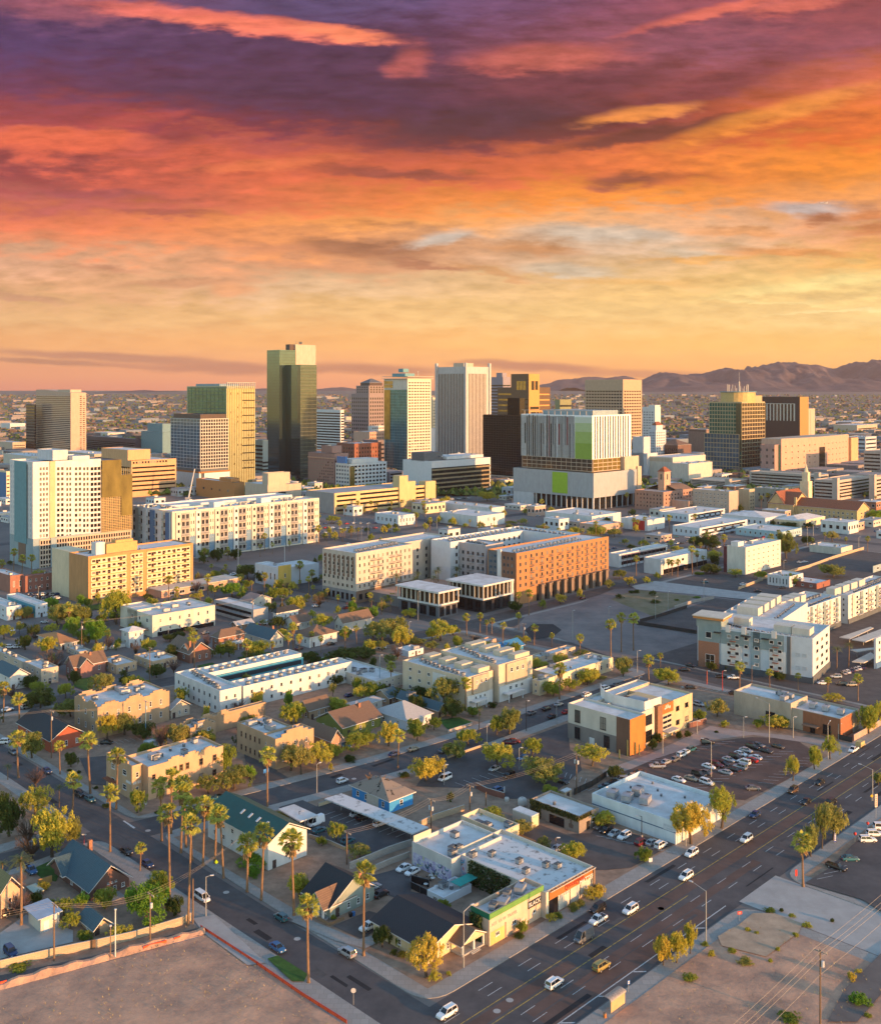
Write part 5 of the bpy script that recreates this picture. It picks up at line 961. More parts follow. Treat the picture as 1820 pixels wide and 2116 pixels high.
for (a0,a1,b0,b1) in ((5,12,L_ * .05,L_ * .2),(6,12,L_ * .21,L_ * .36),(10,15,L_ * .6,L_ * .74)):t.box('stair_head',a0,a1,b0,b1,t.h - .9,t.h + 2.4,offw)
t.ac_row(1.5,2,2.5,L_ * .5,18,2,.9);t.ac_row(3.5,L_ * .5,9,L_ * .8,14,2,.9);t.done()
for lab,xf,yf,yt,xl,xr,lm in (('white middle apartment wing with rooftop stair boxes behind corner apartments',1305,712,520,1085,1542,'middle white apartments'),('long white apartment wing running out at the right edge',1588,605,432,1440,1872,'long white apartments')):
 t =Bld('apartment_block',lab,'apartments','A6',xf,yf,yt,xl,xr,rot=1,wall=white,par=.9,lm=lm);t.fbox('dark_base','R',-.2,t.la,.02,t.h * .18,0,.3,dgrey);t.win('R',.03,.97,.2,.93,10,4,.4,.5,pane=gdark,frame=white);t.balc('R',.1,.95,.21,.9,4,4,.4,1.4,lgrey);t.win('L',.08,.9,.2,.93,4,4,.35,.5,pane=gdark)
 for i in range(6):t.fbox('panel','R',t.la * (.07 + .16 * i),t.la * (.12 + .16 * i),t.h * .2,t.h * .98,0,.4,blu if i % 2 else offw)
 for i in range(4):a =t.la * (.02 + .16 * i) - 4;t.box('stair_head',a,a + t.la * .12,t.lb * .45,t.lb * .8,t.h - .9,t.h + 2.8,offw)
 t.ac_row(t.la * .2,3,t.la * .95,4,26,2,.9);t.ac_row(t.la * .5,t.lb * .5,t.la * .95,t.lb * .5,12,0,.8);t.done()
t =Bld('apartment_block','slice of white and blue grey apartments at the right edge beside carports','apartments','A6',1752,872,690,1740,1910,wall=lwht,par=.9);t.fbox('dark_base','R',0,t.la,.02,t.h * .2,0,.2,bluep);t.win('R',.05,.95,.22,.95,6,3,.4,.5,pane=gdark);t.done()
# left middle: apartments, motels and houses
FL('reddish brown flat building with stepped end on the far left','A4',60,420,316,-60,142,mat('rose_brick',(.32,.15,.11),.85),None,(2,1),2,lm='rose brick building').done();FL('long reddish brown flat building in front of the construction tower','A4',150,418,318,132,410,mat('rose_brick_2',(.27,.12,.095),.85),None,(7,2),4).done()
FL('white two storey apartments on the far left edge','A4',40,584,502,-90,128,lwht,(4,2),(2,2),1,lm='far-left white apartments').done();t =FL('white two storey apartments with blue gallery by the wooden fence','A4',212,566,486,40,282,lwht,None,(2,2),0,lm='blue-galleried apartments');t.fbox('blue_gallery','L',.02 * t.lb,.95 * t.lb,.2,t.h * .85,0,.1,turq);t.balc('L',.05,.95,.5,.9,3,1,.95,1.2,bluep);t.done()
t =FL('cream three storey apartments on open ground floor with roof ducts','A4',905,682,553,757,1277,mat('pale_cream_stucco',(.62,.56,.45),.85),(3,2),(6,2),5,fw=.22,fh=.42,lm='cream open-ground-floor apartments');t.fbox('open_parking','R',.08 * t.la,.98 * t.la,.05,t.h * .2,0,.06,gblack);t.vol(0,t.la * .35,t.lb * .6,t.lb * 1.3,t.h * .02,t.h * 1.05,t.wall,None,.6,'rear_block','rear_roof');t.balc('L',.1,.6,.3,.8,2,1,.8,1.5,dgrey);t.done()
t =FL('grey two storey motel with dark gallery and outside stair','A4',1505,606,518,1272,1592,mat('ash_stucco',(.36,.34,.33),.85),None,None,0,lm='grey gallery motel');t.bands('L',.05,.95,.1,.9,2,.45,gblack);t.balc('L',.05,.95,.48,.9,4,1,.98,1.3,grey);t.done()
H('small shed with pale gable roof beside the grey motel','A4',1405,645,612,1376,1500,'A',1.6,shingl,brown,wn=(1,2),door=False,name='shed').done();H('white cottage with dark hipped roof right of the grey motel','A4',1642,608,540,1622,1772,'A',2.5,shingd,white,True,wn=(1,3)).done();H('house with dusty pink gable roof behind the grey motel','A4',1490,505,472,1430,1610,'B',3,mat('dusty_pink_roof',(.30,.2,.17),.9),offw).done()
H('small white two storey house with picket fence under cream apartments','A4',766,746,652,722,852,'A',1.6,roofw,white,True,wn=(1,2),rows=2,lm='small white two-storey house').done()
t =H('brick house with white columned balcony porch and brown hip roof','A4',1300,765,688,1262,1452,'A',3.0,shing,brick,True,wn=(1,3),rows=2,lm='brick porch house');t.box('porch_roof',.5,t.la * .8,-4.2,-.02,3.1,3.5,white)
for i in range(5):mb =MB();a =.8 + (t.la * .8 - 1.6) * i / 4;mb.tube([(a,-3.9,0),(a,-3.9,3.1)],.2,6);t.part('column',mb,white)
t.box('porch_rail',.5,t.la * .8,-4.2,-4.1,3.55,4.4,white);t.done()
H('house with broad blue grey roof and white gable right of porch house','A4',1605,752,700,1452,1682,'B',4,shingt,offw,chim=(.8,.3,.8),lm='blue-grey roofed house').done()
t =H('tudor style brick cottage with white gables and brown roof','A4',1128,838,785,1000,1252,'B',4.5,shing,mat('brown_red_brick',(.27,.12,.08),.85),chim=(.2,.2,.6),lm='tudor brick cottage',wn=(2,2));t.gable(1,t.la * .5,t.lb * .1,t.lb * .5,t.h,3.6,shing,'A',.6,white);t.done()
FL('left wing of low tan courtyard flats with white roof','A4',690,902,848,588,812,tan,(3,1),(4,1),4,lm='low tan courtyard flats').done();FL('right wing of low tan courtyard flats with white roof','A4',905,880,825,795,1052,tan,(4,1),(4,1),5).done()
t =H('brick bungalow with brown cross gables among shrubs','A4',440,925,862,392,628,'A',4,shing,mat('plum_brick',(.26,.14,.12),.85),chim=(.6,.4,.5),lm='brown cross-gabled bungalow');t.gable(t.la * .1,t.la * .5,-2.5,t.lb * .5,t.h,3.4,shing,'B',.5,t.wall);t.box('bay',t.la * .12,t.la * .48,-2.5,-.01,0,t.h - .01,t.wall);t.done()
FL('beige two storey apartments stepping back on the left edge','A4',135,890,828,-60,188,sand,(3,2),(1,2),3,lm='stepping beige apartments').done();FL('beige two storey apartment end with chimney and small windows','A4',245,968,872,142,347,sand,(3,2),(3,2),2).done();H('white house with charcoal blue roof at the left edge','A4',62,998,922,-40,168,'B',3,shingt,white,rows=2,lm='charcoal-roofed white house').done()
H('house with bright terracotta roof behind round yellow tree','A4',360,760,722,228,458,'A',2.2,mat('terracotta_roof',(.44,.2,.08),.9,.1),offw,True,lm='terracotta-roofed house').done();FL('low flat roofed hut with white roof behind the leafless tree','A4',470,800,768,395,540,sand,(2,1),(2,1),1).done()
def stepped(t,f,n=5,m=None,u0=0,u1=1,base=0,amp=1.2,z=None):
 """mission style parapet pieces along a face"""
 L_ =t.fl(f) ;z =z or t.h
 for i in range(n):
  c =u0 + (u1 - u0) * (i + .5) / n;w =(u1 - u0) / n * .34
  for k,q in enumerate((1,.62)):
   a,b =L_ * (c - w * q),L_ * (c + w * q);z0 =z + .002 + k * amp * .5;z1 =z + amp * .5 * (k + 1)
   if f == 'R':t.box('stepped_parapet',a,b,base - .02,base + .42,z0,z1,m or t.wall)
   else:t.box('stepped_parapet',base - .02,base + .42,a,b,z0,z1,m or t.wall)
t =FL('tan two storey apartments with stepped parapet behind the utility poles','A4',580,1288,1098,442,1006,stuc,(3,2),(6,2),8,fw=.2,fh=.4,lm='tan stepped-parapet apartments',near=True);stepped(t,'R',3);stepped(t,'L',2);stepped(t,'R',3,base=t.lb - .42);t.done()
H('house with pale tin gable roof right of the tan apartments','A4',1015,1170,1115,1000,1127,'B',3,shingl,sand,lm='pale tin-roofed house').done()
# white U-shaped motel
t =Bld('motel','long white two storey motel around a turquoise courtyard','motel','A4',1306,1146,1000,1038,1433,rot=-2,wall=white,par=.7,lm='white turquoise-court motel',near=True);la0 =t.la;ra =(t.roof,t.rz);a2 =t.aat(2080,2)
t.vol(la0 + 1.5,a2,1,10,0,t.h * .93,white,None,.7,'front_wing','front_roof');rb_ =(t.roof,t.rz);b3 =t.lb;a3 =t.aat(1790,b3 - 9);t.vol(la0 + .01,a3,b3 - 9,b3,0,t.h * .97,white,None,.7,'rear_wing','rear_roof');rc_ =(t.roof,t.rz)
t.box('turquoise_gallery',la0 + .02,a3,b3 - 10.4,b3 - 9.01,.1,t.h * .8,turq);t.bands('R',(la0 + 4) / la0,a3 / la0 * .98,.46,.78,1,.6,gpane,base=b3 - 10.4)
t.win('L',.04,.96,.06,.86,8,2,.22,.32,pane=gdark,style='sash',frame=dgrey);t.win('R',.1,.9,.1,.86,2,2,.2,.32,pane=gdark,style='sash',frame=dgrey);u =la0;t.win('R',la0 + 3,a2 - 1,.4,t.h * .84,11,2,.2,.32,pane=gdark,style='sash',frame=dgrey,base=1,metres=True)
for (r_,z_),q in zip((ra,rb_,rc_),(((2,3),(la0 - 3,b3 - 3),12),((la0 + 3,4),(a2 - 3,6),12),((la0 + 2,b3 - 6),(a3 - 2,b3 - 3),10))):t.roof,t.rz =r_,z_;t.ac_row(*q[0],*q[1],q[2],0,.8)
t.done()
# Spanish cluster
t =FL('low tan mission flats with scalloped parapet facing a courtyard','A4',1130,1335,1222,1072,1282,stuc,(1,2),(2,2),4,lm='scalloped mission flats',near=True);stepped(t,'R',1,amp=1.6);stepped(t,'R',3,base=t.lb - .4,u1=2);t.vol(t.la + .01,t.aat(1560,8),8,t.lb,0,t.h,stuc,None,.6,'link_wing','link_roof');t.win('R',t.la + 1,t.aat(1560,8) - 1,.3,t.h * .9,4,2,.3,.4,pane=gdark,frame=brown,style='sash',base=8,metres=True);t.done()
t =FL('tan mission apartments with curved white trimmed parapet and blue roof units','B2',442,418,178,342,736,stuc,(2,2),(3,2),2,fw=.14,fh=.34,lm='curved-parapet mission apartments',near=True);stepped(t,'R',1,amp=1.8);b =t.lb;t.vol(t.la * .05,t.la * .75,b + .01,b * 3.2,0,t.h,stuc,None,.6,'rear_wing','rear_roof');t.ac(6,None,2,t.la * .6,b + 2,b * 3);t.win('L',b * 1.2,b * 3,.3,t.h * .9,5,2,.3,.4,pane=gdark,frame=brown,style='sash',base=t.la * .05,metres=True);t.box('roof_pond',t.la * .2,t.la * .5,b * .2,b * .6,t.h - .58,t.h - .4,mat('blue_roof_patch',(.2,.45,.6),.4));t.done()
# two lots of modern townhouses
for lab,xf,yf,yt,xl,xr,lm in (('front row of tan and white three storey townhouses with stepped roofs',1045,1118,922,667,1202,'front townhouse row'),('rear row of tan three storey townhouses with bay windows',1235,1072,846,892,1437,'rear townhouse row')):
 t =FL(lab,'A5',xf,yf,yt,xl,xr,mat('oatmeal_stucco',(.58,.47,.34),.85,.05),(6,3),None,0,fw=.3,fh=.36,lm=lm,near=True,door=False,cat='townhouses',name='townhouse_row')
 t.fbox('white_panel','L',t.lb * .3,t.lb * .5,0,t.h * .9,.17,.5,white);t.fbox('white_panel','R',t.la * .02,t.la * .98,0,t.h * .42,0,.25,white);t.fbox('tan_bay','R',t.la * .2,t.la * .8,t.h * .45,t.h * .98,0,.8,mat('oat_bay',(.48,.37,.26),.85))
 t.win('R',.25,.75,.72,.88,3,1,.45,.7,pane=gdark,style='sash',base=-.81);t.win('R',.25,.75,.25,.38,3,1,.45,.7,pane=gdark,style='sash',base=-.26);t.box('porch_roof',t.la * .1,t.la * .6,-3,-.26,3.1,3.5,white);t.door_h('R',t.la * .35,base=-.26)
 for i in range(2):mb =MB();a =t.la * (.14 + .4 * i);mb.box(a,a + .3,-2.9,-2.6,0,3.1);t.part('porch_post',mb,white)
 for i in range(4):b =t.lb * (.04 + .25 * i);t.box('roof_step',t.la * .55,t.la * .98,b,b + t.lb * .12,t.h - .6,t.h + 1.5,t.wall)
 t.ac_row(2,3,t.la * .4,t.lb - 3,10,0,.85);t.done()
FL('pale low flats with flat white roof in front of the dirt field','A5',1482,838,798,1430,1692,sand,(2,1),(4,1),2).done();FL('cream low flats with small front block right of the townhouses','A5',1478,1032,942,1436,1572,cream,(1,2),(2,2),1,lm='cream low flats').done();FL('long cream single storey flats behind yellow trees','A5',1575,992,908,1440,1915,cream,None,(8,1),5).done()
FL('white and tan two storey flats with long white roof','A5',508,1012,942,160,668,offw,(9,2),(4,2),6,fw=.25,fh=.35,lm='long white-roofed flats',near=True).done();FL('low pale blue shed behind the townhouses','A5',702,802,765,628,790,lwht,None,(2,1),1).done()
t =H('small house with blue striped painted front behind the townhouses','A5',1270,800,758,1190,1382,'A',2.5,mat('blue_striped_roof',(.05,.22,.42),.6,.3,.8,stretch=(4,.2,1)),mat('bright_blue_paint',(.06,.28,.5),.7),wn=(1,2));t.done();FL('low pinkish hut by the power lines','A5',1130,748,712,1085,1222,pink,None,(2,1),0).done()
for a in [('brown roofed house behind two tall palms on the left',30,642,602,-40,125,'A',3,shing,offw,False),('brown hipped house with white porch wall',112,745,685,30,276,'B',4,shing,white,True),('pale bungalow with brown gable roof by the big intersection',312,655,602,262,482,'A',4,shing,offw,False),('flat pale cottage with shed awning left of the white hip roof',382,1152,1098,330,545,'A',1.0,roofg,offw,True),('pale grey house with broad white hipped roof',690,1238,1180,505,836,'A',4,shingl,lwht,True),('brown house with lime green gable end and brick chimney',310,1282,1222,155,536,'A',4,shing,mat('lime_green_stucco',(.17,.19,.045),.85),False),('teal roofed house behind the hedge row',585,1085,1045,500,645,'A',2.5,shingt,stuc,False),('long teal grey roofed house with rooftop coolers',880,1165,1120,640,922,'B',2.5,shingt,stuc,False),('brown roofed cottage between yellow trees',110,1180,1122,50,237,'A',3.2,shing,stuc,False)]:
 lab,xf,yf,yt,xl,xr,rg,rs,rf,wl,hp =a;t =H(lab,'A5',xf,yf,yt,xl,xr,rg,rs,rf,wl,hp,near=True,chim=(.7,.4,.8) if 'chimney' in lab else None,lm=' '.join(lab.split()[:4]) if 'lime' in lab or 'hipped roof' in lab else None)
 if 'coolers' in lab:t.ac(3,0)
 t.done()
H('brown gabled house left of the curved drive','B2',872,300,198,640,946,'B',3.5,shing,mat('salmon_brick',(.40,.22,.15),.85),near=True,rows=1,lm='brown gabled house').done();H('red brick house with charcoal roof and cream gable','A4',302,1372,1300,108,497,'B',4,shingd,mat('bright_red_brick',(.36,.09,.05),.85),near=True,lm='red brick charcoal-roofed house').done()
t =FL('white school building with yellow corner block and pale blue roof','A4',1652,388,268,1515,1727,lwht,(5,1),None,1,lm='yellow-cornered white building');t.fbox('yellow_block','R',0,t.la * .98,0,t.h * 1.08,0,.6,yellow);t.win('R',.35,.65,.45,.7,1,1,.4,.8,base=-.61,pane=gdark);t.vol(t.la + .01,t.aat(1905),2,t.lb * .8,0,t.h * .9,lwht,None,.6,'wing','wing_roof');t.done()
# ------------------------------------------------------------------ foreground buildings
t =H('white two storey house with long dark green roof and skylights','B2',385,1192,985,-75,682,'B',3.6,shingg,white,near=True,rows=2,wn=(6,2),lm='green-roofed white house',door=True)
for i in range(4):
 y =t.lb * (.2 + .13 * i);mb =MB();a =t.la * .28;z =t.h + 3.6 * (a + .7) / (t.la / 2 + .7) + .35;mb.poly([(a - .7,y - .35,z - .36),(a + .7,y - .35,z + .36),(a + .7,y + .35,z + .36),(a - .7,y + .35,z - .36)]);mb.poly([(a - .7,y - .35,z - .5),(a + .7,y - .35,z + .2),(a + .7,y - .35,z + .36),(a - .7,y - .35,z - .36)]);t.part('skylight',mb,lwht,t.roof)
t.box('white_porch',-2.2,-.01,t.lb * .1,t.lb * .24,0,1.2,white);t.done()
# dark bungalows by the corner
t =H('grey green bungalow with black roof, tan sunlit gable and brick chimney','B6',862,458,356,668,1200,'B',4.6,shingd,mat('sage_stucco',(.25,.28,.24),.85),near=True,wn=(3,3),chim=(.72,.12,-.2),lm='sage bungalow with black roof');t.gable(-1.6,t.la * .55,t.lb * .05,t.lb * .52,t.h - .2,3.3,shing,'A',.6,t.wall);t.box('front_porch',-1.6,-.01,t.lb * .06,t.lb * .5,0,.5,grey)  # sunlight on the black roof's small gable is put into brown shingles
for b in (.08,.26,.46):t.box('porch_post',-1.5,-1.1,t.lb * b,t.lb * b + .4,.501,t.h - .2,white)
t.done()
t =H('cream corner bungalow with wide black roof and sunlit columned porch','B6',1604,800,690,1195,1985,'B',2.7,shingd,mat('butter_stucco',(.60,.47,.28),.85),near=True,wn=(3,3),lm='cream corner bungalow')
t.gable(t.la * .45,t.la * .95,-3.4,2,t.h - .5,2.2,shing,'B',.5,t.wall);t.box('porch_floor',t.la * .47,t.la * .93,-3.4,-.01,0,.5,concl)
for u in (.48,.7,.9):t.box('porch_column',t.la * u,t.la * u + .45,-3.3,-2.85,.501,t.h - .5,white)
for i in range(3):t.box('step',t.la * .62,t.la * .8,-3.4 - .35 * (i + 1),-3.4 - .35 * i - .01,0,.38 - .12 * i,concl)
t.roof =t.roof;t.rz =t.h + 1.9;t.done()
# mural shop complex
mur =mat('pale_plaster',(.52,.50,.47),.85,.06)
t =Bld('shop_building','long low shop with stained white roof, orange fascia and lettered sunlit front','shop','B7',838,446,240,130,1207,wall=offw,roof=roofd,par=.9,near=True,lm='orange-fascia shop')
t.fbox('orange_fascia','R',t.la * .06,t.la * .995,t.h * .66,t.h * .96,0,.5,mat('orange_fascia_paint',(.34,.13,.035),.75));t.fbox('glass_entrance','R',t.la * .06,t.la * .26,.1,t.h * .6,0,.08,gblack);t.fbox('pilaster','R',0,t.la * .05,0,t.h,0,.35,offw);t.fbox('end_pilaster','R',t.la * .955,t.la * .99,0,t.h * .97,.51,.8,brown)
for u in (.5,.72):t.fbox('downpipe','R',t.la * u,t.la * u + .12,.1,t.h * .64,.0,.14,brown)
mb =MB()
for i in range(14):a =t.la * (.06 + .93 * i / 13);mb.box(a - .04,a + .04,-.9,-.1,t.h * .985,t.h * 1.0)
mb.box(t.la * .06,t.la * .99,-.98,-.9,t.h * .98,t.h * 1.0);t.part('canopy_frame',mb,offw)
FS =('R',)
lettering(t,'LIVES',1.5,white,t.root,(t.la * .40,-.12,t.h * .57),(R(90),0,0));lettering(t,'MATTER',1.5,white,t.root,(t.la * .82,-.56,t.h * .70),(R(90),0,0))
mb =MB()
for k in range(9):   # red script, a run of loops
 a =t.la * (.38 + .045 * k);w =t.la * .03;pts =[(a + w * math.cos(q * .7) * .6 + q * .04,-.58,t.h * .83 + .55 * math.sin(q * .7) * (1.3 if k in (0,5) else .7)) for q in range(9)];mb.tube(pts,.09,4)
t.part('red_script_sign',mb,redp)
for a,b in ((.15,.85),(.35,.75),(.3,.35),(.45,.5),(.62,.3),(.7,.22)):o =link('air_conditioner',ac_mesh(0),t.roof,(t.la * a,t.lb * b,t.rz));o.scale =(.85,) * 3
ivy =mat('ivy_leaves',(.05,.075,.02),.9,.3,1.5);bw =t.lb
def leafy(mb,x0,x1,y0,y1,z0,z1,n,s=.35):
 for i in range(n):
  p =Vector((random.uniform(x0,x1),random.uniform(y0,y1),random.uniform(z0,z1)));d =Vector((random.gauss(0,1),random.gauss(0,1),random.gauss(0,1))).normalized();e =d.orthogonal().normalized() * s;f =d.cross(e).normalized() * s * .6;mb.poly([p - e,p - f,p + e,p + f])
mb =MB();leafy(mb,-.7,-.02,bw * .35,bw * .8,.2,t.h * .98,1500);t.part('ivy',mb,ivy)
def mural(t,plane_x,y0,y1,z0,z1,seed,cols):
 """painted wall picture: swirls and blots as thin raised shapes"""
 r =random.Random(seed);base =MB();base.box(plane_x - .03,plane_x - .002,y0,y1,z0,z1);pn =t.part('mural',base,mat('mural_ground',(.55,.54,.60),.8,col2=(.34,.30,.48),thr=(.42,.58),scale=.9))
 for k in range(26):
  mb =MB();cy,cz =r.uniform(y0 + .4,y1 - .4),r.uniform(z0 + .2,z1 - .3);ang =r.uniform(0,6);pts =[];rr =r.uniform(.25,.6)
  for q in range(12):pts.append((plane_x - .06,min(y1,max(y0,cy + rr * math.cos(ang + q * .45) + q * .07)),min(z1,max(z0,cz + rr * math.sin(ang + q * .45)))))
  mb.tube(pts,r.uniform(.05,.13),4);t.part('painted_swirl',mb,cols[k % len(cols)],pn)
cols =[mat('mural_navy',(.01,.03,.07),.7),mat('mural_teal',(.03,.16,.2),.7),mat('mural_violet',(.25,.18,.5),.7),mat('mural_white',(.7,.7,.7),.7),mat('mural_lime',(.45,.5,.08),.7),mat('mural_navy',(.01,.03,.07),.7)]
mural(t,0,bw * .84,bw * .99,.3,t.h * .95,5,[mat('mural_sky',(.08,.35,.5),.7),mat('mural_coral',(.6,.15,.12),.7),cols[1]])
t.done()
t =Bld('shop_building','tall rear shop block with graffiti mural on its shaded wall','shop','B3',122,1292,1100,-181,505,wall=mur,roof=roofw,par=.9,near=True,lm='mural-walled shop');mural(t,0,.1,t.lb * .97,.2,t.h * .58,8,cols);t.ac(4,0);t.box('raised_parapet',t.la * .02,t.la * .35,t.lb - .31,t.lb,t.h + .002,t.h + 1.3,cream);t.done()
t =Bld('shop_building','small raised rear block with dark roof hatch behind the mural shop','shop','B3',505,1012,890,195,640,wall=cream,roof=roofw,par=1.2,near=True);t.ac(2,0);t.box('dark_hatch',t.la * .2,t.la * .5,t.lb * .4,t.lb * .8,t.h - 1.19,t.h - 1.0,dgrey);t.done()
t =Bld('patio_roof','rusty tin lean-to roof beside the raised rear block','canopy','B3',690,1035,1000,540,770,wall=copper,fill=False)
for a in (.1,t.la - .2):t.box('post',a,a + .15,.1,.25,0,t.h,brown);t.box('post',a,a + .15,t.lb - .3,t.lb - .15,0,t.h,brown)
t.box('tin_roof',0,t.la,0,t.lb,t.h + .002,t.h + .15,copper);t.done()
t =Bld('shop_building','low pink walled shop with green parapet band and painted wording','shop','B7',412,662,408,272,826,wall=mat('rosy_plaster',(.58,.42,.30),.85,.07),roof=roofd,par=1.0,near=True,lm='green-banded shop')
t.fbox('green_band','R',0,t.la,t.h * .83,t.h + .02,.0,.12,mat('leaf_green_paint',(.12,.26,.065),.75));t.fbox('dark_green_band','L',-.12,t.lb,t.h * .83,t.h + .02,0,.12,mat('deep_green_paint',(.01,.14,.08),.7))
sg =t.fbox('black_sign','R',t.la * .70,t.la * .94,t.h * .50,t.h * .72,0,.1,black);lettering(t,'BLACK',1.35,white,sg,(t.la * .82,-.13,t.h * .61),(R(90),0,0));lettering(t,'ATS  YA W  TRAVEL',.95,mat('faded_grey_paint',(.30,.27,.25),.8),t.root,(t.la * .27,-.03,t.h * .63),(R(90),0,0))
t.win('R',.1,.18,.22,.36,1,1,.9,.9,pane=gdark,style='pair');t.win('R',.4,.48,.28,.42,1,1,.9,.9,pane=gdark,style='pair');t.win('R',.78,.85,.25,.42,1,1,.7,.7,pane=gblack,style='plain');t.fbox('yellow_panel','R',t.la * .02,t.la * .27,.05,t.h * .42,0,.02,mat('straw_paint',(.55,.40,.14),.8));t.fbox('downpipe','R',t.la * .28,t.la * .29,0,t.h * .5,0,.12,brown);t.door_h('R',t.la * .6,m=offw)
for a,b in ((.2,.4),(.35,.3),(.55,.7),(.75,.55)):link('air_conditioner',ac_mesh(random.choice((0,1))),t.roof,(t.la * a,t.lb * b,t.rz),.4)
mb =MB();leafy(mb,-.9,-.15,t.lb * .35,t.lb * 1.0,.2,t.h * .85,700);t.part('ivy',mb,ivy);t.done()
t =FL('small white annex with flat roof left of the green banded shop','B7',60,352,282,-65,275,lwht,(1,1),None,2,near=True,door=False);t.done()
# ivy house, sheds, big white shop
t =FL('small block house with ivy draped parapet and painted figure on its wall','B3',1100,908,772,728,1250,mat('taupe_block',(.27,.22,.18),.85,.08),None,None,1,near=True,door=False,lm='ivy-draped block house');mb =MB();leafy(mb,-.55,.1,0,t.lb,t.h * .72,t.h * 1.02,1300,.3);leafy(mb,-.5,.1,t.lb * .78,t.lb,.3,t.h,500,.3);leafy(mb,0,t.la * .6,-.35,.05,t.h * .8,t.h * 1.0,260,.3);t.part('ivy',mb,mat('olive_ivy',(.085,.08,.02),.9,.3,1.5))
t.fbox('glass_front','L',t.lb * .3,t.lb * .6,.2,t.h * .55,0,.08,gblack);t.door_h('R',t.la * .45,w=1.4,h=2.4,m=black);mb =MB();mb.prism([(0,0)] * 0 or [(.1,.0),(.5,.0),(.5,.1),(.1,.1)],0,.1)
mb =MB();y0 =t.lb * .16;mb.poly([(-.04,y0 - .7,.9),(-.04,y0 - .8,1.9),(-.04,y0 - .3,2.2),(-.04,y0 - .35,3.0),(-.04,y0,3.2),(-.04,y0 + .35,3.0),(-.04,y0 + .3,2.2),(-.04,y0 + .8,1.9),(-.04,y0 + .7,.9)]);t.part('painted_figure',mb,mat('faded_brown_paint',(.13,.09,.07),.8));t.win('R',.62,.8,.3,.6,1,1,.9,.9,style='plain',pane=gdark);t.done()
t =FL('pale metal storage container beside the ivy house','B3',736,868,778,590,791,mat('corrugated_beige',(.45,.40,.33),.7,.06,2,stretch=(3,3,.1)),None,None,0,par=0,name='storage_container',cat='container',door=False);t.fbox('container_door','R',t.la * .1,t.la * .9,.15,t.h * .9,0,.06,cream);t.done()
t =FL('small tan shed in shade between the car park and the ivy house','B3',990,655,590,955,1042,tan,None,None,0,par=0,name='storage_shed',cat='shed',door=True);t.done()
t =FL('large white commercial building with blue wall stripe and flat roof','B4',207,992,812,-434,560,mat('bluish_white_paint',(.62,.66,.67),.8,.05),None,None,0,par=1.1,near=True,lm='large white commercial building',door=False)
t.fbox('blue_stripe','L',0,t.lb,t.h * .50,t.h * .54,0,.03,mat('navy_stripe_paint',(.03,.09,.18),.7));sg =t.fbox('faded_sign','L',t.lb * .02,t.lb * .14,t.h * .52,t.h * .78,.031,.06,lwht);
for i in range(3):t.fbox('faded_lettering','L',t.lb * (.035 + .035 * i),t.lb * (.06 + .035 * i),t.h * .69,t.h * .73,.061,.08,mat('faded_blue_paint',(.40,.45,.48),.8),sg)
t.fbox('faded_lettering','L',t.lb * .035,t.lb * .10,t.h * .58,t.h * .62,.061,.08,mat('faded_blue_paint',(.40,.45,.48),.8),sg)
t.fbox('shop_front','R',t.la * .1,t.la * .9,.2,t.h * .5,0,.05,white);t.win('R',.08,.4,.1,.5,3,1,.7,.8,pane=gdark);t.fbox('red_poster','R',t.la * .26,t.la * .32,.3,2.6,.06,.1,redp);t.door_h('R',t.la * .6,m=gblack)
for a,b in ((.16,.84),(.2,.68),(.3,.52),(.45,.7)):o =link('air_conditioner',ac_mesh(1),t.roof,(t.la * a,t.lb * b,t.rz),.3);o.scale =(1.25,) * 3
for a,b in ((.6,.5),(.7,.6),(.55,.85),(.75,.3),(.3,.9),(.85,.75)):o =link('roof_vent',ac_mesh(2),t.roof,(t.la * a,t.lb * b,t.rz));o.scale =(.7,) * 3
t.done()
# community centre and its neighbour
ccw =mat('oyster_stucco',(.56,.50,.42),.85,.04);t =Bld('community_centre','two storey beige and brown building with curved white roof screen and orange corner','building','A6',290,1392,1172,-76,382,wall=ccw,roof=roofw,par=.7,near=True,lm='orange-cornered beige centre')
t.fbox('grey_base','L',t.lb * .21,t.lb,0,t.h * .45,0,.06,mat('taupe_base',(.22,.19,.17),.85));t.fbox('brown_corner','L',-.12,t.lb * .205,0,t.h,0,.12,mat('brown_panel',(.17,.09,.06),.8));t.fbox('orange_corner','R',0,t.la,0,t.h,0,.12,mat('burnt_orange_panel',(.45,.17,.04),.8))
for u in (.42,.84):t.win('L',u - .05,u + .05,.52,.88,1,1,.9,.95,frame=black,pane=gdark,style='four',base=-.01)
for u in (.36,.84):t.win('L',u - .05,u + .05,.06,.40,1,1,.9,.95,frame=black,pane=gdark,style='four',base=-.07)
t.door_h('L',t.lb * .6,w=2.0,h=2.6,m=white,base=-.06)
a0,a1,a2,a3,a4 =t.la + .01,t.aat(438,2),t.aat(482,1),t.aat(552,1),t.aat(662,2)
t.vol(a0,a1,2,16,0,t.h * .98,ccw,None,.7,'bay','bay_roof');t.win('R',a0 + 1,a1 - 1,t.h * .55,t.h * .85,1,1,.8,.9,frame=black,pane=gdark,style='four',base=2,metres=True);t.win('R',a0 + 1,a1 - 1,t.h * .08,t.h * .42,1,1,.8,.9,frame=black,pane=gdark,style='four',base=2,metres=True)
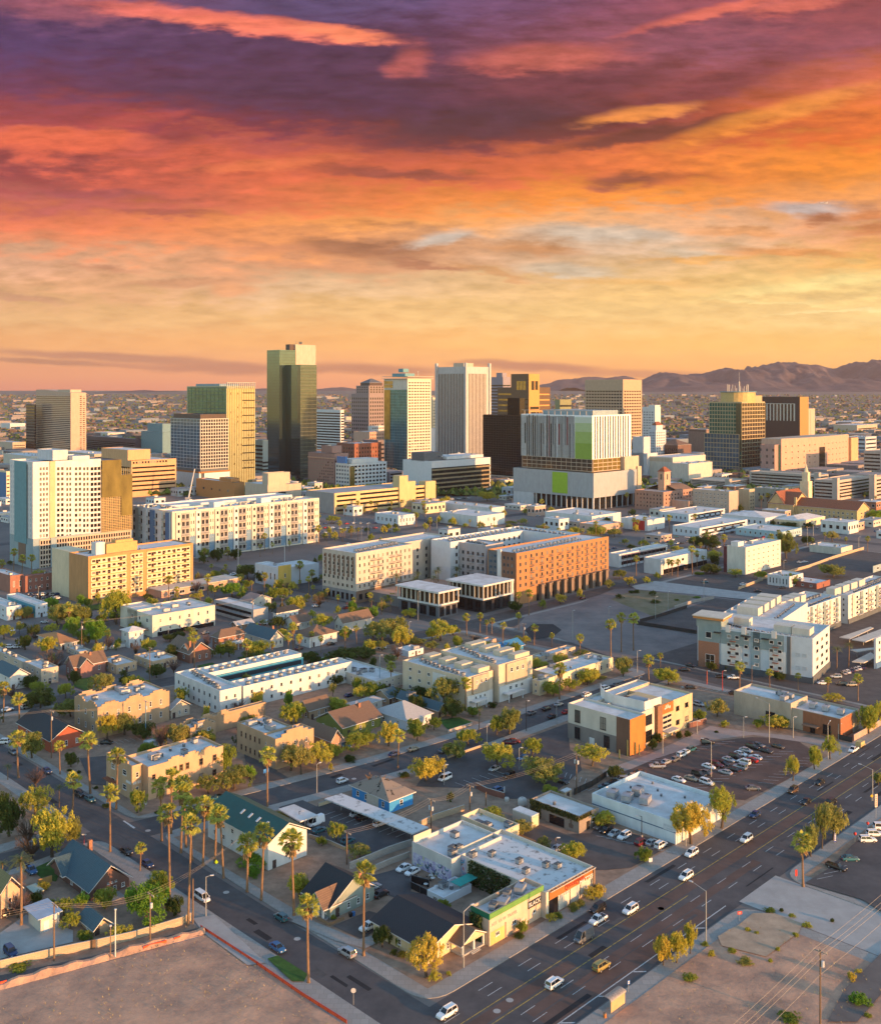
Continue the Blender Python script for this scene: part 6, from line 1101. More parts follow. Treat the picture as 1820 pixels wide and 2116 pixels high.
t.box('brick_pier',a1 + .01,a2,.8,16,0,t.h * 1.02,mat('rough_brown_brick',(.24,.12,.07),.85,.12,1.5));t.box('entrance_bay',a2 + .01,a3,1.4,16,0,t.h * 1.0,mat('straw_stucco',(.55,.40,.22),.85));t.box('rust_sign_panel',a2 + .1,a3 - .1,1.1,1.39,t.h * .72,t.h * 1.0,mat('rust_sign',(.36,.12,.03),.7));[t.box('sign_lettering',a2 + (a3 - a2) * u,a2 + (a3 - a2) * (u + .09),1.02,1.095,t.h * z,t.h * (z + .05),offw) for u,z in ((.22,.84),(.34,.85),(.46,.86),(.3,.9),(.44,.91))];mb =MB();mb.prism([(a2 + (a3 - a2) * .66 + .55 * math.cos(k * .628),.55 * math.sin(k * .628)) for k in range(10)],0,.06);mb.v =[(p[0],1.09 - p[2],p[1] + t.h * .87) for p in mb.v];t.part('round_emblem',mb,offw);t.win('R',a2 + .6,a3 - .6,t.h * .25,t.h * .68,1,3,.9,.7,frame=offw,pane=gdark,style='pair',base=1.4,metres=True);t.box('entrance_canopy',a2 + .2,a3 - .2,-1.5,1.39,2.9,3.2,offw)
t.vol(a3 + .01,a4,2,20,0,t.h * .97,mat('wheat_stucco',(.55,.42,.25),.85),None,.7,'end_bay','end_roof');t.win('R',a3 + 1,a4 - 1,t.h * .58,t.h * .8,2,1,.35,.6,frame=black,pane=gdark,style='pair',base=2,metres=True);t.win('R',a3 + 1,a4 - 1,t.h * .18,t.h * .4,2,1,.35,.6,frame=black,pane=gdark,style='pair',base=2,metres=True)
t.vol(t.la + .01,a4,20.01,t.lb,0,t.h * .985,ccw,None,.7,'rear_block','rear_roof')
zr =t.h - .7;inv =(Matrix.Translation(t.g) @ Matrix.Rotation(R(45),4,'Z')).inverted();q =[inv @ G('A6',x,y,zr) for x,y in ((475,1090),(378,1122),(250,1092),(190,1078),(145,1060),(120,1035),(118,1012))]
for k,(p,e) in enumerate(zip(q,q[1:])):
 d =Vector((e.x - p.x,e.y - p.y));n =Vector((-d.y,d.x)).normalized() * .15;mb =MB();c4 =[Vector((p.x,p.y)) - n,Vector((e.x,e.y)) - n,Vector((e.x,e.y)) + n,Vector((p.x,p.y)) + n];mb.prism(c4,t.h - .75,t.h + 2.6);t.part('roof_screen',mb,white)
t.box('plant_room',q[1].x + 3,q[1].x + 9,q[1].y + 4,q[1].y + 10,t.h - .69,t.h + .9,grey);t.done()
t =FL('low beige building with brick sunlit corner and flat white roofs','A6',1540,1292,1166,925,1652,mat('khaki_stucco',(.44,.36,.27),.85),None,None,0,par=.8,near=True,lm='brick-cornered low building',door=False);t.fbox('brick_corner','R',0,t.la * .62,0,t.h * .98,0,.2,mat('lit_brown_brick',(.30,.12,.06),.85,.1,1.5));t.fbox('brick_front','L',-.2,t.lb * .34,0,t.h * .98,0,.2,mat('lit_brown_brick',(.30,.12,.06),.85));t.vol(-.6,t.la * .8,t.lb * .45,t.lb * 1.02,0,t.h * 1.22,t.wall,None,.8,'tall_block','tall_roof');t.ac(3,1,2,t.la * .7,t.lb * .5,t.lb * .95);t.win('L',.6,.7,.15,.6,1,1,.9,.9,frame=black,pane=gdark,style='four',base=-.61);t.win('L',.08,.16,.1,.6,1,1,.9,.9,frame=black,pane=gdark,style='four',base=-.21);t.door_h('L',t.lb * .25,w=1.8,h=2.6,m=gblack,base=-.2);t.box('entrance_canopy',-3,-.21,t.lb * .18,t.lb * .32,2.9,3.15,brown)
mb =MB();t.rz =t.h - .8
for b in (.08,.22,.34):o =link('air_conditioner',ac_mesh(1),t.root,(t.la * .5,t.lb * b,t.h - .78),.2);o.scale =(1.1,) * 3
t.done()
# front left tan apartments
tw =mat('warm_tan_stucco',(.50,.33,.20),.88,.07)
t =FL('two storey tan corner apartments with stepped parapet and lettered wall','B1',1012,652,384,816,1092,tw,(2,2),(1,2),0,near=True,par=.8,lm='tan corner apartments',door=False,fw=.3,fh=.36);a1 =t.la;a2 =t.aat(1712,-3.4);t.vol(a1 + .01,a2,-3.4,t.lb * .62,0,t.h * .97,tw,None,.8,'main_wing','main_roof');r_ =(t.roof,t.rz)
stepped(t,'L',1,amp=1.4);t.win('R',a1 + .6,a1 + 3,.6,t.h * .85,1,2,.5,.35,frame=brown,pane=gdark,style='sash',base=-3.4,metres=True);t.win('R',a1 + (a2 - a1) * .3,a1 + (a2 - a1) * .55,t.h * .55,t.h * .82,3,1,.6,.7,frame=brown,pane=gbronze,style='sash',base=-3.4,metres=True);t.win('R',a1 + (a2 - a1) * .6,a1 + (a2 - a1) * .97,t.h * .55,t.h * .82,2,1,.3,.7,frame=brown,pane=gdark,style='sash',base=-3.4,metres=True);t.win('R',a1 + (a2 - a1) * .6,a1 + (a2 - a1) * .97,t.h * .08,t.h * .4,2,1,.3,.6,frame=brown,pane=gdark,style='sash',base=-3.4,metres=True)
for i in range(3):
 c =a1 + (a2 - a1) * (.35 + .22 * i)
 for k,q in enumerate((1.0,.55)):t.box('stepped_parapet',c - 2.4 * q,c + 2.4 * q,-3.42,-3.05,t.h * .97 + .002 + .5 * k,t.h * .97 + .5 * (k + 1),tw)
t.box('red_awning',-1.7,-.02,t.lb * .55,t.lb * .95,3.0,3.25,tile);t.door_h('L',t.lb * .75,w=1.3,m=dbrown);pass

for u in (.12,.3,.55,.72):t.fbox('wall_lettering','R',a1 * u,a1 * (u + .13),t.h * .45,t.h * .53,0,.05,white)
t.fbox('wall_lettering','L',t.lb * .04,t.lb * .22,t.h * .45,t.h * .52,0,.05,white)
t.roof,t.rz =r_;t.ac(7,None,a1 + 3,a2 - 3,0,t.lb * .5);t.done()
t =FL('small flat grey blue utility shed behind the tan corner apartments','B1',1135,268,205,1100,1215,greyteal,None,None,0,par=.2,name='utility_shed',cat='shed',door=False);t.done()
# houses by the alley wall
t =H('blue grey roofed brick bungalow with white trimmed gables and patio','B5',692,312,238,418,990,'B',4.6,shingt,mat('deep_brown_brick',(.17,.09,.07),.85),near=True,wn=(3,3),chim=(.75,.8,.6),lm='blue-roofed bungalow');t.gable(-1,t.la * .5,t.lb * .62,t.lb * 1.02,t.h,3.3,shingt,'A',.6,t.wall);t.win('R',.4,.7,1.12,1.32,3,1,.5,.8,frame=white,pane=gdark,style='plain',base=-.03);t.box('patio',t.la * .1,t.la * .7,-4,-.01,0,.25,conc);t.done()
t =H('olive roofed house cut off by the left edge','B5',8,448,262,-170,152,'B',3.5,shingo,mat('peach_stucco',(.55,.38,.25),.85),near=True,wn=(1,2),lm='olive-roofed house').done()
t =FL('small white shed with pale blue overhanging roof by the alley wall','B5',312,562,448,218,456,offw,None,None,0,par=0,name='garden_shed',cat='shed',door=False);t.box('overhanging_roof',-.9,t.la + .5,-.7,t.lb + .8,t.h + .32,t.h + .5,mat('pale_blue_tin',(.36,.43,.52),.5));t.fbox('wide_door','R',t.la * .15,t.la * .45,.05,t.h * .8,0,.06,lwht);t.win('R',.6,.85,.65,.8,1,1,.9,.9,pane=gdark);t.done()
H('little gabled garage with teal roof behind the alley wall','B5',728,582,532,622,842,'B',2.2,shingt,tan,wn=(1,0),name='garage').done()
t =Bld('patio_canopy','pale green flat patio cover behind the white shed','canopy','B5',262,290,248,198,340,fill=False);t.box('cover',0,t.la,0,t.lb,t.h - .2,t.h,mat('pale_green_tin',(.33,.40,.34),.6))
for a in (.1,t.la - .25):
 for b in (.1,t.lb - .25):t.box('post',a,a + .15,b,b + .15,0,t.h - .2,brown)
t.done()
# burnt blue house
t =H('derelict bright blue house with collapsed burnt roof','B2',1316,752,655,1030,1496,'A',3.2,mat('burnt_shingle',(.24,.19,.15),.9,scale=.5,col2=(.02,.018,.016),thr=(.36,.42)),mat('peeling_blue_paint',(.04,.25,.55),.8,scale=.35,col2=(.5,.52,.5),thr=(.24,.36)),True,near=True,wn=(4,1),door=False,lm='burnt blue house');mb =MB()
for i in range(14):a,b =t.la * random.uniform(.3,.6),t.lb * random.uniform(.3,.8);z =t.h + 2.6;mb.tube([(a,b,z - 1.2),(a + random.uniform(-1.5,1.5),b + random.uniform(-1.5,1.5),z + random.uniform(.3,1.2))],.1,4)
t.part('broken_rafters',mb,wood);t.box('white_boarding',-.12,-.01,t.lb * .28,t.lb * .6,.1,t.h * .95,offw);t.done()
# car park canopies
def canopy(label,c,corners,h,m,posts=3,th=.35):
 P_ =[G(c,x,y,h) for x,y in corners];o =P_[0].copy();o.z =0;r =empty('carport',o,0,label,'carport');q =[p - o for p in P_]
 ar =sum(q[i].x * q[(i + 1) % 4].y - q[(i + 1) % 4].x * q[i].y for i in range(4))
 if ar < 0:q.reverse()
 mb =MB();mb.prism([(p.x,p.y) for p in q],h - th,h);link('canopy_roof',mb.mesh('canopy_roof',m),r)
 l1,l2 =(q[0] + q[3]) / 2,(q[1] + q[2]) / 2
 if (q[0] - q[1]).length < (q[1] - q[2]).length:l1,l2 =(q[0] + q[1]) / 2,(q[2] + q[3]) / 2
 for i in range(posts):
  p =l1.lerp(l2,(i + .5) / posts);mb =MB();mb.box(p.x - .13,p.x + .13,p.y - .13,p.y + .13,0,h - th - .01);link('post',mb.mesh('post',galv),r)
 return r
canopy('short white carport beside the white van','B2',[(465,712),(585,676),(767,760),(632,808)],3.4,roofw)
canopy('long white carport stained dark along its edge in the central car park','B2',[(820,632),(948,592),(1615,852),(1490,902)],3.4,roofd,5);LAND.append(('long stained carport',G('B2',1200,770),20))
for lab,q in (('far carport canopy of the pair behind the right hand apartments',[(1535,680),(1720,618),(1738,625),(1600,690)]),('near carport canopy of the pair behind the right hand apartments',[(1608,695),(1782,632),(1850,640),(1690,708)]),('sloping white carport between two apartment blocks at right',[(1610,825),(1720,770),(1760,795),(1680,832)]),('thin carport canopy beside dark date palms at right',[(1600,755),(1740,742),(1740,752),(1640,768)])):canopy(lab,'A6',q,3.2,offw)
# ------------------------------------------------------------------ trees
rt =random.Random(11)
def leafmat(n,c,c2):return mat(n,c,.75,scale=.9,col2=c2,thr=(.3,.7),rand=.25,hue=.022,trans=.4,spec=.15)
LM =dict(y=leafmat('palo_verde_leaves',(.54,.51,.075),(.33,.33,.05)),o=leafmat('olive_leaves',(.40,.38,.10),(.21,.22,.055)),g=leafmat('green_leaves',(.32,.36,.055),(.14,.19,.03)),
  d=leafmat('dark_leaves',(.12,.15,.035),(.055,.08,.02)),u=leafmat('bright_green_leaves',(.26,.42,.05),(.12,.23,.028)),b=leafmat('bare_pinkish_twigs',(.26,.17,.14),(.14,.10,.085)),c=leafmat('golden_leaves',(.60,.51,.07),(.37,.33,.05)))
palmleaf =mat('palm_fronds',(.52,.50,.09),.6,scale=.8,col2=(.27,.29,.05),thr=(.3,.7),rand=.15,trans=.25,spec=.3);dateleaf =mat('date_palm_fronds',(.17,.20,.07),.6,scale=.8,col2=(.09,.11,.04),thr=(.3,.7),rand=.15,trans=.2,spec=.3)
def rvec():
 while 1:
  v =Vector((rt.uniform(-1,1),rt.uniform(-1,1),rt.uniform(-1,1)))
  if .05 < v.length < 1:return v
def crown_mesh(kind,nclump,nleaf,leaf,lobes):
 """leaf clumps spread through an uneven volume, unit radius, height 0..1"""
 mb =MB();L_ =[]
 for i in range(lobes):
  a =6.28 * i / lobes + rt.uniform(-.5,.5);r =rt.uniform(.2,.62);L_.append((Vector((r * math.cos(a),r * math.sin(a),rt.uniform(.32,.72))),rt.uniform(.30,.5)))
 L_.append((Vector((rt.uniform(-.15,.15),rt.uniform(-.15,.15),.68)),.42))
 for i in range(nclump):
  c,r =rt.choice(L_);v =rvec();v =v.normalized() * (v.length ** .35);p =c + Vector((v.x * r,v.y * r,v.z * r * .62));s =rt.uniform(.05,.12) if kind != 'airy' else rt.uniform(.04,.09)
  for k in range(nleaf):
   q =p + rvec() * s * 1.5;d =rvec().normalized();e =d.orthogonal().normalized() * leaf * rt.uniform(.6,1.3);f =d.cross(e).normalized() * leaf * .45
   mb.poly([q - e,q - f,q + e,q + f])
 return mb
CROWN =[crown_mesh('full',170,42,.047,7).mesh('crown',LM['y']) for i in range(4)] + [crown_mesh('airy',150,34,.040,8).mesh('crown',LM['y']) for i in range(3)]
TWIG =[]
def twig_mesh():
 mb =MB()
 for i in range(70):
  a =rt.uniform(0,6.28);r =rt.uniform(.3,1);t =Vector((r * math.cos(a),r * math.sin(a),rt.uniform(.35,1)));s =Vector((t.x * .15,t.y * .15,.1));m_ =s.lerp(t,.5) + Vector((rt.uniform(-.1,.1),rt.uniform(-.1,.1),.08));mb.tube([s,m_,t],[.02,.012,.004],3,cap=False)
  for k in range(6):e =t + rvec() * .22;mb.tube([m_.lerp(t,rt.uniform(.2,.9)),e],[.008,.003],3,cap=False)
 return mb.mesh('crown',LM['b'])
TWIG =[twig_mesh() for i in range(2)]
def trunk_mesh():
 """trunk and limbs, height 1 up to the crown's heart"""
 mb =MB();b =Vector((rt.uniform(-.06,.06),rt.uniform(-.06,.06),.36));mb.tube([(0,0,-.02),b * .5,b],[.055,.042,.036],6)
 for i in range(5):
  a =6.28 * i / 5 + rt.uniform(-.4,.4);e =Vector((.36 * math.cos(a),.36 * math.sin(a),rt.uniform(.62,.86)));m_ =b.lerp(e,.5) + Vector((0,0,.04));mb.tube([b,m_,e],[.028,.02,.008],5)
 return mb.mesh('trunk',bark)
TRUNK =[trunk_mesh() for i in range(4)]
def fan_palm_mesh():
 g =MB();s =MB()
 for i in range(54):
  az =rt.uniform(0,6.28);el =R(rt.uniform(-38,82));d =Vector((math.cos(az) * math.cos(el),math.sin(az) * math.cos(el),math.sin(el)));side =d.cross(Vector((0,0,1))).normalized();upv =side.cross(d)
  h0 =Vector((0,0,-.1));h1 =h0 + d * rt.uniform(.9,1.25);g.poly([h0 - side * .03,h1 - side * .03,h1 + side * .03,h0 + side * .03])
  for k in range(9):
   t =R(-72 + 18 * k);ln =rt.uniform(.8,1.05) * (1 - .25 * abs(t));dd =(d * math.cos(t) + side * math.sin(t)).normalized();e =h1 + dd * ln + Vector((0,0,-.16 - .12 * abs(t)));w =dd.cross(upv).normalized() * .12
   g.poly([h1,h1 + dd * ln * .55 - w,e,h1 + dd * ln * .55 + w])
 for i in range(60):
  az =rt.uniform(0,6.28);z =rt.uniform(-1.9,-.2);r =.28;p =Vector((r * math.cos(az),r * math.sin(az),z));o =Vector((math.cos(az),math.sin(az),0));e =p + o * rt.uniform(.35,.85) + Vector((0,0,-rt.uniform(.8,1.4)));t =Vector((-o.y,o.x,0)) * .24;m_ =p.lerp(e,.55) + o * .12;s.poly([p,m_ - t,e,m_ + t])
 return g.mesh('crown',palmleaf),s.mesh('dead_frond_skirt',skirt)
FAN =[fan_palm_mesh() for i in range(4)]
def date_palm_mesh():
 g =MB()
 for i in range(46):
  az =rt.uniform(0,6.28);el =rt.uniform(-.2,1.25);d =Vector((math.cos(az),math.sin(az),0));side =Vector((-d.y,d.x,0));ln =rt.uniform(2.4,3.2);pts =[]
  for k in range(7):t =k / 6;pts.append(d * (ln * t * math.cos(el * (1 - t * .5))) + Vector((0,0,ln * (math.sin(el) * t - .55 * t * t))))
  for p,q in zip(pts,pts[1:]):
   g.poly([p - side * .03,q - side * .03,q + side * .03,p + side * .03]);f =(q - p)
   for sgn in (-1,1):
    for u in (.25,.75):m_ =p.lerp(q,u);e =m_ + side * sgn * .42 + f * .5 + Vector((0,0,-.12));g.poly([m_ - f * .12,e,m_ + f * .12])
 return g.mesh('crown',dateleaf)
DATE =[date_palm_mesh() for i in range(2)]
def palm_trunk_mesh():
 mb =MB();b =rt.uniform(-.012,.012);mb.tube([(b * math.sin(t * 3) * 20 * t,b * 12 * t * t,t) for t in (0,.05,.25,.5,.75,.97)],[.42,.30,.26,.245,.23,.25],9);return mb.mesh('trunk',palmbark)
PTR =[palm_trunk_mesh() for i in range(3)]
def palm(c,x,yb,yt,date=False,z=0.0):
 p =G(c,x,yb,z);h =(yb - yt) / CROPS[c][2] * (p.y / FPX);sc =min(1.0,max(.55,h / 14)) * rt.uniform(.92,1.1);ch =max(1.2,h - (2.2 if not date else 1.6) * sc)
 r =empty('date_palm' if date else 'fan_palm',p,rt.uniform(0,6.28));r.rotation_euler.x =rt.gauss(0,.022);r.rotation_euler.y =rt.gauss(0,.022);k =rt.randrange(3);o =link('trunk',PTR[k],r);o.scale =(sc,sc,ch)
 top =PTR[k].vertices[-1].co
 if date:q =link('crown',rt.choice(DATE),r,(0,0,ch - .1));q.scale =(sc,) * 3
 else:
  g,s =rt.choice(FAN);q =link('crown',g,r,(0,0,ch));q.scale =(sc * 1.45,) * 3;q2 =link('dead_frond_skirt',s,r,(0,0,ch));q2.scale =(sc,sc,sc * rt.uniform(.8,1.25));q2.scale.x *= 1.25;q2.scale.y *= 1.25
 hh ='very tall' if h > 17 else 'tall' if h > 12.5 else 'mid height' if h > 8.5 else 'short'
 AUTO.append((r,hh + (' date palm' if date else ' fan palm'),'palm tree','date palms' if date else 'fan palms along the streets'));return r
TK =dict(y='yellow green tree',o='olive green tree',g='green tree',d='dark green tree',u='bright green tree',b='leafless pinkish tree',c='golden leaved tree')
FOOT =[]
def tree(c,x,yb,yt,w,k='y',p=None,h=None,wm=None):
 if p is None:
  p =G(c,x,yb);h =(yb - yt) / CROPS[c][2] * (p.y / FPX);wm =w / CROPS[c][2] * (p.y / FPX)
  h =max(.8,h - .35 * wm * .6) if h > wm * 1.3 else max(.8,h * .86)     # the near rim of the crown hides its far top
 small =h < 2.4
 r =empty('shrub' if small else ('bare_tree' if k == 'b' else 'broadleaf_tree'),p,rt.uniform(0,6.28))
 if k == 'b':q =link('crown',rt.choice(TWIG),r,(0,0,h * .12));q.scale =(wm * .55,wm * .55,h * .9)
 else:
  low =.0 if small else .12 if k in 'du' else .18
  q =link('crown',rt.choice(CROWN if k in 'yoc' else CROWN[:4]),r,(0,0,h * low));q.scale =(wm * .58,wm * .58,h * (1.0 - low) * 1.02);q.material_slots[0].link ='OBJECT';q.material_slots[0].material =LM[k]
 if not small:o =link('trunk',rt.choice(TRUNK),r);s_ =min(wm * .9,h);o.scale =(s_,s_,h * .95)
 else:o =link('stem',rt.choice(TRUNK),r);o.scale =(h * .6,h * .6,h * .8)
 nm =TK[k].replace('tree','shrub') if small else TK[k];big ='big ' if wm > 9 else 'small ' if (wm < 4 and not small) else ''
 AUTO.append((r,big + nm,'shrub' if small else 'tree','garden shrubs' if small else 'street and garden trees'));FOOT.append(p);return r
PALMS =dict(
 A4=[(20,1190,945),(115,1235,1010),(1155,885,645),(1465,850,690),(1620,818,705),(1712,802,652),(1742,772,595),(1775,775,662),(640,758,635),(1000,480,315),(1048,487,380),(1190,466,398),(1235,432,305),(1275,442,385),(1422,332,250),(1425,392,318),(1255,302,245),(1340,332,247),(1495,402,345),(80,302,153),(130,312,190),(10,330,220),(1215,242,150),(1355,222,143),(1545,204,128),(1618,186,118),(1718,172,108),(1480,985,908)],
 B1=[(140,475,110),(460,450,190),(692,597,120),(892,718,250),(845,1045,530),(555,785,430),(1240,960,470),(1312,905,410),(1388,1050,510),(1428,1010,460),(1305,1483,665),(1442,1610,755),(1470,1110,620),(1556,1150,615),(1650,1135,680),(1716,1244,685),(1075,1189,970)],
 B2=[(380,697,235),(225,1349,905),(335,1414,825),(585,1534,870),(1380,402,105)],B6=[(695,937,258),(1117,730,5)],B4=[(1183,1309,895)],
 A5=[(52,402,340),(135,442,370),(220,472,390),(283,482,428),(375,522,443),(325,747,615),(395,722,610),(487,702,587),(15,722,590),(55,802,665),(125,742,645),(182,772,668),(600,982,825),(1040,1122,918),(1047,672,538),(1125,652,535),(1165,667,578),(1195,662,565),(1265,722,590),(1355,642,533),(1447,727,603),(1552,742,655),(1357,532,410),(1415,552,395),(1597,1052,833),(1722,802,660)],
 A6=[(178,802,573),(240,772,533),(312,762,535),(405,972,785),(472,882,770),(942,992,825),(1122,992,868),(1290,1002,893),(1465,1012,918),(1645,1062,898),(662,312,135),(670,172,82),(757,162,55),(728,272,195),(522,312,215),(541,314,220),(574,322,215)],
 A3=[(315,1197,1120),(340,1202,1130),(382,1197,1113),(525,1202,1103),(680,1167,1095),(1070,1062,988),(1106,1062,973),(1140,1012,943),(1495,1012,968),(1540,1017,985),(1605,1022,980),(1685,1027,985),(1750,1042,990),(1575,1302,1235),(1702,1322,1228),(1447,1272,1205),(1375,1292,1240),(270,1062,970),(310,1012,960)],
 A2=[(1045,1012,933),(1100,1012,938),(790,1112,1018),(830,1197,1118),(935,1232,1165),(805,1237,1160),(1065,1177,1130),(1110,1167,1108),(1210,1172,1118),(325,1112,1038),(400,1092,1018),(480,1092,1018),(515,1087,1028),(600,1082,1018),(660,1072,1013),(730,1062,1010),(832,1062,1003),(870,1002,928),(215,1272,1213)])
for c,L_ in PALMS.items():
 for q in L_:palm(c,*q)
for c,x,yb,yt in [('B5',165,498,-62),('B1',455,700,520),('A5',480,547,450),('A5',540,547,440),('A5',595,532,445),('A5',1120,1232,1085),('A6',1520,872,730),('A6',1590,862,708),('A4',1095,492,428),('B5',20,120,-10),('B1',60,490,360)]:palm(c,x,yb,yt,True)
dt,d0,d1,db =DECK
for i in range(8):
 p =dt.root.matrix_basis @ Vector((d0 + (d1 - d0) * (.18 + .1 * i),db * (.3 + .25 * (i % 3)),5.6));h =rt.uniform(7,9)
 r =palm('A5',*[(v - o) * CROPS['A5'][2] for v,o in zip(scr(p),CROPS['A5'])],0,True,5.6);r.location =p
 for o in r.children:
  if o.name.startswith('trunk'):o.scale.z =h
  else:o.location.z =h - .1
 AUTO[-1] =(r,'pool deck date palm','palm tree','date palms')
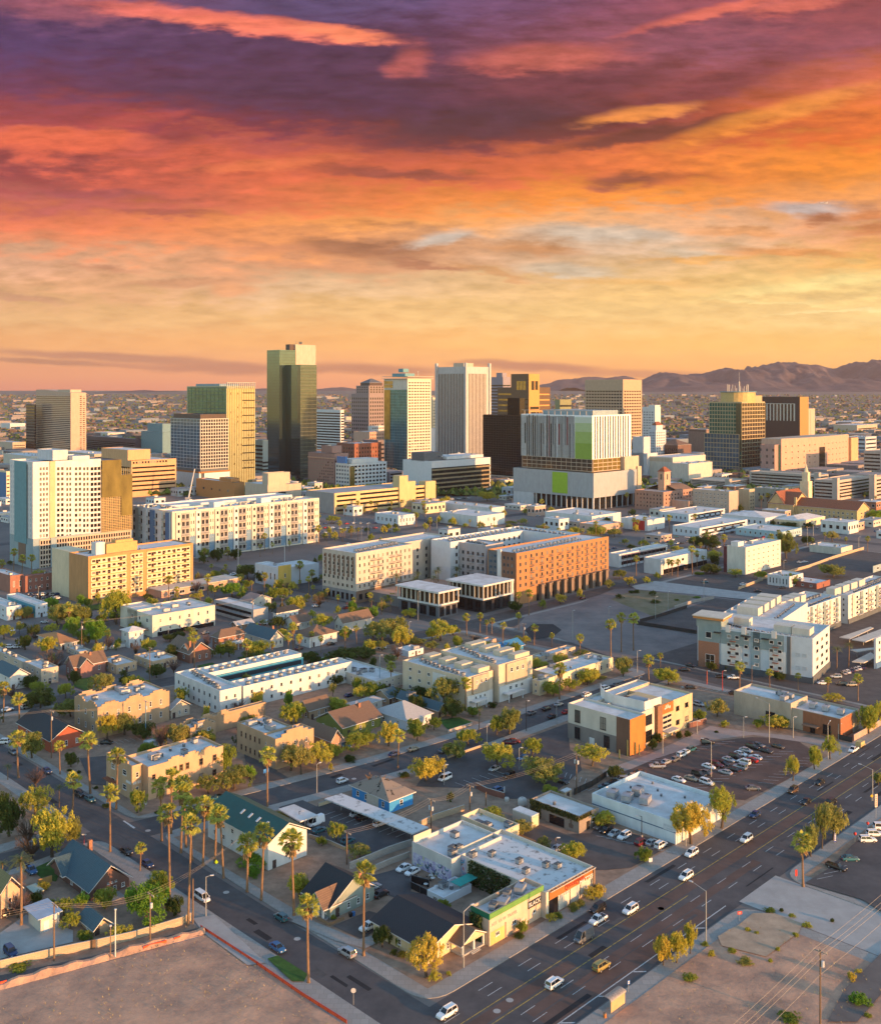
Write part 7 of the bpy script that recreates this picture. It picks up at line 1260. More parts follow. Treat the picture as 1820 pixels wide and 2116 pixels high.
TREES =dict(
 B1=[(270,760,500,250,'y'),(400,1085,640,300,'y'),(570,1000,760,160,'o'),(215,1000,740,190,'b'),(240,1095,900,230,'b'),(275,540,390,150,'b'),(70,930,560,240,'d'),(10,760,560,120,'d'),(545,395,265,110,'d'),(245,325,105,190,'o'),(1235,235,60,110,'o'),(1365,240,45,200,'o'),(1595,600,430,210,'o'),(1750,580,385,190,'o'),(1565,250,90,160,'c'),(535,425,405,40,'d'),(605,440,420,40,'d'),(735,560,540,40,'d'),(815,700,670,70,'d'),(1210,750,725,50,'d')],
 B2=[(130,565,355,280,'o'),(40,440,190,210,'g'),(560,425,190,200,'o'),(640,450,180,190,'o'),(765,405,155,220,'y'),(870,425,350,50,'c'),(1050,265,115,190,'g'),(1310,235,25,170,'y'),(1530,190,20,130,'g'),(1600,505,285,250,'c'),(910,960,785,150,'y'),(800,1000,915,90,'g'),(1090,1085,970,210,'o'),(280,1160,1050,230,'u'),(480,805,725,150,'o'),(230,60,-30,150,'o'),(1430,470,425,90,'d'),(1010,350,300,110,'d')],
 B3=[(150,335,175,190,'o'),(250,225,85,170,'y'),(480,405,185,250,'y'),(740,312,148,145,'y'),(830,525,305,330,'o'),(880,650,525,160,'g'),(1200,385,195,260,'y'),(420,815,685,240,'y'),(670,915,785,160,'o'),(830,1045,895,115,'o'),(1060,1120,950,190,'y'),(1290,855,715,190,'y'),(1600,1125,1000,145,'g'),(30,445,310,110,'c'),(1380,490,365,120,'d'),(1700,210,120,80,'d'),(110,660,570,70,'d')],
 B4=[(325,985,605,280,'c'),(560,865,495,230,'y'),(1107,497,268,125,'y'),(1272,412,213,125,'y'),(1392,332,118,145,'y'),(1330,1022,650,120,'o'),(1412,955,640,210,'o'),(1243,1082,800,120,'o'),(1762,530,415,90,'o'),(580,90,25,75,'g'),(1000,95,-5,150,'g'),(840,95,15,90,'g'),(1690,125,-5,110,'y'),(230,170,110,60,'d'),(300,160,105,60,'d'),(520,130,110,40,'d'),(30,260,160,80,'d')],
 B5=[(1110,480,145,340,'u'),(1215,330,40,220,'g'),(490,430,270,150,'g'),(540,520,385,140,'g'),(645,605,530,130,'g'),(920,595,485,180,'y'),(625,345,228,120,'u'),(1335,425,250,150,'d'),(380,375,285,90,'g'),(340,225,150,100,'c'),(150,830,790,160,'g'),(270,330,220,120,'d')],
 B6=[(620,280,80,190,'y'),(1262,665,470,140,'d'),(1600,900,500,290,'c'),(1392,665,565,70,'g'),(1660,920,830,110,'y'),(880,450,405,60,'g'),(1350,720,670,60,'d'),(1410,740,680,60,'d'),(270,120,40,120,'u')],
 B7=[(667,565,432,95,'g'),(885,465,390,85,'y'),(945,440,385,70,'g'),(1200,305,190,150,'c'),(1255,260,170,90,'c'),(1060,385,310,90,'o'),(1110,350,290,80,'o'),(1745,765,545,150,'c'),(100,880,840,40,'y'),(640,590,540,90,'d'),(60,360,290,110,'g'),(140,430,380,80,'y')],
 B8=[(110,805,550,120,'c'),(215,785,520,150,'c'),(320,715,450,100,'c'),(760,545,505,50,'y'),(830,565,530,40,'y'),(990,690,655,40,'y'),(935,780,745,40,'y'),(1215,505,470,80,'y'),(1130,580,555,50,'y'),(930,390,365,90,'g'),(1020,390,375,40,'d'),(1100,432,412,50,'g'),(1410,468,445,40,'d'),(1555,920,845,70,'c'),(1610,860,825,60,'y'),(1620,1110,1010,150,'u'),(320,920,860,110,'g'),(740,790,745,120,'o'),(640,700,670,70,'y'),(1080,1220,1170,180,'g'),(480,730,680,60,'y'),(430,650,620,60,'g'),(1680,1200,1160,60,'g')],
 A4=[(340,605,475,160,'o'),(455,605,465,160,'o'),(690,605,365,155,'y'),(640,560,430,80,'y'),(430,655,550,115,'u'),(572,725,555,145,'u'),(600,610,540,80,'d'),(280,775,665,125,'c'),(150,755,655,95,'d'),(320,885,760,210,'b'),(600,1015,880,150,'o'),(390,1045,940,85,'y'),(240,1105,970,190,'d'),(420,1155,1035,170,'o'),(930,922,832,125,'d'),(800,992,895,130,'g'),(738,915,868,65,'d'),(755,965,898,95,'d'),(860,985,930,80,'g'),(1380,442,343,125,'u'),(1470,335,235,120,'d'),(1560,362,285,110,'d'),(1622,462,378,95,'g'),(1682,455,378,95,'g'),(1750,535,438,110,'o'),(1065,702,638,105,'d'),(1530,795,688,140,'g'),(640,1292,1105,120,'c'),(740,1265,1115,130,'o'),(850,1285,1175,150,'d'),(1060,1335,1185,160,'o'),(955,1345,1185,100,'b'),(1200,1325,1225,140,'o'),(1420,1125,1055,110,'b'),(1730,1195,1055,140,'y'),(1670,705,618,75,'y'),(1280,330,290,100,'b'),(1310,340,300,90,'b'),(180,985,900,120,'d'),(500,730,660,80,'d'),(10,560,490,80,'b'),(350,230,170,60,'d'),(1270,215,150,60,'d'),(1590,500,470,60,'y'),(220,1010,940,120,'g'),(1450,1330,1240,120,'d'),(200,1330,1230,120,'o'),(690,760,700,60,'g')],
 A5=[(190,645,520,135,'y'),(35,535,425,120,'y'),(622,690,530,170,'o'),(545,705,565,200,'o'),(660,745,598,125,'y'),(890,705,555,175,'y'),(432,545,495,85,'o'),(290,845,735,190,'d'),(425,805,735,190,'d'),(472,765,685,90,'y'),(120,835,755,100,'d'),(430,1055,955,115,'y'),(650,1055,975,170,'d'),(765,1065,975,170,'d'),(920,1105,885,190,'o'),(960,1165,1035,150,'d'),(850,1015,895,95,'y'),(282,1145,1035,145,'y'),(35,1195,1055,150,'y'),(740,1265,1155,110,'g'),(852,1235,1145,85,'g'),(1300,1255,1085,160,'o'),(1225,1260,1130,90,'g'),(1602,865,765,95,'c'),(1450,875,798,100,'y'),(1560,1035,935,130,'y'),(1660,1005,915,130,'y'),(1762,965,865,110,'y'),(1510,875,820,80,'y'),(1150,765,700,150,'y'),(1352,725,668,90,'o'),(840,760,690,90,'o'),(740,720,680,130,'o'),(550,1010,950,70,'d'),(1200,1100,1060,60,'d'),(1400,720,660,60,'y'),(680,720,640,60,'d')],
 A6=[(250,915,778,115,'o'),(60,955,858,140,'y'),(520,965,852,160,'y'),(810,1155,1035,125,'o'),(700,1185,1098,85,'g'),(850,1215,1168,65,'y'),(1160,1225,1135,160,'y'),(1500,1065,1008,130,'c'),(1710,1255,1060,125,'y'),(1772,1205,1045,85,'y'),(790,235,158,95,'y'),(770,305,238,125,'d'),(920,325,262,85,'y'),(1070,335,282,85,'y'),(1220,215,38,125,'o'),(740,155,58,190,'d'),(1245,375,292,105,'g'),(1500,325,238,160,'o'),(425,435,398,55,'d'),(560,170,132,95,'y'),(330,420,395,40,'d'),(230,450,420,60,'d'),(440,480,455,60,'d'),(570,465,450,30,'g'),(300,420,400,40,'d'),(690,450,435,40,'u'),(890,880,835,80,'d'),(780,880,820,70,'d'),(1180,940,880,80,'d'),(10,790,755,130,'o'),(120,930,905,70,'o'),(700,310,290,60,'g')],
 A3=[(100,1235,1162,145,'y'),(200,1232,1178,85,'o'),(310,1112,1062,65,'d'),(160,1162,1112,75,'d'),(80,1152,1118,65,'g'),(940,1092,1032,55,'d'),(1240,988,953,85,'o'),(1420,1002,973,85,'o'),(1750,1135,1068,115,'u'),(1130,1172,1128,55,'d'),(1230,1182,1143,125,'d'),(1350,1182,1143,85,'d'),(1492,1262,1188,85,'o'),(440,940,900,30,'d'),(20,1160,1130,60,'o')],
 A2=[(250,1152,1098,85,'y'),(140,1142,1078,85,'y'),(1170,1022,958,125,'y'),(900,1042,998,85,'y'),(1310,1162,1133,85,'o'),(1382,1162,1118,75,'o'),(1500,1202,1158,95,'o'),(690,1090,1060,70,'u'),(930,1030,985,60,'y'),(1250,1010,970,70,'o'),(120,1150,1090,50,'y'),(1680,1165,1140,60,'c')],
 A1=[(930,1015,985,120,'o'),(1400,1370,1290,80,'d'),(1290,1380,1290,80,'d'),(830,860,830,0+60,'d'),(60,1400,1370,50,'d')])
for c,L_ in TREES.items():
 for q in L_:tree(c,*q)
# ------------------------------------------------------------------ vehicles
paint ={k:mat('car_paint_' + k,c,.28,.03,.5,spec=.6,metal=m_) for k,c,m_ in [('white',(.72,.72,.72),0),('silver',(.42,.43,.45),.4),('grey',(.16,.165,.175),.3),('black',(.012,.012,.014),0),('navy',(.02,.045,.13),.2),('blue',(.03,.12,.28),.2),('teal',(.03,.13,.16),.2),('red',(.38,.02,.02),.1),('maroon',(.12,.015,.025),.1),('brown',(.12,.07,.04),.2),('tan',(.42,.34,.24),.3),('gold',(.38,.30,.10),.3)]}
tyre =mat('tyre_rubber',(.018,.018,.018),.9,.1);rimm =mat('alloy_rim',(.45,.45,.46),.35,.05,metal=.7);hlm =mat('headlight_lens',(.65,.66,.68),.15,.03,spec=.8);tlm =mat('tail_light_lens',(.35,.015,.01),.25,.03,spec=.8);cglass =glass('car_window_glass',(.016,.02,.026),.06,.9)
def loft(mb,st,ring,mi=0,cap=True):
 n =len(mb.v);k =None
 for s in st:
  r =ring(s);k =len(r);mb.v += r
 for i in range(len(st) - 1):
  for j in range(k):
   q =(j + 1) % k;mb.f.append((n + i * k + j,n + (i + 1) * k + j,n + (i + 1) * k + q,n + i * k + q));mb.m.append(mi)
 if cap:mb.f.append(tuple(n + j for j in range(k)));mb.m.append(mi);e =n + (len(st) - 1) * k;mb.f.append(tuple(e + k - 1 - j for j in range(k)));mb.m.append(mi)
CARS =dict(
 sedan=dict(low=[(-2.28,.70,.42,.86),(-2.15,.84,.28,.96),(-1.3,.89,.22,.98),(0,.9,.2,.96),(1.0,.9,.22,.95),(1.85,.86,.26,.84),(2.2,.74,.34,.70)],cab=(-1.75,-1.05,.25,1.1,.95,1.42),wx=(1.38,-1.35),r=.32),
 hatch=dict(low=[(-2.0,.74,.4,.95),(-1.9,.84,.28,1.02),(-1.0,.87,.22,1.0),(0,.88,.2,.98),(.9,.87,.22,.96),(1.65,.83,.26,.86),(1.98,.72,.34,.72)],cab=(-1.92,-1.55,.3,1.05,.98,1.5),wx=(1.22,-1.22),r=.32),
 suv=dict(low=[(-2.3,.80,.48,1.05),(-2.2,.90,.34,1.12),(-1.2,.94,.28,1.10),(0,.95,.27,1.08),(1.0,.94,.28,1.06),(1.95,.9,.34,.98),(2.28,.78,.42,.82)],cab=(-2.2,-1.95,.35,1.05,1.06,1.72),wx=(1.42,-1.4),r=.37),
 van=dict(low=[(-2.5,.86,.42,1.15),(-2.42,.95,.32,1.2),(-1.2,.97,.26,1.18),(0,.97,.26,1.15),(1.3,.95,.28,1.08),(2.15,.9,.34,.92),(2.42,.78,.42,.78)],cab=(-2.44,-2.3,.9,1.75,1.12,1.95),wx=(1.6,-1.55),r=.35),
 cargo=dict(low=[(-2.7,.95,.42,1.3),(-2.62,1.0,.32,1.35),(-1.2,1.0,.26,1.35),(0,1.0,.26,1.3),(1.5,.98,.28,1.2),(2.35,.92,.34,1.05),(2.6,.8,.42,.85)],cab=(-2.66,-2.6,1.25,2.05,1.22,2.45),wx=(1.75,-1.7),r=.36),
 pickup=dict(low=[(-2.65,.88,.5,1.06),(-2.58,.93,.42,1.1),(-1.2,.95,.34,1.08),(0,.95,.32,1.07),(1.1,.95,.32,1.06),(2.1,.92,.36,1.0),(2.5,.82,.44,.84)],cab=(-.55,-.4,.55,1.2,1.05,1.72),wx=(1.6,-1.6),r=.38))
def car_meshes(t):
 d =CARS[t];body =MB();gl =MB();x0,x1,x2,x3,zb,zr =d['cab'];w =.86 * d['low'][3][1]
 loft(body,d['low'],lambda s:[(s[0],-s[1] * .86,s[2]),(s[0],-s[1],s[2] + .22),(s[0],-s[1] * .985,(s[2] + s[3]) / 2 + .08),(s[0],-s[1] * .9,s[3]),(s[0],s[1] * .9,s[3]),(s[0],s[1] * .985,(s[2] + s[3]) / 2 + .08),(s[0],s[1],s[2] + .22),(s[0],s[1] * .86,s[2])])
 wt =w * .80
 gl.v += [(x0,-w,zb),(x3,-w,zb),(x3,w,zb),(x0,w,zb),(x1,-wt,zr),(x2,-wt,zr),(x2,wt,zr),(x1,wt,zr)]
 for f in ((0,1,5,4),(1,2,6,5),(2,3,7,6),(3,0,4,7)):gl.f.append(f);gl.m.append(0)
 def bar(a,b,r=.05):
  body.tube([a,b],r,4)
 body.prism([(x1 - .04,-wt - .03),(x2 + .06,-wt - .03),(x2 + .06,wt + .03),(x1 - .04,wt + .03)],zr - .015,zr + .05)
 for s in (-1,1):
  bar((x3,s * w,zb),(x2,s * wt,zr));bar((x0,s * w,zb),(x1,s * wt,zr),.07);m0 =(x0 + x3) / 2 - .1;m1 =(x1 + x2) / 2 - .05;bar((m0,s * (w + .005),zb),(m1,s * (wt + .005),zr),.045);body.box(x3 - .25,x3 - .08,s * (w + .05),s * (w + .22),zb + .02,zb + .15)
 if t == 'cargo':
  for s in (-1,1):body.poly([(x0 + .05,s * (w + .01),zb),(.45,s * (w + .01),zb),(.5,s * (wt + .01),zr),(x1,s * (wt + .01),zr)][::s])
 if t == 'pickup':gl.box(-2.5,-.65,-.75,.75,1.0,1.1)
 if t in ('suv',):
  for s in (-1,1):body.tube([(x1 + .2,s * wt * .9,zr + .1),(x2 - .1,s * wt * .9,zr + .1)],.03,4)
 wh =MB();r =d['r'];n =12
 pts =[(r * math.cos(6.2832 * i / n),r * math.sin(6.2832 * i / n)) for i in range(n)]
 wh.v += [(p[0],-.11,p[1]) for p in pts] + [(p[0],.11,p[1]) for p in pts]
 wh.f += [tuple(range(n)),tuple(range(2 * n - 1,n - 1,-1))] + [(i,i + n,(i + 1) % n + n,(i + 1) % n) for i in range(n)];wh.m += [0] * len(wh.f)
 ri =MB();ri.v += [(p[0] * .62,-.118,p[1] * .62) for p in pts] + [(p[0] * .62,.118,p[1] * .62) for p in pts];ri.f += [tuple(range(n)),tuple(range(2 * n - 1,n - 1,-1))];ri.m += [0,0]
 f =d['low'][-1];b =d['low'][0];hl =MB();hl.box(-.2,.06,-.17,.17,-.07,.07);tl =MB();tl.box(-.04,.1,-.14,.14,-.1,.1)
 return dict(body=body,gl=gl,wh=wh,ri=ri,hl=hl,tl=tl,f=f,b=b,wx=d['wx'],r=r,w=d['low'][3][1])
CM ={}
def car_proto(t):
 if t in CM:return CM[t]
 q =car_meshes(t);one =MB()
 def add(mb,off,mi):
  n =len(one.v);one.v += [(v[0] + off[0],v[1] + off[1],v[2] + off[2]) for v in mb.v];one.f += [tuple(i + n for i in f) for f in mb.f];one.m += [mi] * len(mb.f)
 W_ =[(x,s * (q['w'] - .1),q['r']) for x in q['wx'] for s in (-1,1)];HL =[(q['f'][0] - .03,s * q['f'][1] * .72,q['f'][3] - .06) for s in (-1,1)];TL =[(q['b'][0] - .02,s * q['b'][1] * .78,q['b'][3] - .08) for s in (-1,1)]
 add(q['body'],(0,0,0),0);add(q['gl'],(0,0,0),1)
 for p in W_:add(q['wh'],p,2)
 for p in HL:add(q['hl'],p,3)
 for p in TL:add(q['tl'],p,4)
 CM[t] =(q['body'].mesh('body',paint['white']),q['gl'].mesh('windows',cglass),q['wh'].mesh('wheel',tyre),q['ri'].mesh('rim',rimm),q['hl'].mesh('headlight',hlm),q['tl'].mesh('tail_light',tlm),W_,HL,TL,one.mesh('parked_car',[paint['white'],cglass,tyre,hlm,tlm]))
 return CM[t]
HEAD =dict(A=45,a=225,B=135,b=-45,x=0,X=180,y=90,Y=-90)
KIND =dict(sedan='sedan',hatch='hatchback',suv='SUV',van='minivan',cargo='cargo van',pickup='pickup truck')
CNAME =dict(grey='dark grey')
def car(c,x,y,hd='A',col='white',t='sedan',state=None,near=None):
 p =G(c,x,y + 6);p.z =.16 if abs(toab(p)[1] - 129.6) > 11.7 else .03;rz =R(HEAD.get(hd,hd) if isinstance(hd,str) else hd) + rt.uniform(-.03,.03);near =p.y < 330 if near is None else near
 P_ =car_proto(t);moving =118 < toab(p)[1] < 140 and p.y < 600;nm ='pickup_truck' if t == 'pickup' else 'van' if t in ('van','cargo') else 'car'
 def paintit(o):o.material_slots[0].link ='OBJECT';o.material_slots[0].material =paint[col]
 if near:
  r =empty(nm,p,rz);paintit(link('body',P_[0],r));link('windows',P_[1],r)
  for q in P_[6]:w =link('wheel',P_[2],r,q);link('rim',P_[3],w)
  for q in P_[7]:link('headlight',P_[4],r,q)
  for q in P_[8]:link('tail_light',P_[5],r,q)
 else:r =link(nm,P_[9],None,p,rz);paintit(r)
 r.scale =(.97,.97,.97)
 AUTO.append((r,'%s %s %s' % (CNAME.get(col,col),KIND[t],state or ('driving' if moving else 'parked')),'car' if nm == 'car' else 'pickup' if nm == 'pickup_truck' else 'van','cars on the avenue' if moving else 'parked cars'));return r
S_,H_,U_,V_,C_,K_ ='sedan','hatch','suv','van','cargo','pickup'
CARLIST =dict(
 B7=[(85,1185,'a','white',U_),(910,955,'A','white',U_),(1272,822,'A','gold',U_),(1135,602,'a','grey',C_),(1243,465,'a','white',K_),(1242,378,'a','black',U_),(1492,388,'a','white',U_)],B8=[(285,130,'a','white',U_),(1440,60,'b','black',K_),(1545,-5,'x','teal',S_)],
 B4=[(328,1065,'a','white',U_),(748,955,'a','white',U_),(815,765,'a','navy',S_),(1105,580,'a','brown',U_),(1312,515,'a','black',S_),(1205,665,'a','black',S_),(1402,665,'A','black',U_),(1360,750,'A','black',S_),(1570,270,'a','white',K_),(1680,965,'x','white',U_),(1735,920,'x','white',U_),(1795,870,'x','white',V_),
  (230,500,'b','white',S_),(325,490,'b','tan',S_),(383,458,'b','black',U_),(430,442,'B','grey',S_),(447,522,'b','white',U_),(460,398,'b','white',S_),(520,385,'b','maroon',U_),(568,372,'b','black',S_),(588,442,'B','silver',S_),(648,422,'B','black',S_),(615,345,'b','silver',S_),(702,402,'B','silver',U_),(668,325,'b','black',U_),(728,365,'B','white',U_),(705,300,'b','white',S_),(787,347,'B','red',S_),(745,272,'b','silver',S_),(818,327,'B','white',S_),(795,247,'b','black',U_),(840,232,'b','grey',S_),(898,278,'b','black',S_),(990,242,'b','brown',S_),(800,565,'x','grey',S_),(450,212,'x','black',U_),(328,265,'A','teal',U_),(285,285,'A','white',S_),(255,307,'A','white',U_),(205,340,'A','grey',S_),(135,362,'A','silver',S_),(65,395,'X','silver',K_)],
 B3=[(70,490,'a','white',V_),(562,468,'a','black',U_),(452,415,'a','silver',S_),(668,330,'a','blue',S_),(600,202,'x','red',S_),(970,512,'b','black',S_),(62,270,'A','grey',S_),(1300,552,'X','teal',S_),(1362,522,'X','black',S_),(1420,500,'X','silver',U_),(1500,472,'X','tan',S_),(1560,445,'X','black',S_),(1310,890,'a','black',U_),(1370,915,'a','silver',S_),(1445,937,'a','white',U_),(1577,985,'A','maroon',U_),(1658,985,'A','silver',S_),(1727,1005,'A','white',U_),(940,1027,'A','silver',S_),(480,575,'A','blue',H_),(1260,1500-640,'a','grey',S_)],
 B2=[(750,835,'a','white',C_),(780,890,'A','teal',S_),(995,970,'A','teal',S_),(1065,762,'A','white',S_),(1115,792,'A','black',U_),(1247,838,'A','white',U_),(955,507,'A','white',H_),(1355,300,'A','navy',S_),(1500,262,'A','tan',S_),(985,230,'A','teal',S_),(1738,275,'A','grey',S_),(20,640,'x','black',S_)],
 B1=[(608,610,'b','black',U_),(690,648,'b','teal',S_),(360,430,'b','navy',S_),(968,1052,'b','black',S_),(100,285,'b','grey',S_),(1660,642,'X','teal',S_),(820,212,'x','black',S_),(20,208,'X','white',U_),(1080,90,'x','black',S_)],
 B5=[(1552,298,'b','white',V_),(82,718,'b','navy',U_),(235,85,'b','blue',K_),(1130,35,'b','navy',S_),(85,410,'A','black',S_)],
 B6=[(485,447,'B','teal',H_),(458,682,'b','blue',S_),(990,722,'B','silver',U_),(1160,522,'a','white',K_),(1425,68,'a','white',S_),(1492,97,'a','white',S_),(1252,268,'A','black',S_),(1190,215,'A','silver',S_)],
 A5=[(542,745,'x','white',U_),(52,750,'A','maroon',S_),(240,722,'A','black',S_),(330,507,'A','maroon',S_),(1592,1085,'A','silver',S_),(1520,1110,'A','black',S_),(1430,1135,'A','grey',S_),(1758,1030,'A','white',U_),(1555,1157,'A','black',S_),(1640,1130,'A','red',S_),(1735,450,'A','maroon',S_),(460,1162,'x','silver',K_),(330,1332,'b','teal',S_),(350,1030,'A','navy',S_),(150,495,'A','white',S_),(1300,1312,'x','maroon',S_)],
 A6=[(35,1027,'A','white',U_),(145,987,'A','white',U_),(210,967,'A','grey',S_),(650,982,'x','black',S_),(910,1017,'x','black',S_),(992,1027,'x','silver',S_),(700,1085,'b','silver',U_),(690,1072,'b','grey',S_),(905,925,'X','white',K_),(830,917,'X','black',S_),(650,852,'b','black',S_),(615,877,'x','black',S_),(1515,920,'X','silver',U_),(1435,957,'X','white',S_),(1547,962,'X','black',U_),(1605,968,'X','tan',U_),(1050,407,'x','black',S_),(735,352,'x','teal',S_),(965,367,'x','white',S_),(1195,387,'X','black',S_)] + [(1560 + 22 * i,896 - 7 * i,'y',('silver','white','navy')[i % 3],S_) for i in range(6)],
 A4=[(60,742,'x','white',U_),(100,740,'x','white',S_),(62,642,'x','white',S_),(128,612,'X','silver',K_),(265,592,'X','silver',S_),(22,622,'x','black',S_),(1560,602,'X','white',C_),(1525,612,'X','red',S_),(1620,602,'X','black',S_),(1220,487,'A','silver',S_),(1220,657,'A','grey',S_),(1150,640,'A','grey',U_),(45,1115,'A','white',S_),(160,1100,'A','silver',U_),(875,705,'A','navy',S_)] + [(185 + 26 * (i % 7),425 + 22 * (i // 7) + 3 * (i % 2),'A',('silver','white','navy','black','silver')[(i * 7) % 5],(S_,U_)[i % 2]) for i in range(18)] + [(110,470,'A','white',C_)],
 A2=[(125 + 42 * (i % 10),1150 + 28 * (i // 10) + 2 * (i % 3),'A',('silver','black','white','navy','red','silver','grey')[(i * 5) % 7],(S_,U_,S_)[i % 3]) for i in range(24)] + [(345,1275,'A','white',S_),(1400,1075,'x','white',S_),(1470,1108,'x','silver',S_),(1000,1005,'x','silver',S_),(1030,1003,'x','black',S_),(1060,1001,'x','silver',S_),(960,1008,'x','white',U_)],
 A3=[(430,1272,'A','white',S_),(520,1262,'A','navy',S_),(545,1250,'A','white',S_),(500,1275,'A','silver',S_),(570,1272,'A','white',K_),(600,1270,'A','black',S_),(455,1100,'A','blue',S_),(400,1105,'A','navy',S_),(430,1092,'A','silver',S_),(375,1097,'A','white',S_),(1400,1180,'A','silver',S_),(1440,1175,'A','grey',S_),(1490,1168,'A','silver',S_),(1520,1185,'A','black',S_),(1300,1225,'A','white',S_),(1750,1200,'A','blue',S_),(1770,1190,'A','silver',S_),(1205,1378,'x','black',S_),(1300,1385,'x','silver',S_),(1330,1382,'x','silver',S_),(565,1232,'x','teal',S_),(630,1235,'x','silver',S_)])
for c,L_ in CARLIST.items():
 for q in L_:car(c,*q)
# trailer behind the white pickup
p =G('B4',1622,238);p.z =.03;r =empty('trailer',p,R(225));mb =MB();mb.box(-1.8,1.8,-1,1,.5,1.0);link('deck',mb.mesh('deck',mat('trailer_tan',(.45,.33,.16),.7)),r);mb =MB();mb.box(-1.6,1.5,-.9,.9,1.01,2.0);link('load',mb.mesh('load',mat('tan_tarpaulin',(.52,.38,.17),.8)),r)
for x in (-.8,.4):
 for s in (-1,1):w =link('wheel',CM['suv'][2],r,(x,s * .95,.36))
tag(r,'tan covered trailer behind the white pickup at the kerb','trailer')
# ------------------------------------------------------------------ poles, lamps, signs, walls
def hgt(c,yb,yt,p):return (yb - yt) / CROPS[c][2] * p.y / FPX
ptim =mat('brown_pole_timber',(.17,.11,.07),.9,.12,2,stretch=(1,1,.2));pgrey =mat('pale_pole_timber',(.33,.28,.23),.9,.12,2,stretch=(1,1,.2));bsteel =mat('blue_steel_pole',(.10,.19,.26),.5,.06)
def upole(c,x,yb,yt,tr=1,arms=1,m=None):
 p =G(c,x,yb);h =hgt(c,yb,yt,p);r =empty('utility_pole',p,R(-45));mb =MB();mb.tube([(0,0,0),(0,0,h * .5),(0,0,h)],[.2,.17,.14],8);link('pole',mb.mesh('pole',m or ptim),r)
 for k in range(arms):
  mb =MB();z =h - .35 - .9 * k;mb.box(-1.3,1.3,.1,.24,z - .08,z + .08)
  a =link('crossarm',mb.mesh('crossarm',pgrey),r)
  for q in (-1.15,-.5,.5,1.15):mb =MB();mb.tube([(q,.17,z + .081),(q,.17,z + .3)],.07,5);link('insulator',mb.mesh('insulator',offw),a)
 for k in range(tr):mb =MB();s =-1 if k else 1;mb.tube([(s * .5,0,h - 3),(s * .5,0,h - 2.9),(s * .5,0,h - 1.9),(s * .5,0,h - 1.8)],[.2,.3,.3,.2],8);link('transformer',mb.mesh('transformer',lgrey),r)
 AUTO.append((r,('timber utility pole' + (' carrying two transformers' if tr == 2 else ' with transformer' if tr else '')) if m is not bsteel else 'blue steel utility pole','utility pole','utility poles'));return r,p,h
UP ={}
for c,L_ in dict(B5=[(415,770,330,1),(1152,652,250,1),(1480,482,130,0,0)],B2=[(990,1142,890,0),(1635,882,640,2)],B3=[(262,742,530,1),(385,692,582,0,0),(1080,602,290,2)],B8=[(1316,1292,685,1)],A4=[(485,752,590,1),(890,962,742,0),(305,1402,1118,1),(1500,602,452,1),(1675,562,448,0)],A5=[(1260,792,618,0),(1082,747,668,0),(1385,722,598,1)],A6=[(750,950,875,0,0)]).items():
 for q in L_:UP[(c,q[0])] =upole(c,*q)
UP['A4b'] =upole('A4',865,1292,1058,1,1,bsteel)
def wires(label,pts,sag=.8,rad=.035,m=None):
 mb =MB()
 for a,b in pts:
  a,b =Vector(a),Vector(b);L_ =[]
  for i in range(9):t =i / 8;L_.append(a.lerp(b,t) - Vector((0,0,sag * 4 * t * (1 - t))))
  mb.tube(L_,rad,4)
 o =link('power_line',mb.mesh('power_line',m or mat('bare_wire',(.30,.25,.19),.5,.05)));tag(o,label,'power line')
def top(k,dx=0,dz=0.0):
 r,p,h =UP[k];return p + Vector((dx * .707,-dx * .707,h - dz))
A_ =Vector((.7071,.7071,0));q0 =top(('B8',1316),0,.1)
for i,(dx,dz,nm) in enumerate(((-1.1,0,'upper left power line crossing the vacant lot at lower right'),(0.2,0,'middle power line crossing the vacant lot at lower right'),(1.1,0,'right hand power line crossing the vacant lot at lower right'),(0,4.6,'low slack cable on the pole at lower right'))):
 q =top(('B8',1316),dx,dz);wires(nm,[(q,q + A_ * 70),(q,q - A_ * 70)],1.0,.032)
for nm,a,b in (('power line between the alley pole and the left edge',('B5',415),None),('power line strung between two alley poles',('B5',415),('B5',1152)),('power line from alley pole over the cross street',('B5',1152),'x'),('power line over the central car park',('B2',990),('B2',1635)),('power line from the mural shop pole to the sheds',('B2',1635),('B3',262)),('power line from the sheds to the tall car park pole',('B3',262),('B3',1080)),('power line across left apartments',('A4',305),'A4b'),('power line beyond the townhouses',('A5',1082),('A5',1260)),('power line at the dirt field corner',('A5',1260),('A5',1385)),('power line across the street to the left edge',('A4',305),'y'),('power line over the low tan flats',('A4',485),('A4',1500))):
 pts =[]
 for dx in (-1,0,1):
  p0 =top(a,dx);p1 =p0 + Vector((-60,-18,-1)) if b is None else G('B2',200,1180,0) + Vector((0,0,9)) if b == 'x' else p0 + Vector((-55,-6,0)) if b == 'y' else top(b,dx);pts.append((p0,p1))
 wires(nm,pts,1.2,.022)
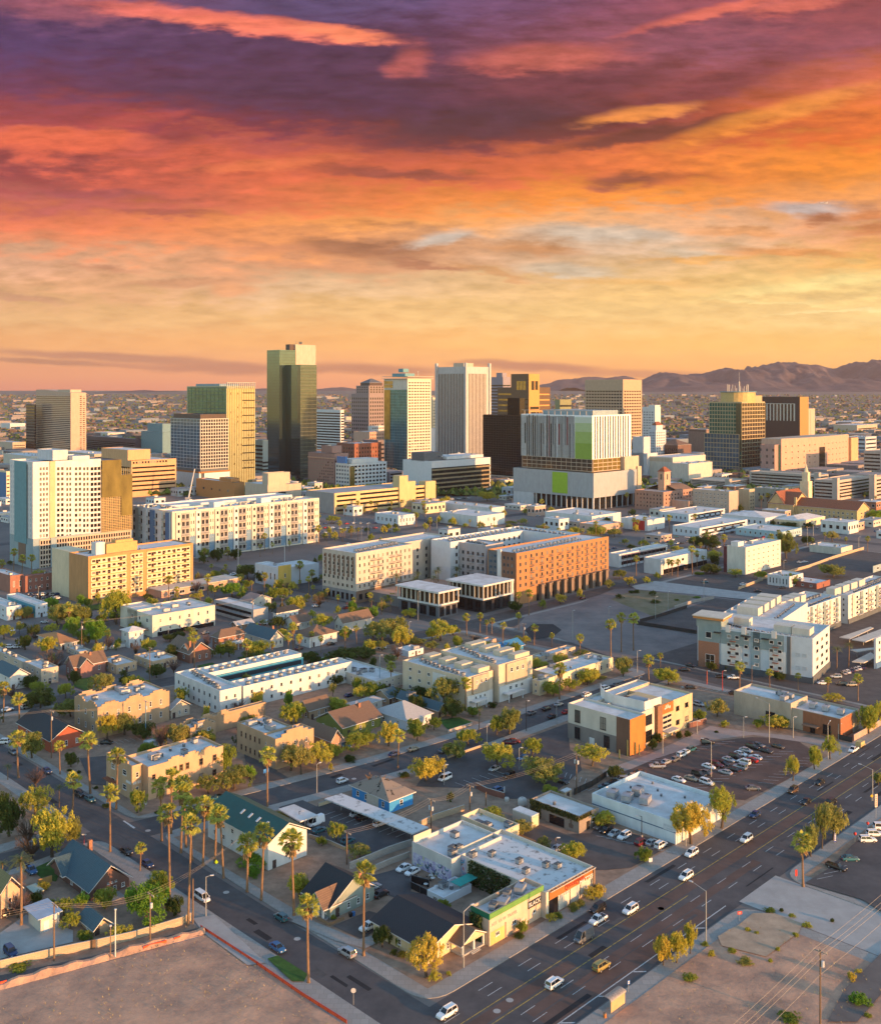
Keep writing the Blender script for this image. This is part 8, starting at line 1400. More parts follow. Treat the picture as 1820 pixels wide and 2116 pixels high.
def lamp(c,x,yb,yt,d=(2.4,0),m=None,post_only=False,base=False):
 p =G(c,x,yb);h =hgt(c,yb,yt,p);r =empty('street_lamp',p);mb =MB();mb.tube([(0,0,0),(0,0,h)],[.14,.09],7);link('pole',mb.mesh('pole',m or galv),r);dx,dy =d
 if base:mb =MB();mb.prism([(.3 * math.cos(i * .785),.3 * math.sin(i * .785)) for i in range(8)],0,.8);link('concrete_base',mb.mesh('base',concl),r)
 mb =MB();e =Vector((dx,dy,h + .08 * Vector(d).length * 3));mb.tube([(0,0,h - .1),e],[.08,.05],5);link('arm',mb.mesh('arm',m or galv),r)
 n =Vector((dx,dy,0)).normalized();s =Vector((-n.y,n.x,0)) * .17;mb =MB();a,b =e - n * .1,e + n * .75
 lo =[a - s,b - s,b + s,a + s];mb.prism([(v.x,v.y) for v in lo],e.z - .1,e.z + .08);link('lamp_head',mb.mesh('lamp_head',lgrey),r);AUTO.append((r,('black' if m is black else 'tall' if h > 9 else 'low') + ' lamp post','street lamp','street lamps'));return r
for c,L_ in dict(B5=[(1580,430,120,(1,.2))],B2=[(760,592,370,(.6,.6)),(625,850,730,(.6,0),black)],B3=[(640,412,245,(.5,0)),(65,532,375,(.5,0)),(1580,935,770,(-.8,0),black,False,True),(920,1082,935,(.4,0),brown)],B4=[(480,470,195,(-2.2,1)),(925,212,-95,(-3,3)),(728,172,8,(.5,0)),(1108,172,8,(.5,0)),(1375,332,62,(1.2,1.6)),(1455,182,60,(.4,0)),(285,1002,690,(1.5,1.2)),(1718,650,410,(-2.6,2)),(372,145,40,(.4,0)),(108,300,150,(.4,0))],B8=[(440,632,228,(-2.4,2.4))],B7=[(215,822,385,(1.6,1.6))],A6=[(335,892,762,(.8,0)),(730,472,340,(.8,.4)),(443,572,440,(.5,0)),(517,532,410,(.5,0)),(840,1002,882,(.8,0),redp),(1015,1002,850,(.6,0),brown),(748,962,882,(.5,0),redp),(345,962,918,(.5,0)),(593,1022,978,(.4,0)),(1105,282,240,(.4,0)),(1205,292,225,(.6,0)),(165,560,500,(.4,0))],A5=[(530,982,788,(.6,0),bsteel),(1580,1202,1060,(.5,.3)),(1167,1312,1198,(.5,0)),(1675,702,522,(.4,0)),(1400,1240,1060,(.5,0),black),(705,640,590,(.4,0)),(758,580,410,(.6,0))],A4=[(228,470,380,(.5,0)),(1000,700,630,(.5,0)),(570,1270,1140,(.4,0),brown)],A2=[(380,1215,1085,(.8,0)),(422,1260,1175,(.5,0)),(462,1232,1150,(.5,0)),(603,1212,1140,(.5,0)),(1318,1062,1008,(-1.5,0)),(1395,1092,1022,(2,0)),(870,1190,1118,(.5,0))],A3=[(462,1262,1212,(2,0)),(1380,1230,1160,(.6,0)),(1650,1310,1235,(.5,0)),(1345,1290,1180,(.6,0)),(360,1290,1240,(.4,0)),(425,1230,1180,(.4,0))]).items():
 for q in L_:lamp(c,*q)
for c,x,yb,yt,nm in (('A4',1415,335,152,'slender white mast beside the yellow cornered building'),('A4',1690,300,122,'tall thin white mast rising from the yellow cornered building'),('B5',885,747,375,'plain white metal pole at the edge of the alley'),('B5',848,757,500,'thin brown metal pole beside the plain white pole')):
 p =G(c,x,yb);h =hgt(c,yb,yt,p);r =empty('mast',p);mb =MB();mb.tube([(0,0,0),(0,0,h)],[.2 if h > 12 else .13,.12],8);link('pole',mb.mesh('pole',brown if 'brown' in nm else white),r);mb =MB();mb.tube([(0,0,h),(0,0,h + .25)],.26,8);link('cap',mb.mesh('cap',lgrey),r);tag(r,nm,'mast')
# leaning construction boom in front of the rust trimmed podium
p =G('A1',1118,1012);r =empty('boom_pole',p,0,'white leaning boom in front of the rust trimmed hotel podium','boom');t =hgt('A1',1012,830,p);mb =MB();mb.tube([(0,0,0),(38 / 2.8742 * p.y / FPX,0,t)],[.9,.5],6);link('boom',mb.mesh('boom',white),r);mb =MB();mb.box(-3,3,-2,2,0,2.5);link('base',mb.mesh('base',grey),r)
def sign(label,c,x,yb,yt,w,h,m,text=None,tm=None,face=0,shape='rect',pole=galv,size=.5,cat='sign'):
 p =G(c,x,yb);H_ =hgt(c,yb,yt,p);r =empty('street_sign',p,R(face),label,cat);mb =MB();mb.tube([(0,.06,0),(0,.06,H_)],.05,5);link('post',mb.mesh('post',pole),r);mb =MB();zc =H_ - h / 2
 if shape == 'oct':pts =[(w / 2 * math.cos(R(22.5 + 45 * i)) / .92,zc + w / 2 * math.sin(R(22.5 + 45 * i)) / .92) for i in range(8)]
 elif shape == 'dia':pts =[(0,zc - h / 2),(w / 2,zc),(0,zc + h / 2),(-w / 2,zc)]
 else:pts =[(-w / 2,zc - h / 2),(w / 2,zc - h / 2),(w / 2,zc + h / 2),(-w / 2,zc + h / 2)]
 n =len(pts);mb.v += [(a,-.03,b) for a,b in pts] + [(a,0,b) for a,b in pts];mb.f += [tuple(range(n)),tuple(range(2 * n - 1,n - 1,-1))] + [(i,i + n,(i + 1) % n + n,(i + 1) % n) for i in range(n)];mb.m += [0] * (n + 2);b =link('panel',mb.mesh('panel',m),r)
 if text:                                            # marks too small to read: rows of pale strokes
  nx,nz =text;mb =MB()
  for i in range(nx):
   for j in range(nz):u,v =w * .8 * ((i + .5) / nx - .5),h * .84 * ((j + .5) / nz - .5);mb.box(u - w * .3 / nx,u + w * .3 / nx,-.05,-.031,zc + v - h * .28 / nz,zc + v + h * .28 / nz)
  link('marks',mb.mesh('marks',tm or white),b)
 return r
sgrey =mat('sign_back_grey',(.45,.45,.46),.5)
sign('grey backed stop sign with white street name plate at the corner pavement','B6',1040,1105,975,.95,.95,sgrey,shape='oct');sign('white street name plates on striped post at the left intersection','B1',645,1005,905,1.2,.35,white,pole=redp);sign('yellow green pedestrian warning sign on the pavement','B1',1660,1215,1102,.95,1.2,mat('warning_lime',(.50,.70,.02),.5),shape='dia');sign('small red sign with pale middle on a white post at the side street corner','B8',698,468,385,1.1,.7,redp,(1,1),mat('rose_paint',(.6,.25,.22),.6),10);sign('blue and white bus stop sign by the shelter','B7',1480,1010,915,.6,.8,mat('bus_blue',(.03,.15,.5),.5),(1,2),white,30)
sign('blue and white leasing banner by the tan driveway','B2',370,470,405,1.9,1.2,mat('banner_blue',(.05,.22,.55),.6),None,face=45);sign('yellow warning sign strapped to the lamp post by the sales lot','B4',1712,655,600,1.0,1.0,mat('warning_yellow',(.65,.42,.02),.5),shape='dia');sign('tall blue feather banner with white letters beside the avenue','B4',1430,985,875,.75,3.2,mat('banner_navy',(.02,.05,.25),.6),(1,6),white,20);sign('pale cream feather banner with rose marks beside the sales lot lamp','B4',1745,790,600,.9,3.6,mat('banner_cream',(.66,.52,.42),.6),(1,5),mat('rose_paint',(.6,.25,.22),.6),20);sign('round white sign on short post by the tan corner apartments','B1',1118,705,655,.9,.9,white,shape='oct');sign('white notice board in the corner planting by the shop car park','B3',1648,1130,1090,1.0,1.0,lwht,face=20);sign('red and white barber striped sign at the side street kerb','B8',1132,150,65,.6,1.6,redp,face=10)
for i,(x,yb,yt) in enumerate(((1680,900,825),(1583,975,905))):
 p =G('B4',x,yb);r =empty('balloon_marker',p,0,('far' if i == 0 else 'near') + ' red balloon tied above the gravel verge by the sales lot','balloon');h =hgt('B4',yb,yt,p);mb =MB();mb.tube([(0,0,0),(0,0,h - .4)],.02,4);link('string',mb.mesh('string',white),r);mb =MB();mb.tube([(0,0,h - .42),(0,0,h - .2),(0,0,h + .15),(0,0,h + .4),(0,0,h + .48)],[.05,.3,.42,.25,.03],9);link('balloon',mb.mesh('balloon',redp,True),r)
# bus shelter
p =G('B7',1345,1180);r =empty('bus_shelter',p,R(45),'bus shelter with perforated vaulted roof and tan back panel beside the avenue','bus shelter');L_ =4.6;mb =MB();mb.box(0,L_,.0,.12,.3,2.3);link('back_panel',mb.mesh('back_panel',mat('tan_shelter_panel',(.50,.33,.17),.6)),r)
for a in (0,L_ - .12):mb =MB();mb.box(a,a + .12,.13,.25,0,2.5);link('post',mb.mesh('post',galv),r)
mb =MB()
for i in range(8):
 a0,a1 =math.pi * i / 8,math.pi * (i + 1) / 8;y0,z0,y1,z1 =.9 - 1.1 * math.cos(a0),2.5 + .5 * math.sin(a0),.9 - 1.1 * math.cos(a1),2.5 + .5 * math.sin(a1);mb.poly([(-.2,y0,z0),(L_ + .2,y0,z0),(L_ + .2,y1,z1),(-.2,y1,z1)])
link('vaulted_roof',mb.mesh('vaulted_roof',mat('perforated_steel',(.4,.33,.27),.5,.2,3,metal=.3)),r);mb =MB();mb.box(.4,L_ - .4,.5,.9,.4,.48);link('bench',mb.mesh('bench',galv),r)
p =G('B7',1298,1205);r =empty('litter_bin',p,0,'orange brown litter bin beside the bus shelter','litter bin');mb =MB();mb.tube([(0,0,0),(0,0,.9)],.32,10);link('bin',mb.mesh('bin',rust),r);mb =MB();mb.tube([(0,0,.91),(0,0,1.05)],[.36,.2],10);link('lid',mb.mesh('lid',brown),r)
# walls and fences: (name, label, category, crop, points, height, thickness, material)
blockw =grid_mat('sand_block_wall',(.33,.24,.15),(.50,.37,.24),1.2,.4,.03,.85);greyblock =grid_mat('grey_block_wall',(.24,.22,.2),(.36,.33,.29),.8,.4,.03,.85)
def wall(nm,label,cat,c,pts,h,t,m,posts=None):
 P_ =[G(c,*q) for q in pts];r =empty(nm,P_[0],0,label,cat)
 for a,b in zip(P_,P_[1:]):
  d =(b - a);L_ =d.length;w =MB();w.box(0,L_ - .02,-t / 2,t / 2,0,h);o =link('panel',w.mesh('panel',m),r,a - P_[0],math.atan2(d.y,d.x));cpm =MB();cpm.box(0,L_ - .02,-t / 2 - .04,t / 2 + .04,h + .002,h + .08);link('coping',cpm.mesh('coping',kerbm if posts is None else posts),o)
  if posts is not None:
   k =max(1,int(L_ / 2.6))
   for i in range(k):q =MB();x =L_ * i / k;q.box(x,x + .09,-t / 2 - .06,-t / 2 - .002,0,h + .15);link('post',q.mesh('post',posts),o)
 return r
wall('garden_wall','long sand block wall along the alley lit by low sun','wall','B5',[(-60,835),(0,835),(420,735),(690,680)],1.9,.2,blockw);wall('garden_wall','sand block wall continuing behind the blue roofed bungalow','wall','B5',[(735,672),(1030,605),(1395,495),(1465,460)],1.9,.2,blockw);wall('wooden_gate','weathered wooden gate in the alley wall','gate','B5',[(692,680),(733,672)],1.9,.12,wood,brown)
wall('construction_fence','orange plastic fence along the pavement of the vacant lot','fence','B6',[(-130,520),(0,605),(300,800),(640,1035),(990,1255)],.75,.03,ofence,redp)
for i,(pts,nm) in enumerate((([(1335,622),(1385,608)],'triangle of orange mesh by the alley bend'),([(1100,690),(1165,668),(1280,640)],'crumpled orange mesh around the alley pole'),([(0,965),(52,948)],'orange mesh scrap at the left edge of the vacant lot'))):wall('safety_mesh',nm,'fence','B5',pts,.9,.03,ofence,redp)
wall('block_wall','grey block wall between the central car park and the mural shop','wall','B2',[(1010,1185),(1310,1060),(1490,1000)],1.9,.2,greyblock);wall('block_wall','grey block wall in front of the shop car lane','wall','B2',[(1170,1210),(1330,1140),(1470,1090)],1.6,.2,greyblock);wall('block_wall','tan panelled wall from the carport to the sheds','wall','B3',[(-130,860),(0,800),(220,730)],1.8,.2,blockw);wall('block_wall','low tan wall beside the green roofed house car park','wall','B2',[(700,935),(860,985),(985,1040)],1.0,.2,blockw);wall('block_wall','low cream wall at the head of the long carport','wall','B2',[(775,700),(870,668)],1.2,.2,cream)
wall('metal_fence','dark metal fence along the walkway by the tall pole','fence','B3',[(1060,610),(1200,545),(1310,470)],1.9,.05,mat('dark_fence_mesh',(.05,.045,.04),.6),black);wall('picket_fence','low wooden fence around the sage bungalow porch','fence','B6',[(760,450),(855,505),(970,455)],.9,.06,mat('cedar_fence',(.24,.15,.09),.85),brown);wall('block_wall','red brown wall around the far end of the community centre garden','wall','A6',[(640,1225),(745,1195)],2,.15,mat('maroon_wall',(.20,.09,.07),.8));wall('block_wall','pink block wall along the avenue behind street trees','wall','A6',[(1620,1300),(1700,1255),(1782,1205)],2.2,.2,mat('rosy_block',(.40,.28,.22),.85));wall('iron_gate','dark iron gate beside the brick cornered building','gate','A6',[(1525,1290),(1612,1310)],1.9,.05,mat('dark_fence_mesh',(.05,.045,.04),.6),black)
wall('windbreak_fence','dark screened fence crossing the dirt field','fence','A6',[(330,608),(500,635),(690,665)],2,.04,mat('brown_screen',(.05,.042,.04),.8),black);wall('windbreak_fence','dark screened fence along the weedy strip of the dirt field','fence','A6',[(350,595),(460,565),(630,510)],1.8,.04,mat('brown_screen',(.05,.042,.04),.8),black);wall('block_wall','pale wall between the weedy strip and the far field','wall','A6',[(555,515),(680,475),(790,455)],1.8,.2,greyblock);wall('block_wall','sunlit pale wall running beside the white low warehouse','wall','A6',[(1050,345),(1200,310),(1350,270),(1500,215),(1680,160)],2,.2,blockw);wall('block_wall','short sunlit wall by the small white house lot','wall','A6',[(935,400),(1080,345)],1.8,.2,blockw)
wall('picket_fence','white fence in front of the small white two storey house','fence','A4',[(570,765),(690,745),(868,722)],1.5,.08,white,white);wall('wooden_fence','orange wooden fence between the two far left apartments','fence','A4',[(110,570),(205,562)],1.9,.08,mat('orange_timber',(.38,.16,.06),.8),brown);wall('garden_wall','pale teal topped garden wall around the small lawn by the street','wall','A5',[(935,1252),(1080,1205)],1.1,.15,mat('pale_wall',(.45,.38,.32),.85));wall('block_wall','sunlit low wall bordering the car park entrance by olive trees','wall','B3',[(90,330),(240,280),(400,225)],.9,.2,blockw);wall('wooden_fence','tan wooden fence behind the blue roofed bungalow','fence','B5',[(290,200),(400,165)],1.8,.08,mat('golden_timber',(.34,.22,.08),.85),brown)
en =wall('bin_enclosure','roofless red brick bin enclosure in the central car park','bin enclosure','B3',[(312,560),(390,600),(527,640),(527,590)],1.9,.2,mat('maroon_block',(.22,.09,.065),.85));wall('patio_fence','black screen fence around the patio tables by the mural','fence','B6',[(1620,200),(1480,165),(1480,215),(1620,285)],1.8,.06,black,dgrey)
for i,(x,y) in enumerate(((545,655),(665,690))):
 p =G('B3',x,y);s =(1.2,2.3)[i];r =empty('water_tank',p,R(45),('small' if i == 0 else 'larger') + ' pale rounded tank behind the ivy house','tank');mb =MB();mb.tube([(0,0,0),(0,0,.2 * s),(0,0,.8 * s),(0,0,s)],[s * .5,s * .58,s * .58,s * .42],10);link('tank',mb.mesh('tank',mat('bone_plastic',(.50,.46,.42),.6),True),r);mb =MB();mb.tube([(0,0,s + .01),(0,0,s + .15)],.2,8);link('cap',mb.mesh('cap',grey),r)
for i,(x,y) in enumerate(((1545,150),(1635,128),(1648,148),(1595,195),(1675,212),(1745,188))):
 p =G('B6',x,y + 8);p.z =.15;r =empty('patio_table',p);mb =MB();mb.tube([(0,0,0),(0,0,.74)],.06,6);link('leg',mb.mesh('leg',dgrey),r);mb =MB();mb.prism([(.55 * math.cos(k * .5236),.55 * math.sin(k * .5236)) for k in range(12)],.741,.79);link('table_top',mb.mesh('table_top',white),r);AUTO.append((r,'round white patio table','table','patio tables'))
 for k in range(2):q =p + Vector((1.0 * math.cos(2.2 * k + i),1.0 * math.sin(2.2 * k + i),0));s_ =empty('patio_chair',q,2.2 * k + i);mb =MB();mb.box(-.22,.22,-.22,.22,.42,.47);link('seat',mb.mesh('seat',black),s_);mb =MB();mb.box(.18,.22,-.22,.22,.471,.9);link('backrest',mb.mesh('backrest',black),s_);AUTO.append((s_,'black patio chair','chair','patio chairs'))
p =G('B7',255,250);r =empty('patio_awning',p,R(45),'teal fabric awning over the patio behind the green banded shop','awning');mb =MB();mb.box(-3,5,0,3.2,2.7,2.8);link('fabric',mb.mesh('fabric',mat('teal_fabric',(.03,.30,.26),.8)),r)
for a in (-2.9,4.8):mb =MB();mb.box(a,a + .1,.05,.15,0,2.69);link('post',mb.mesh('post',dgrey),r)
for i,(x,y,m_,nm) in enumerate(((1040,425,mat('recycling_blue',(.03,.16,.42),.5),'blue recycling bin beside the sage bungalow'),(1018,432,black,'black wheeled bin beside the blue bin'))):
 p =G('B6',x,y);r =empty('wheeled_bin',p,R(45),nm,'bin');mb =MB();mb.v += [(-.25,-.25,0),(.25,-.25,0),(.25,.25,0),(-.25,.25,0),(-.33,-.33,1),(.33,-.33,1),(.33,.33,1),(-.33,.33,1)];mb.f += [(0,1,5,4),(1,2,6,5),(2,3,7,6),(3,0,4,7)];mb.m += [0] * 4;link('bin',mb.mesh('bin',m_),r);mb =MB();mb.box(-.36,.36,-.36,.36,1.001,1.08);link('lid',mb.mesh('lid',m_),r)
for i,(x,y) in enumerate(((468,250),(490,262),(530,268))):
 pass
cact =mat('saguaro_green',(.13,.15,.07),.8,.12,2,stretch=(1,1,.1))
for i,(c,x,yb,yt) in enumerate((('B3',1470,310,180),('B3',1408,335,255),('B3',1530,300,200),('B4',1345,80,50),('B4',1405,165,90),('B4',1437,160,80),('B3',1560,300,215),('B4',1285,80,0))):
 p =G(c,x,yb);h =hgt(c,yb,yt,p);r =empty('saguaro_cactus',p,i);mb =MB();mb.tube([(0,0,0),(0,0,h * .5),(0,0,h * .96),(0,0,h)],[.2,.26,.22,.06],9);link('stem',mb.mesh('stem',cact),r)
 if i % 2 == 0:mb =MB();mb.tube([(0,0,h * .45),(.5,0,h * .48),(.55,0,h * .55),(.55,0,h * .75)],[.13,.14,.14,.08],7);link('arm',mb.mesh('arm',cact),r)
 AUTO.append((r,'tall saguaro cactus' if h > 4 else 'saguaro cactus','cactus','saguaro cacti'))
# aeroplane far off in the sky
p =Vector(((1702 - CX) / FPX * 2600,2600,CAM_H + (HOR - 419) / FPX * 2600));r =empty('airliner',p,0,'tiny airliner crossing the sky at upper right','aeroplane');r.scale =(.5,.5,.5);mb =MB();mb.tube([(-20,0,0),(-17,0,.3),(15,0,0),(20,0,1)],[.4,2,2,.5],8);link('fuselage',mb.mesh('fuselage',lgrey,True),r)
for s in (-1,1):mb =MB();mb.poly([(-3,s * 1.5,0),(4,s * 1.5,0),(9,s * 18,1.5),(6,s * 18,1.5)]);link('wing',mb.mesh('wing',grey),r)
mb =MB();mb.poly([(14,0,1),(19,0,1),(21,0,7),(18,0,7)]);link('tail_fin',mb.mesh('tail_fin',grey),r)
# ------------------------------------------------------------------ the valley beyond downtown
rc =random.Random(5)
FM =[mat('far_pale_roof',(.30,.26,.24),.9),mat('far_grey',(.12,.11,.115),.9),mat('far_sand',(.24,.18,.14),.9),mat('far_pink',(.22,.14,.11),.9),mat('far_brown',(.10,.07,.06),.9),mat('far_dusk',(.15,.12,.12),.9),mat('far_tan',(.22,.15,.11),.9),mat('far_rose',(.18,.11,.09),.9),mat('far_blue_roof',(.20,.24,.28),.8)]
mb =MB()
for i in range(9000):
 Y =1350 * (7.2 / 1.35) ** rc.random();Y =1300 + (Y - 1350) ;X =rc.uniform(-.62,.62) * Y * .95;z =terrain_z(Y);big =rc.random() < .10;s =rc.uniform(25,75) if big else rc.uniform(7,20);d =rc.uniform(18,50) if big else rc.uniform(7,16);h =rc.uniform(7,12) if big else rc.uniform(3.5,7);mi =rc.choice((0,0,1,8)) if big else rc.choice((1,2,3,4,4,5,6,7));th =R(45) if rc.random() < .8 else 0
 c_,s_ =math.cos(th),math.sin(th);P_ =[(X + a * c_ - b * s_,Y + a * s_ + b * c_) for a,b in ((-s / 2,-d / 2),(s / 2,-d / 2),(s / 2,d / 2),(-s / 2,d / 2))];n =len(mb.v);mb.v += [(*p,z - 1) for p in P_] + [(*p,z + h) for p in P_]
 for f in ((4,5,6,7),(0,1,5,4),(1,2,6,5),(2,3,7,6),(3,0,4,7)):mb.f.append(tuple(n + q for q in f));mb.m.append(mi)
tag(link('distant_city',mb.mesh('distant_city',FM)),kind='stuff')
mb =MB()
for i in range(22000):
 Y =1150 + 6000 * rc.random() ** 1.6;X =rc.uniform(-.6,.6) * Y;z =terrain_z(Y);r =rc.uniform(3,7.5);h =rc.uniform(4,9);n =len(mb.v);k =6
 mb.v += [(X + r * rc.uniform(.6,1.1) * math.cos(j * 1.047),Y + r * rc.uniform(.6,1.1) * math.sin(j * 1.047),z + h * rc.uniform(.1,.5)) for j in range(k)] + [(X + rc.uniform(-1,1),Y + rc.uniform(-1,1),z + h)]
 for j in range(k):mb.f.append((n + j,n + (j + 1) % k,n + k));mb.m.append(i % 3)
tag(link('distant_trees',mb.mesh('distant_trees',[LM['d'],LM['o'],LM['g']])),kind='stuff')
# warehouses one can tell apart, far behind the towers
WH =[('A1',700,548,530,520,960),('A1',560,520,500,515,680),('A1',80,520,500,0,160),('A1',960,560,545,860,1010),('A1',60,600,560,5,150),('A2',200,470,455,165,290),('A2',330,560,520,300,365),('A3',520,540,520,440,640),('A3',650,500,480,560,760),('A3',1560,575,555,1395,1800),('A3',1640,610,570,1500,1760),('A3',1500,510,496,1400,1782),('A3',1720,545,535,1700,1820),('A1',640,640,615,560,740),('A1',1020,480,465,900,1110),('A3',460,500,480,380,540)]
for i,(c,xf,yf,yt,xl,xr) in enumerate(WH):
 t =Bld('warehouse','pale far off warehouse','warehouse',c,xf,yf,yt,xl,xr,wall=[white,offw,sand,lwht][i % 4],par=.4);t.bands('R',.05,.95,.2,.6,1,.4);AUTO.append((t.root,'pale far off warehouse','warehouse','far off warehouses'))
BB =[]
for o in SC.objects:
 if o.name.split('.')[0] in ('wall','lower_storey') and o.parent and o.type == 'MESH':
  M_ =o.parent.matrix_basis;vs =[M_ @ v.co for v in o.data.vertices];A =[toab(v) for v in vs];BB.append((min(a[0] for a in A) - 1.5,max(a[0] for a in A) + 1.5,min(a[1] for a in A) - 1.5,max(a[1] for a in A) + 1.5))
# low infill blocks between the towers
FB =0
for tr in range(6000):
 if FB >= 150:break
 Y =rc.uniform(800,1600);X =rc.uniform(-.46,.46) * Y;s,d,h =rc.uniform(10,32),rc.uniform(9,24),rc.uniform(4,10);a,b =toab((X,Y))
 if any(q[0] - 3 < a + s and a < q[1] + 3 and q[2] - 3 < b + d and b < q[3] + 3 for q in BB) or any(abs(a + s / 2 - v) < 8 + s / 2 for v in (520,650,800)) or any(abs(b + d / 2 - v) < 8 + d / 2 for v in (500,640,800)):continue
 if -.30 < X / Y < -.02 and Y < 960:continue
 BB.append((a,a + s,b,b + d))
 FB += 1;m_ =rc.choice((white,offw,sand,pink,lgrey,cream,brick,lwht));cn ={white:'white',offw:'off white',sand:'sandy',pink:'pinkish',lgrey:'light grey',cream:'cream',brick:'red brick',lwht:'cool white'}[m_]
 r =empty('low_building',(X,Y,0),R(45));mb =MB();mb.box(0,s,0,d,0,h);link('wall',mb.mesh('wall',m_),r);mb =MB();mb.box(-.2,s + .2,-.2,d + .2,h + .002,h + .5);ro =link('roof',mb.mesh('roof',rc.choice((roofw,roofg,roofw))),r)
 for f in (0,1):
  L_ =s if f == 0 else d;n =max(2,int(L_ / 5));me =win_mesh(L_ / n * .5,h * .35,white,gdark,'plain',False)
  for i in range(n):link('window',me[0],r,(L_ * (i + .5) / n,0,h * .55) if f == 0 else (0,L_ * (i + .5) / n,h * .55),0 if f == 0 else R(-90))
 link('air_conditioner',ac_mesh(1),ro,(s * .5,d * .5,h + .5));AUTO.append((r,'low %s downtown building' % cn,'building','low downtown buildings'))
# extra greenery in the gardens, kept off streets and buildings
def s2b(a,L_):
 for (a0,b0),(a1,b1) in zip(L_,L_[1:]):
  if a0 <= a <= a1:return b0 + (b1 - b0) * (a - a0) / (a1 - a0)
 return -1e9
cnt =0;FP =[toab(p) for p in FOOT]
for tr in range(4000):
 if cnt >= 200:break
 a,b =rc.uniform(20,480),rc.uniform(150,560)
 if (a < 124 and b < 208) or 124 < a < 142 or 366 < a < 388 or abs(b - s2b(a,S2)) < 9.5 or abs(b - s2b(a,S3)) < 9:continue
 if b < s2b(a,S2) and a > 142:continue
 if a > 360 and b < 420:continue
 p =ab(a,b)
 if not (.02 < p.y and abs(p.x / p.y) < .45):continue
 if any(q[0] < a < q[1] and q[2] < b < q[3] for q in BB) or any((a - q[0]) ** 2 + (b - q[1]) ** 2 < 14 for q in FP):continue
 cnt += 1;FP.append((a,b));k =rc.choice('ddgggguoyoyb');tree(None,0,0,0,0,k,p,rc.uniform(2.6,7),rc.uniform(3,8))
# street trees, palms and parked cars along the downtown streets
def free(a,b,r):return not (any(q[0] - 1 < a < q[1] + 1 and q[2] - 1 < b < q[3] + 1 for q in BB) or any((a - q[0]) ** 2 + (b - q[1]) ** 2 < r * r for q in FP))
ROW =[((a_ + s_ * 8.5,b) if v_ else (b,a_ + s_ * 8.5)) for v_,a_,lo,hi in ((1,520,385,760),(1,650,390,760),(0,500,210,760),(0,640,240,800),(1,374,390,640),(0,366,400,760),(0,800,320,800)) for s_ in (-1,1) for b in range(lo,hi,17)];n =0
for a,b in ROW:
 a += rc.uniform(-1.5,1.5);b += rc.uniform(-4,4);p =ab(a,b)
 if rc.random() < .25 or abs(p.x / p.y) > .44 or not free(a,b,6):continue
 FP.append((a,b));n += 1
 if rc.random() < .35:
  sx,sy =scr(p);hh =rc.uniform(8,15);q =(sx,sy,sy - hh * FPX / p.y);palm('N',*q)
 else:tree(None,0,0,0,0,rc.choice('yyoogdc'),p,rc.uniform(4,8),rc.uniform(5,9))
for (a0,a1,b0,b1,k) in ((400,505,510,560,46),(535,640,400,480,40),(300,380,520,600,24),(395,500,400,470,18),(660,780,380,480,24)):
 for i in range(k):
  a,b =a0 + (a1 - a0) * ((i % 12) + .5) / 12,b0 + (b1 - b0) * ((i // 12) + .5) / (k // 12 + 1)
  if rc.random() < .2 or not free(a,b,3):continue
  sx,sy =scr(ab(a,b));FP.append((a,b));car('N',sx,sy - 6,rc.choice('AaBb'),rc.choice(('white','silver','black','navy','grey','white','red','tan')),rc.choice((S_,U_,S_,K_)))
# past three hundred trees: the ones that show smallest become one mass of foliage
BT =sorted([e for e in AUTO if e[0].name.startswith('broadleaf_tree')],key=lambda e:-max(c.scale.z for c in e[0].children) * e[0].children[0].scale.x / e[0].location.y ** 2);LITE =crown_mesh('full',60,12,.10,6);mb =MB();LK =list(LM.values())
for e in BT[290:]:
 o =e[0];AUTO.remove(e);cr =[c for c in o.children if c.name.startswith('crown')][0];M_ =Matrix.Translation(o.location) @ Matrix.Rotation(o.rotation_euler.z,4,'Z') @ Matrix.Translation(cr.location) @ Matrix.Diagonal((*cr.scale,1));n =len(mb.v);mb.v += [tuple(M_ @ Vector(v)) for v in LITE.v];mb.f += [tuple(i + n for i in f) for f in LITE.f];mb.m += [LK.index(cr.material_slots[0].material)] * len(LITE.f);mb.tube([o.location,o.location + Vector((0,0,cr.location.z + cr.scale.z * .5))],.2,5,LK.index(LM['d']))
 for c in list(o.children):bpy.data.objects.remove(c)
 bpy.data.objects.remove(o)
tag(link('tree_foliage',mb.mesh('tree_foliage',LK)),kind='stuff')
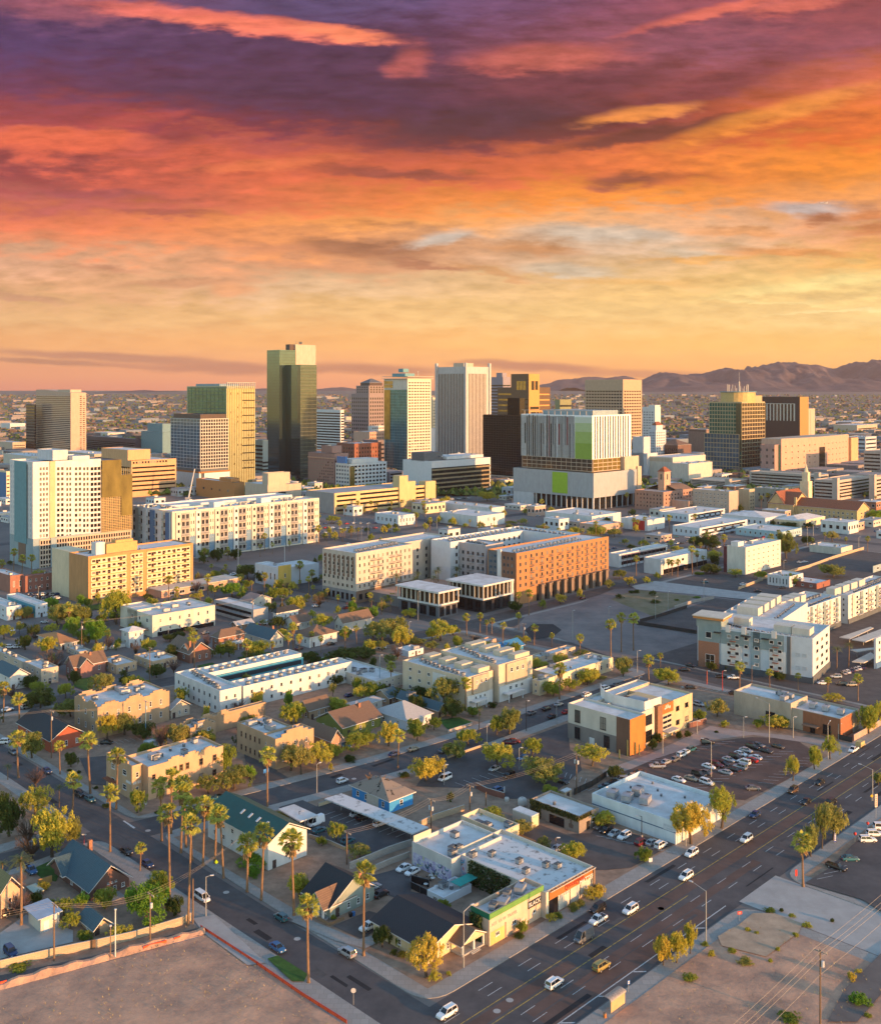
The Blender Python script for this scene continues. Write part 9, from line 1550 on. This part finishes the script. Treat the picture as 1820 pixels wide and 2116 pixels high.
# weeds in the vacant lots: uncountable
mb =MB()
for i in range(7000):
 a,b =(rc.uniform(60,122),rc.uniform(90,200)) if i % 2 else (rc.uniform(60,213),rc.uniform(40,114))
 if abs(fbm(a / 23,b / 23,3)) * rc.random() < .55:continue
 p =ab(a,b,Z + .01);h =rc.uniform(.1,.42)
 for k in range(4):t =rc.uniform(0,6.28);d =Vector((math.cos(t),math.sin(t),0));s =Vector((-d.y,d.x,0)) * .05;mb.poly([p - s,p + s,p + d * .3 + Vector((0,0,h))])
tag(link('dry_weeds',mb.mesh('dry_weeds',dryg)),kind='stuff')
mb =MB();L_ =[ab(122,196,.1),ab(100,202,.1),ab(81,207,.1),ab(40,222,.1),ab(0,236,.1)]
for i,(p,q) in enumerate(zip(L_,L_[1:])):
 d =(q - p).normalized();n =Vector((-d.y,d.x,0));k =14
 for j in range(k):
  s,e =p.lerp(q,j / k),p.lerp(q,(j + 1) / k);hz =lambda v:Vector((0,0,.9 + .25 * math.sin(v.x * 1.3) + .2 * math.sin(v.x * .37)))
  for u,w in (((-1.6,0),(-.4,1)),((-.4,1),(.4,1)),((.4,1),(1.5,0))):mb.poly([s + n * u[0] + hz(s) * u[1],e + n * u[0] + hz(e) * u[1],e + n * w[0] + hz(e) * w[1],s + n * w[0] + hz(s) * w[1]])
structure('earth_bank',mb.mesh('earth_bank',dirt))

# ------------------------------------------------------------------ air between the camera and the far mountains
hm =bpy.data.materials.new('haze_air');hm.use_nodes =True;nt =hm.node_tree;nt.nodes.clear();pv =nt.nodes.new('ShaderNodeVolumePrincipled');pv.inputs['Color'].default_value =(.84,.60,.48,1);pv.inputs['Density'].default_value =2.7e-5;pv.inputs['Anisotropy'].default_value =.2;ho =nt.nodes.new('ShaderNodeOutputMaterial');nt.links.new(pv.outputs[0],ho.inputs['Volume'])
mb =MB();mb.box(-9200,9200,-600,14200,-3,640);tag(link('haze',mb.mesh('haze',hm)),kind='stuff')
# ------------------------------------------------------------------ labels for repeated things
LAND += [('striped avenue',ab(260,129),60)] * 0 + [('dirt field',G('A6',250,650),30),('bus shelter',G('B7',1345,1180),4),('vacant lot at lower left',ab(90,160),30),('broken concrete slab',G('B8',850,600),10),('sales lot',G('B4',1700,1000),12),('big car park',G('B4',650,380),14),('downtown car park',G('A2',300,1180),20),('central car park',G('B3',500,480),12),('storage container',G('B3',690,840),4)]
ORD =['leftmost','second','third','fourth','fifth','sixth','seventh','eighth','ninth','tenth','eleventh','twelfth']
LS =[(n,Vector(p),s,scr(p)) for n,p,s in LAND]
def where(p,k=0):
 L_ =sorted(LS,key=lambda l:(l[1] - p).length - l[2] * .4);n,q,s,sq =L_[k];sp =scr(p);dx,dy =sp[0] - sq[0],sp[1] - sq[1];w =FPX / q.y * max(3,s * .25)
 if abs(dx) > abs(dy) * 1.4 and abs(dx) > w:return ('left of the ' if dx < 0 else 'right of the ') + n
 if dy > w * .3:return 'in front of the ' + n
 if dy < -w * .3:return 'behind the ' + n
 return 'beside the ' + n
groups ={}
for o,base,cat,grp in AUTO:
 p =o.matrix_basis.translation.copy();p.z =0;groups.setdefault((base,where(p)),[]).append((o,p,cat,grp))
def put(o,lab,cat,grp):
 if len(lab.split()) > 16:lab =lab.rsplit(' of ',1)[0]
 tag(o,lab,cat,grp)
for (base,w),L_ in groups.items():
 L_.sort(key=lambda q:scr(q[1])[0]);n =len(L_)
 if n == 1:o,p,cat,grp =L_[0];put(o,'%s %s' % (base,w),cat,grp);continue
 for i,(o,p,cat,grp) in enumerate(L_):
  s ='leftmost' if i == 0 else 'rightmost' if i == n - 1 else ORD[i] + ' from left' if i < 12 else 'number %d from left' % (i + 1);put(o,'%s %s, %s of %d' % (base,w,s,n),cat,grp)
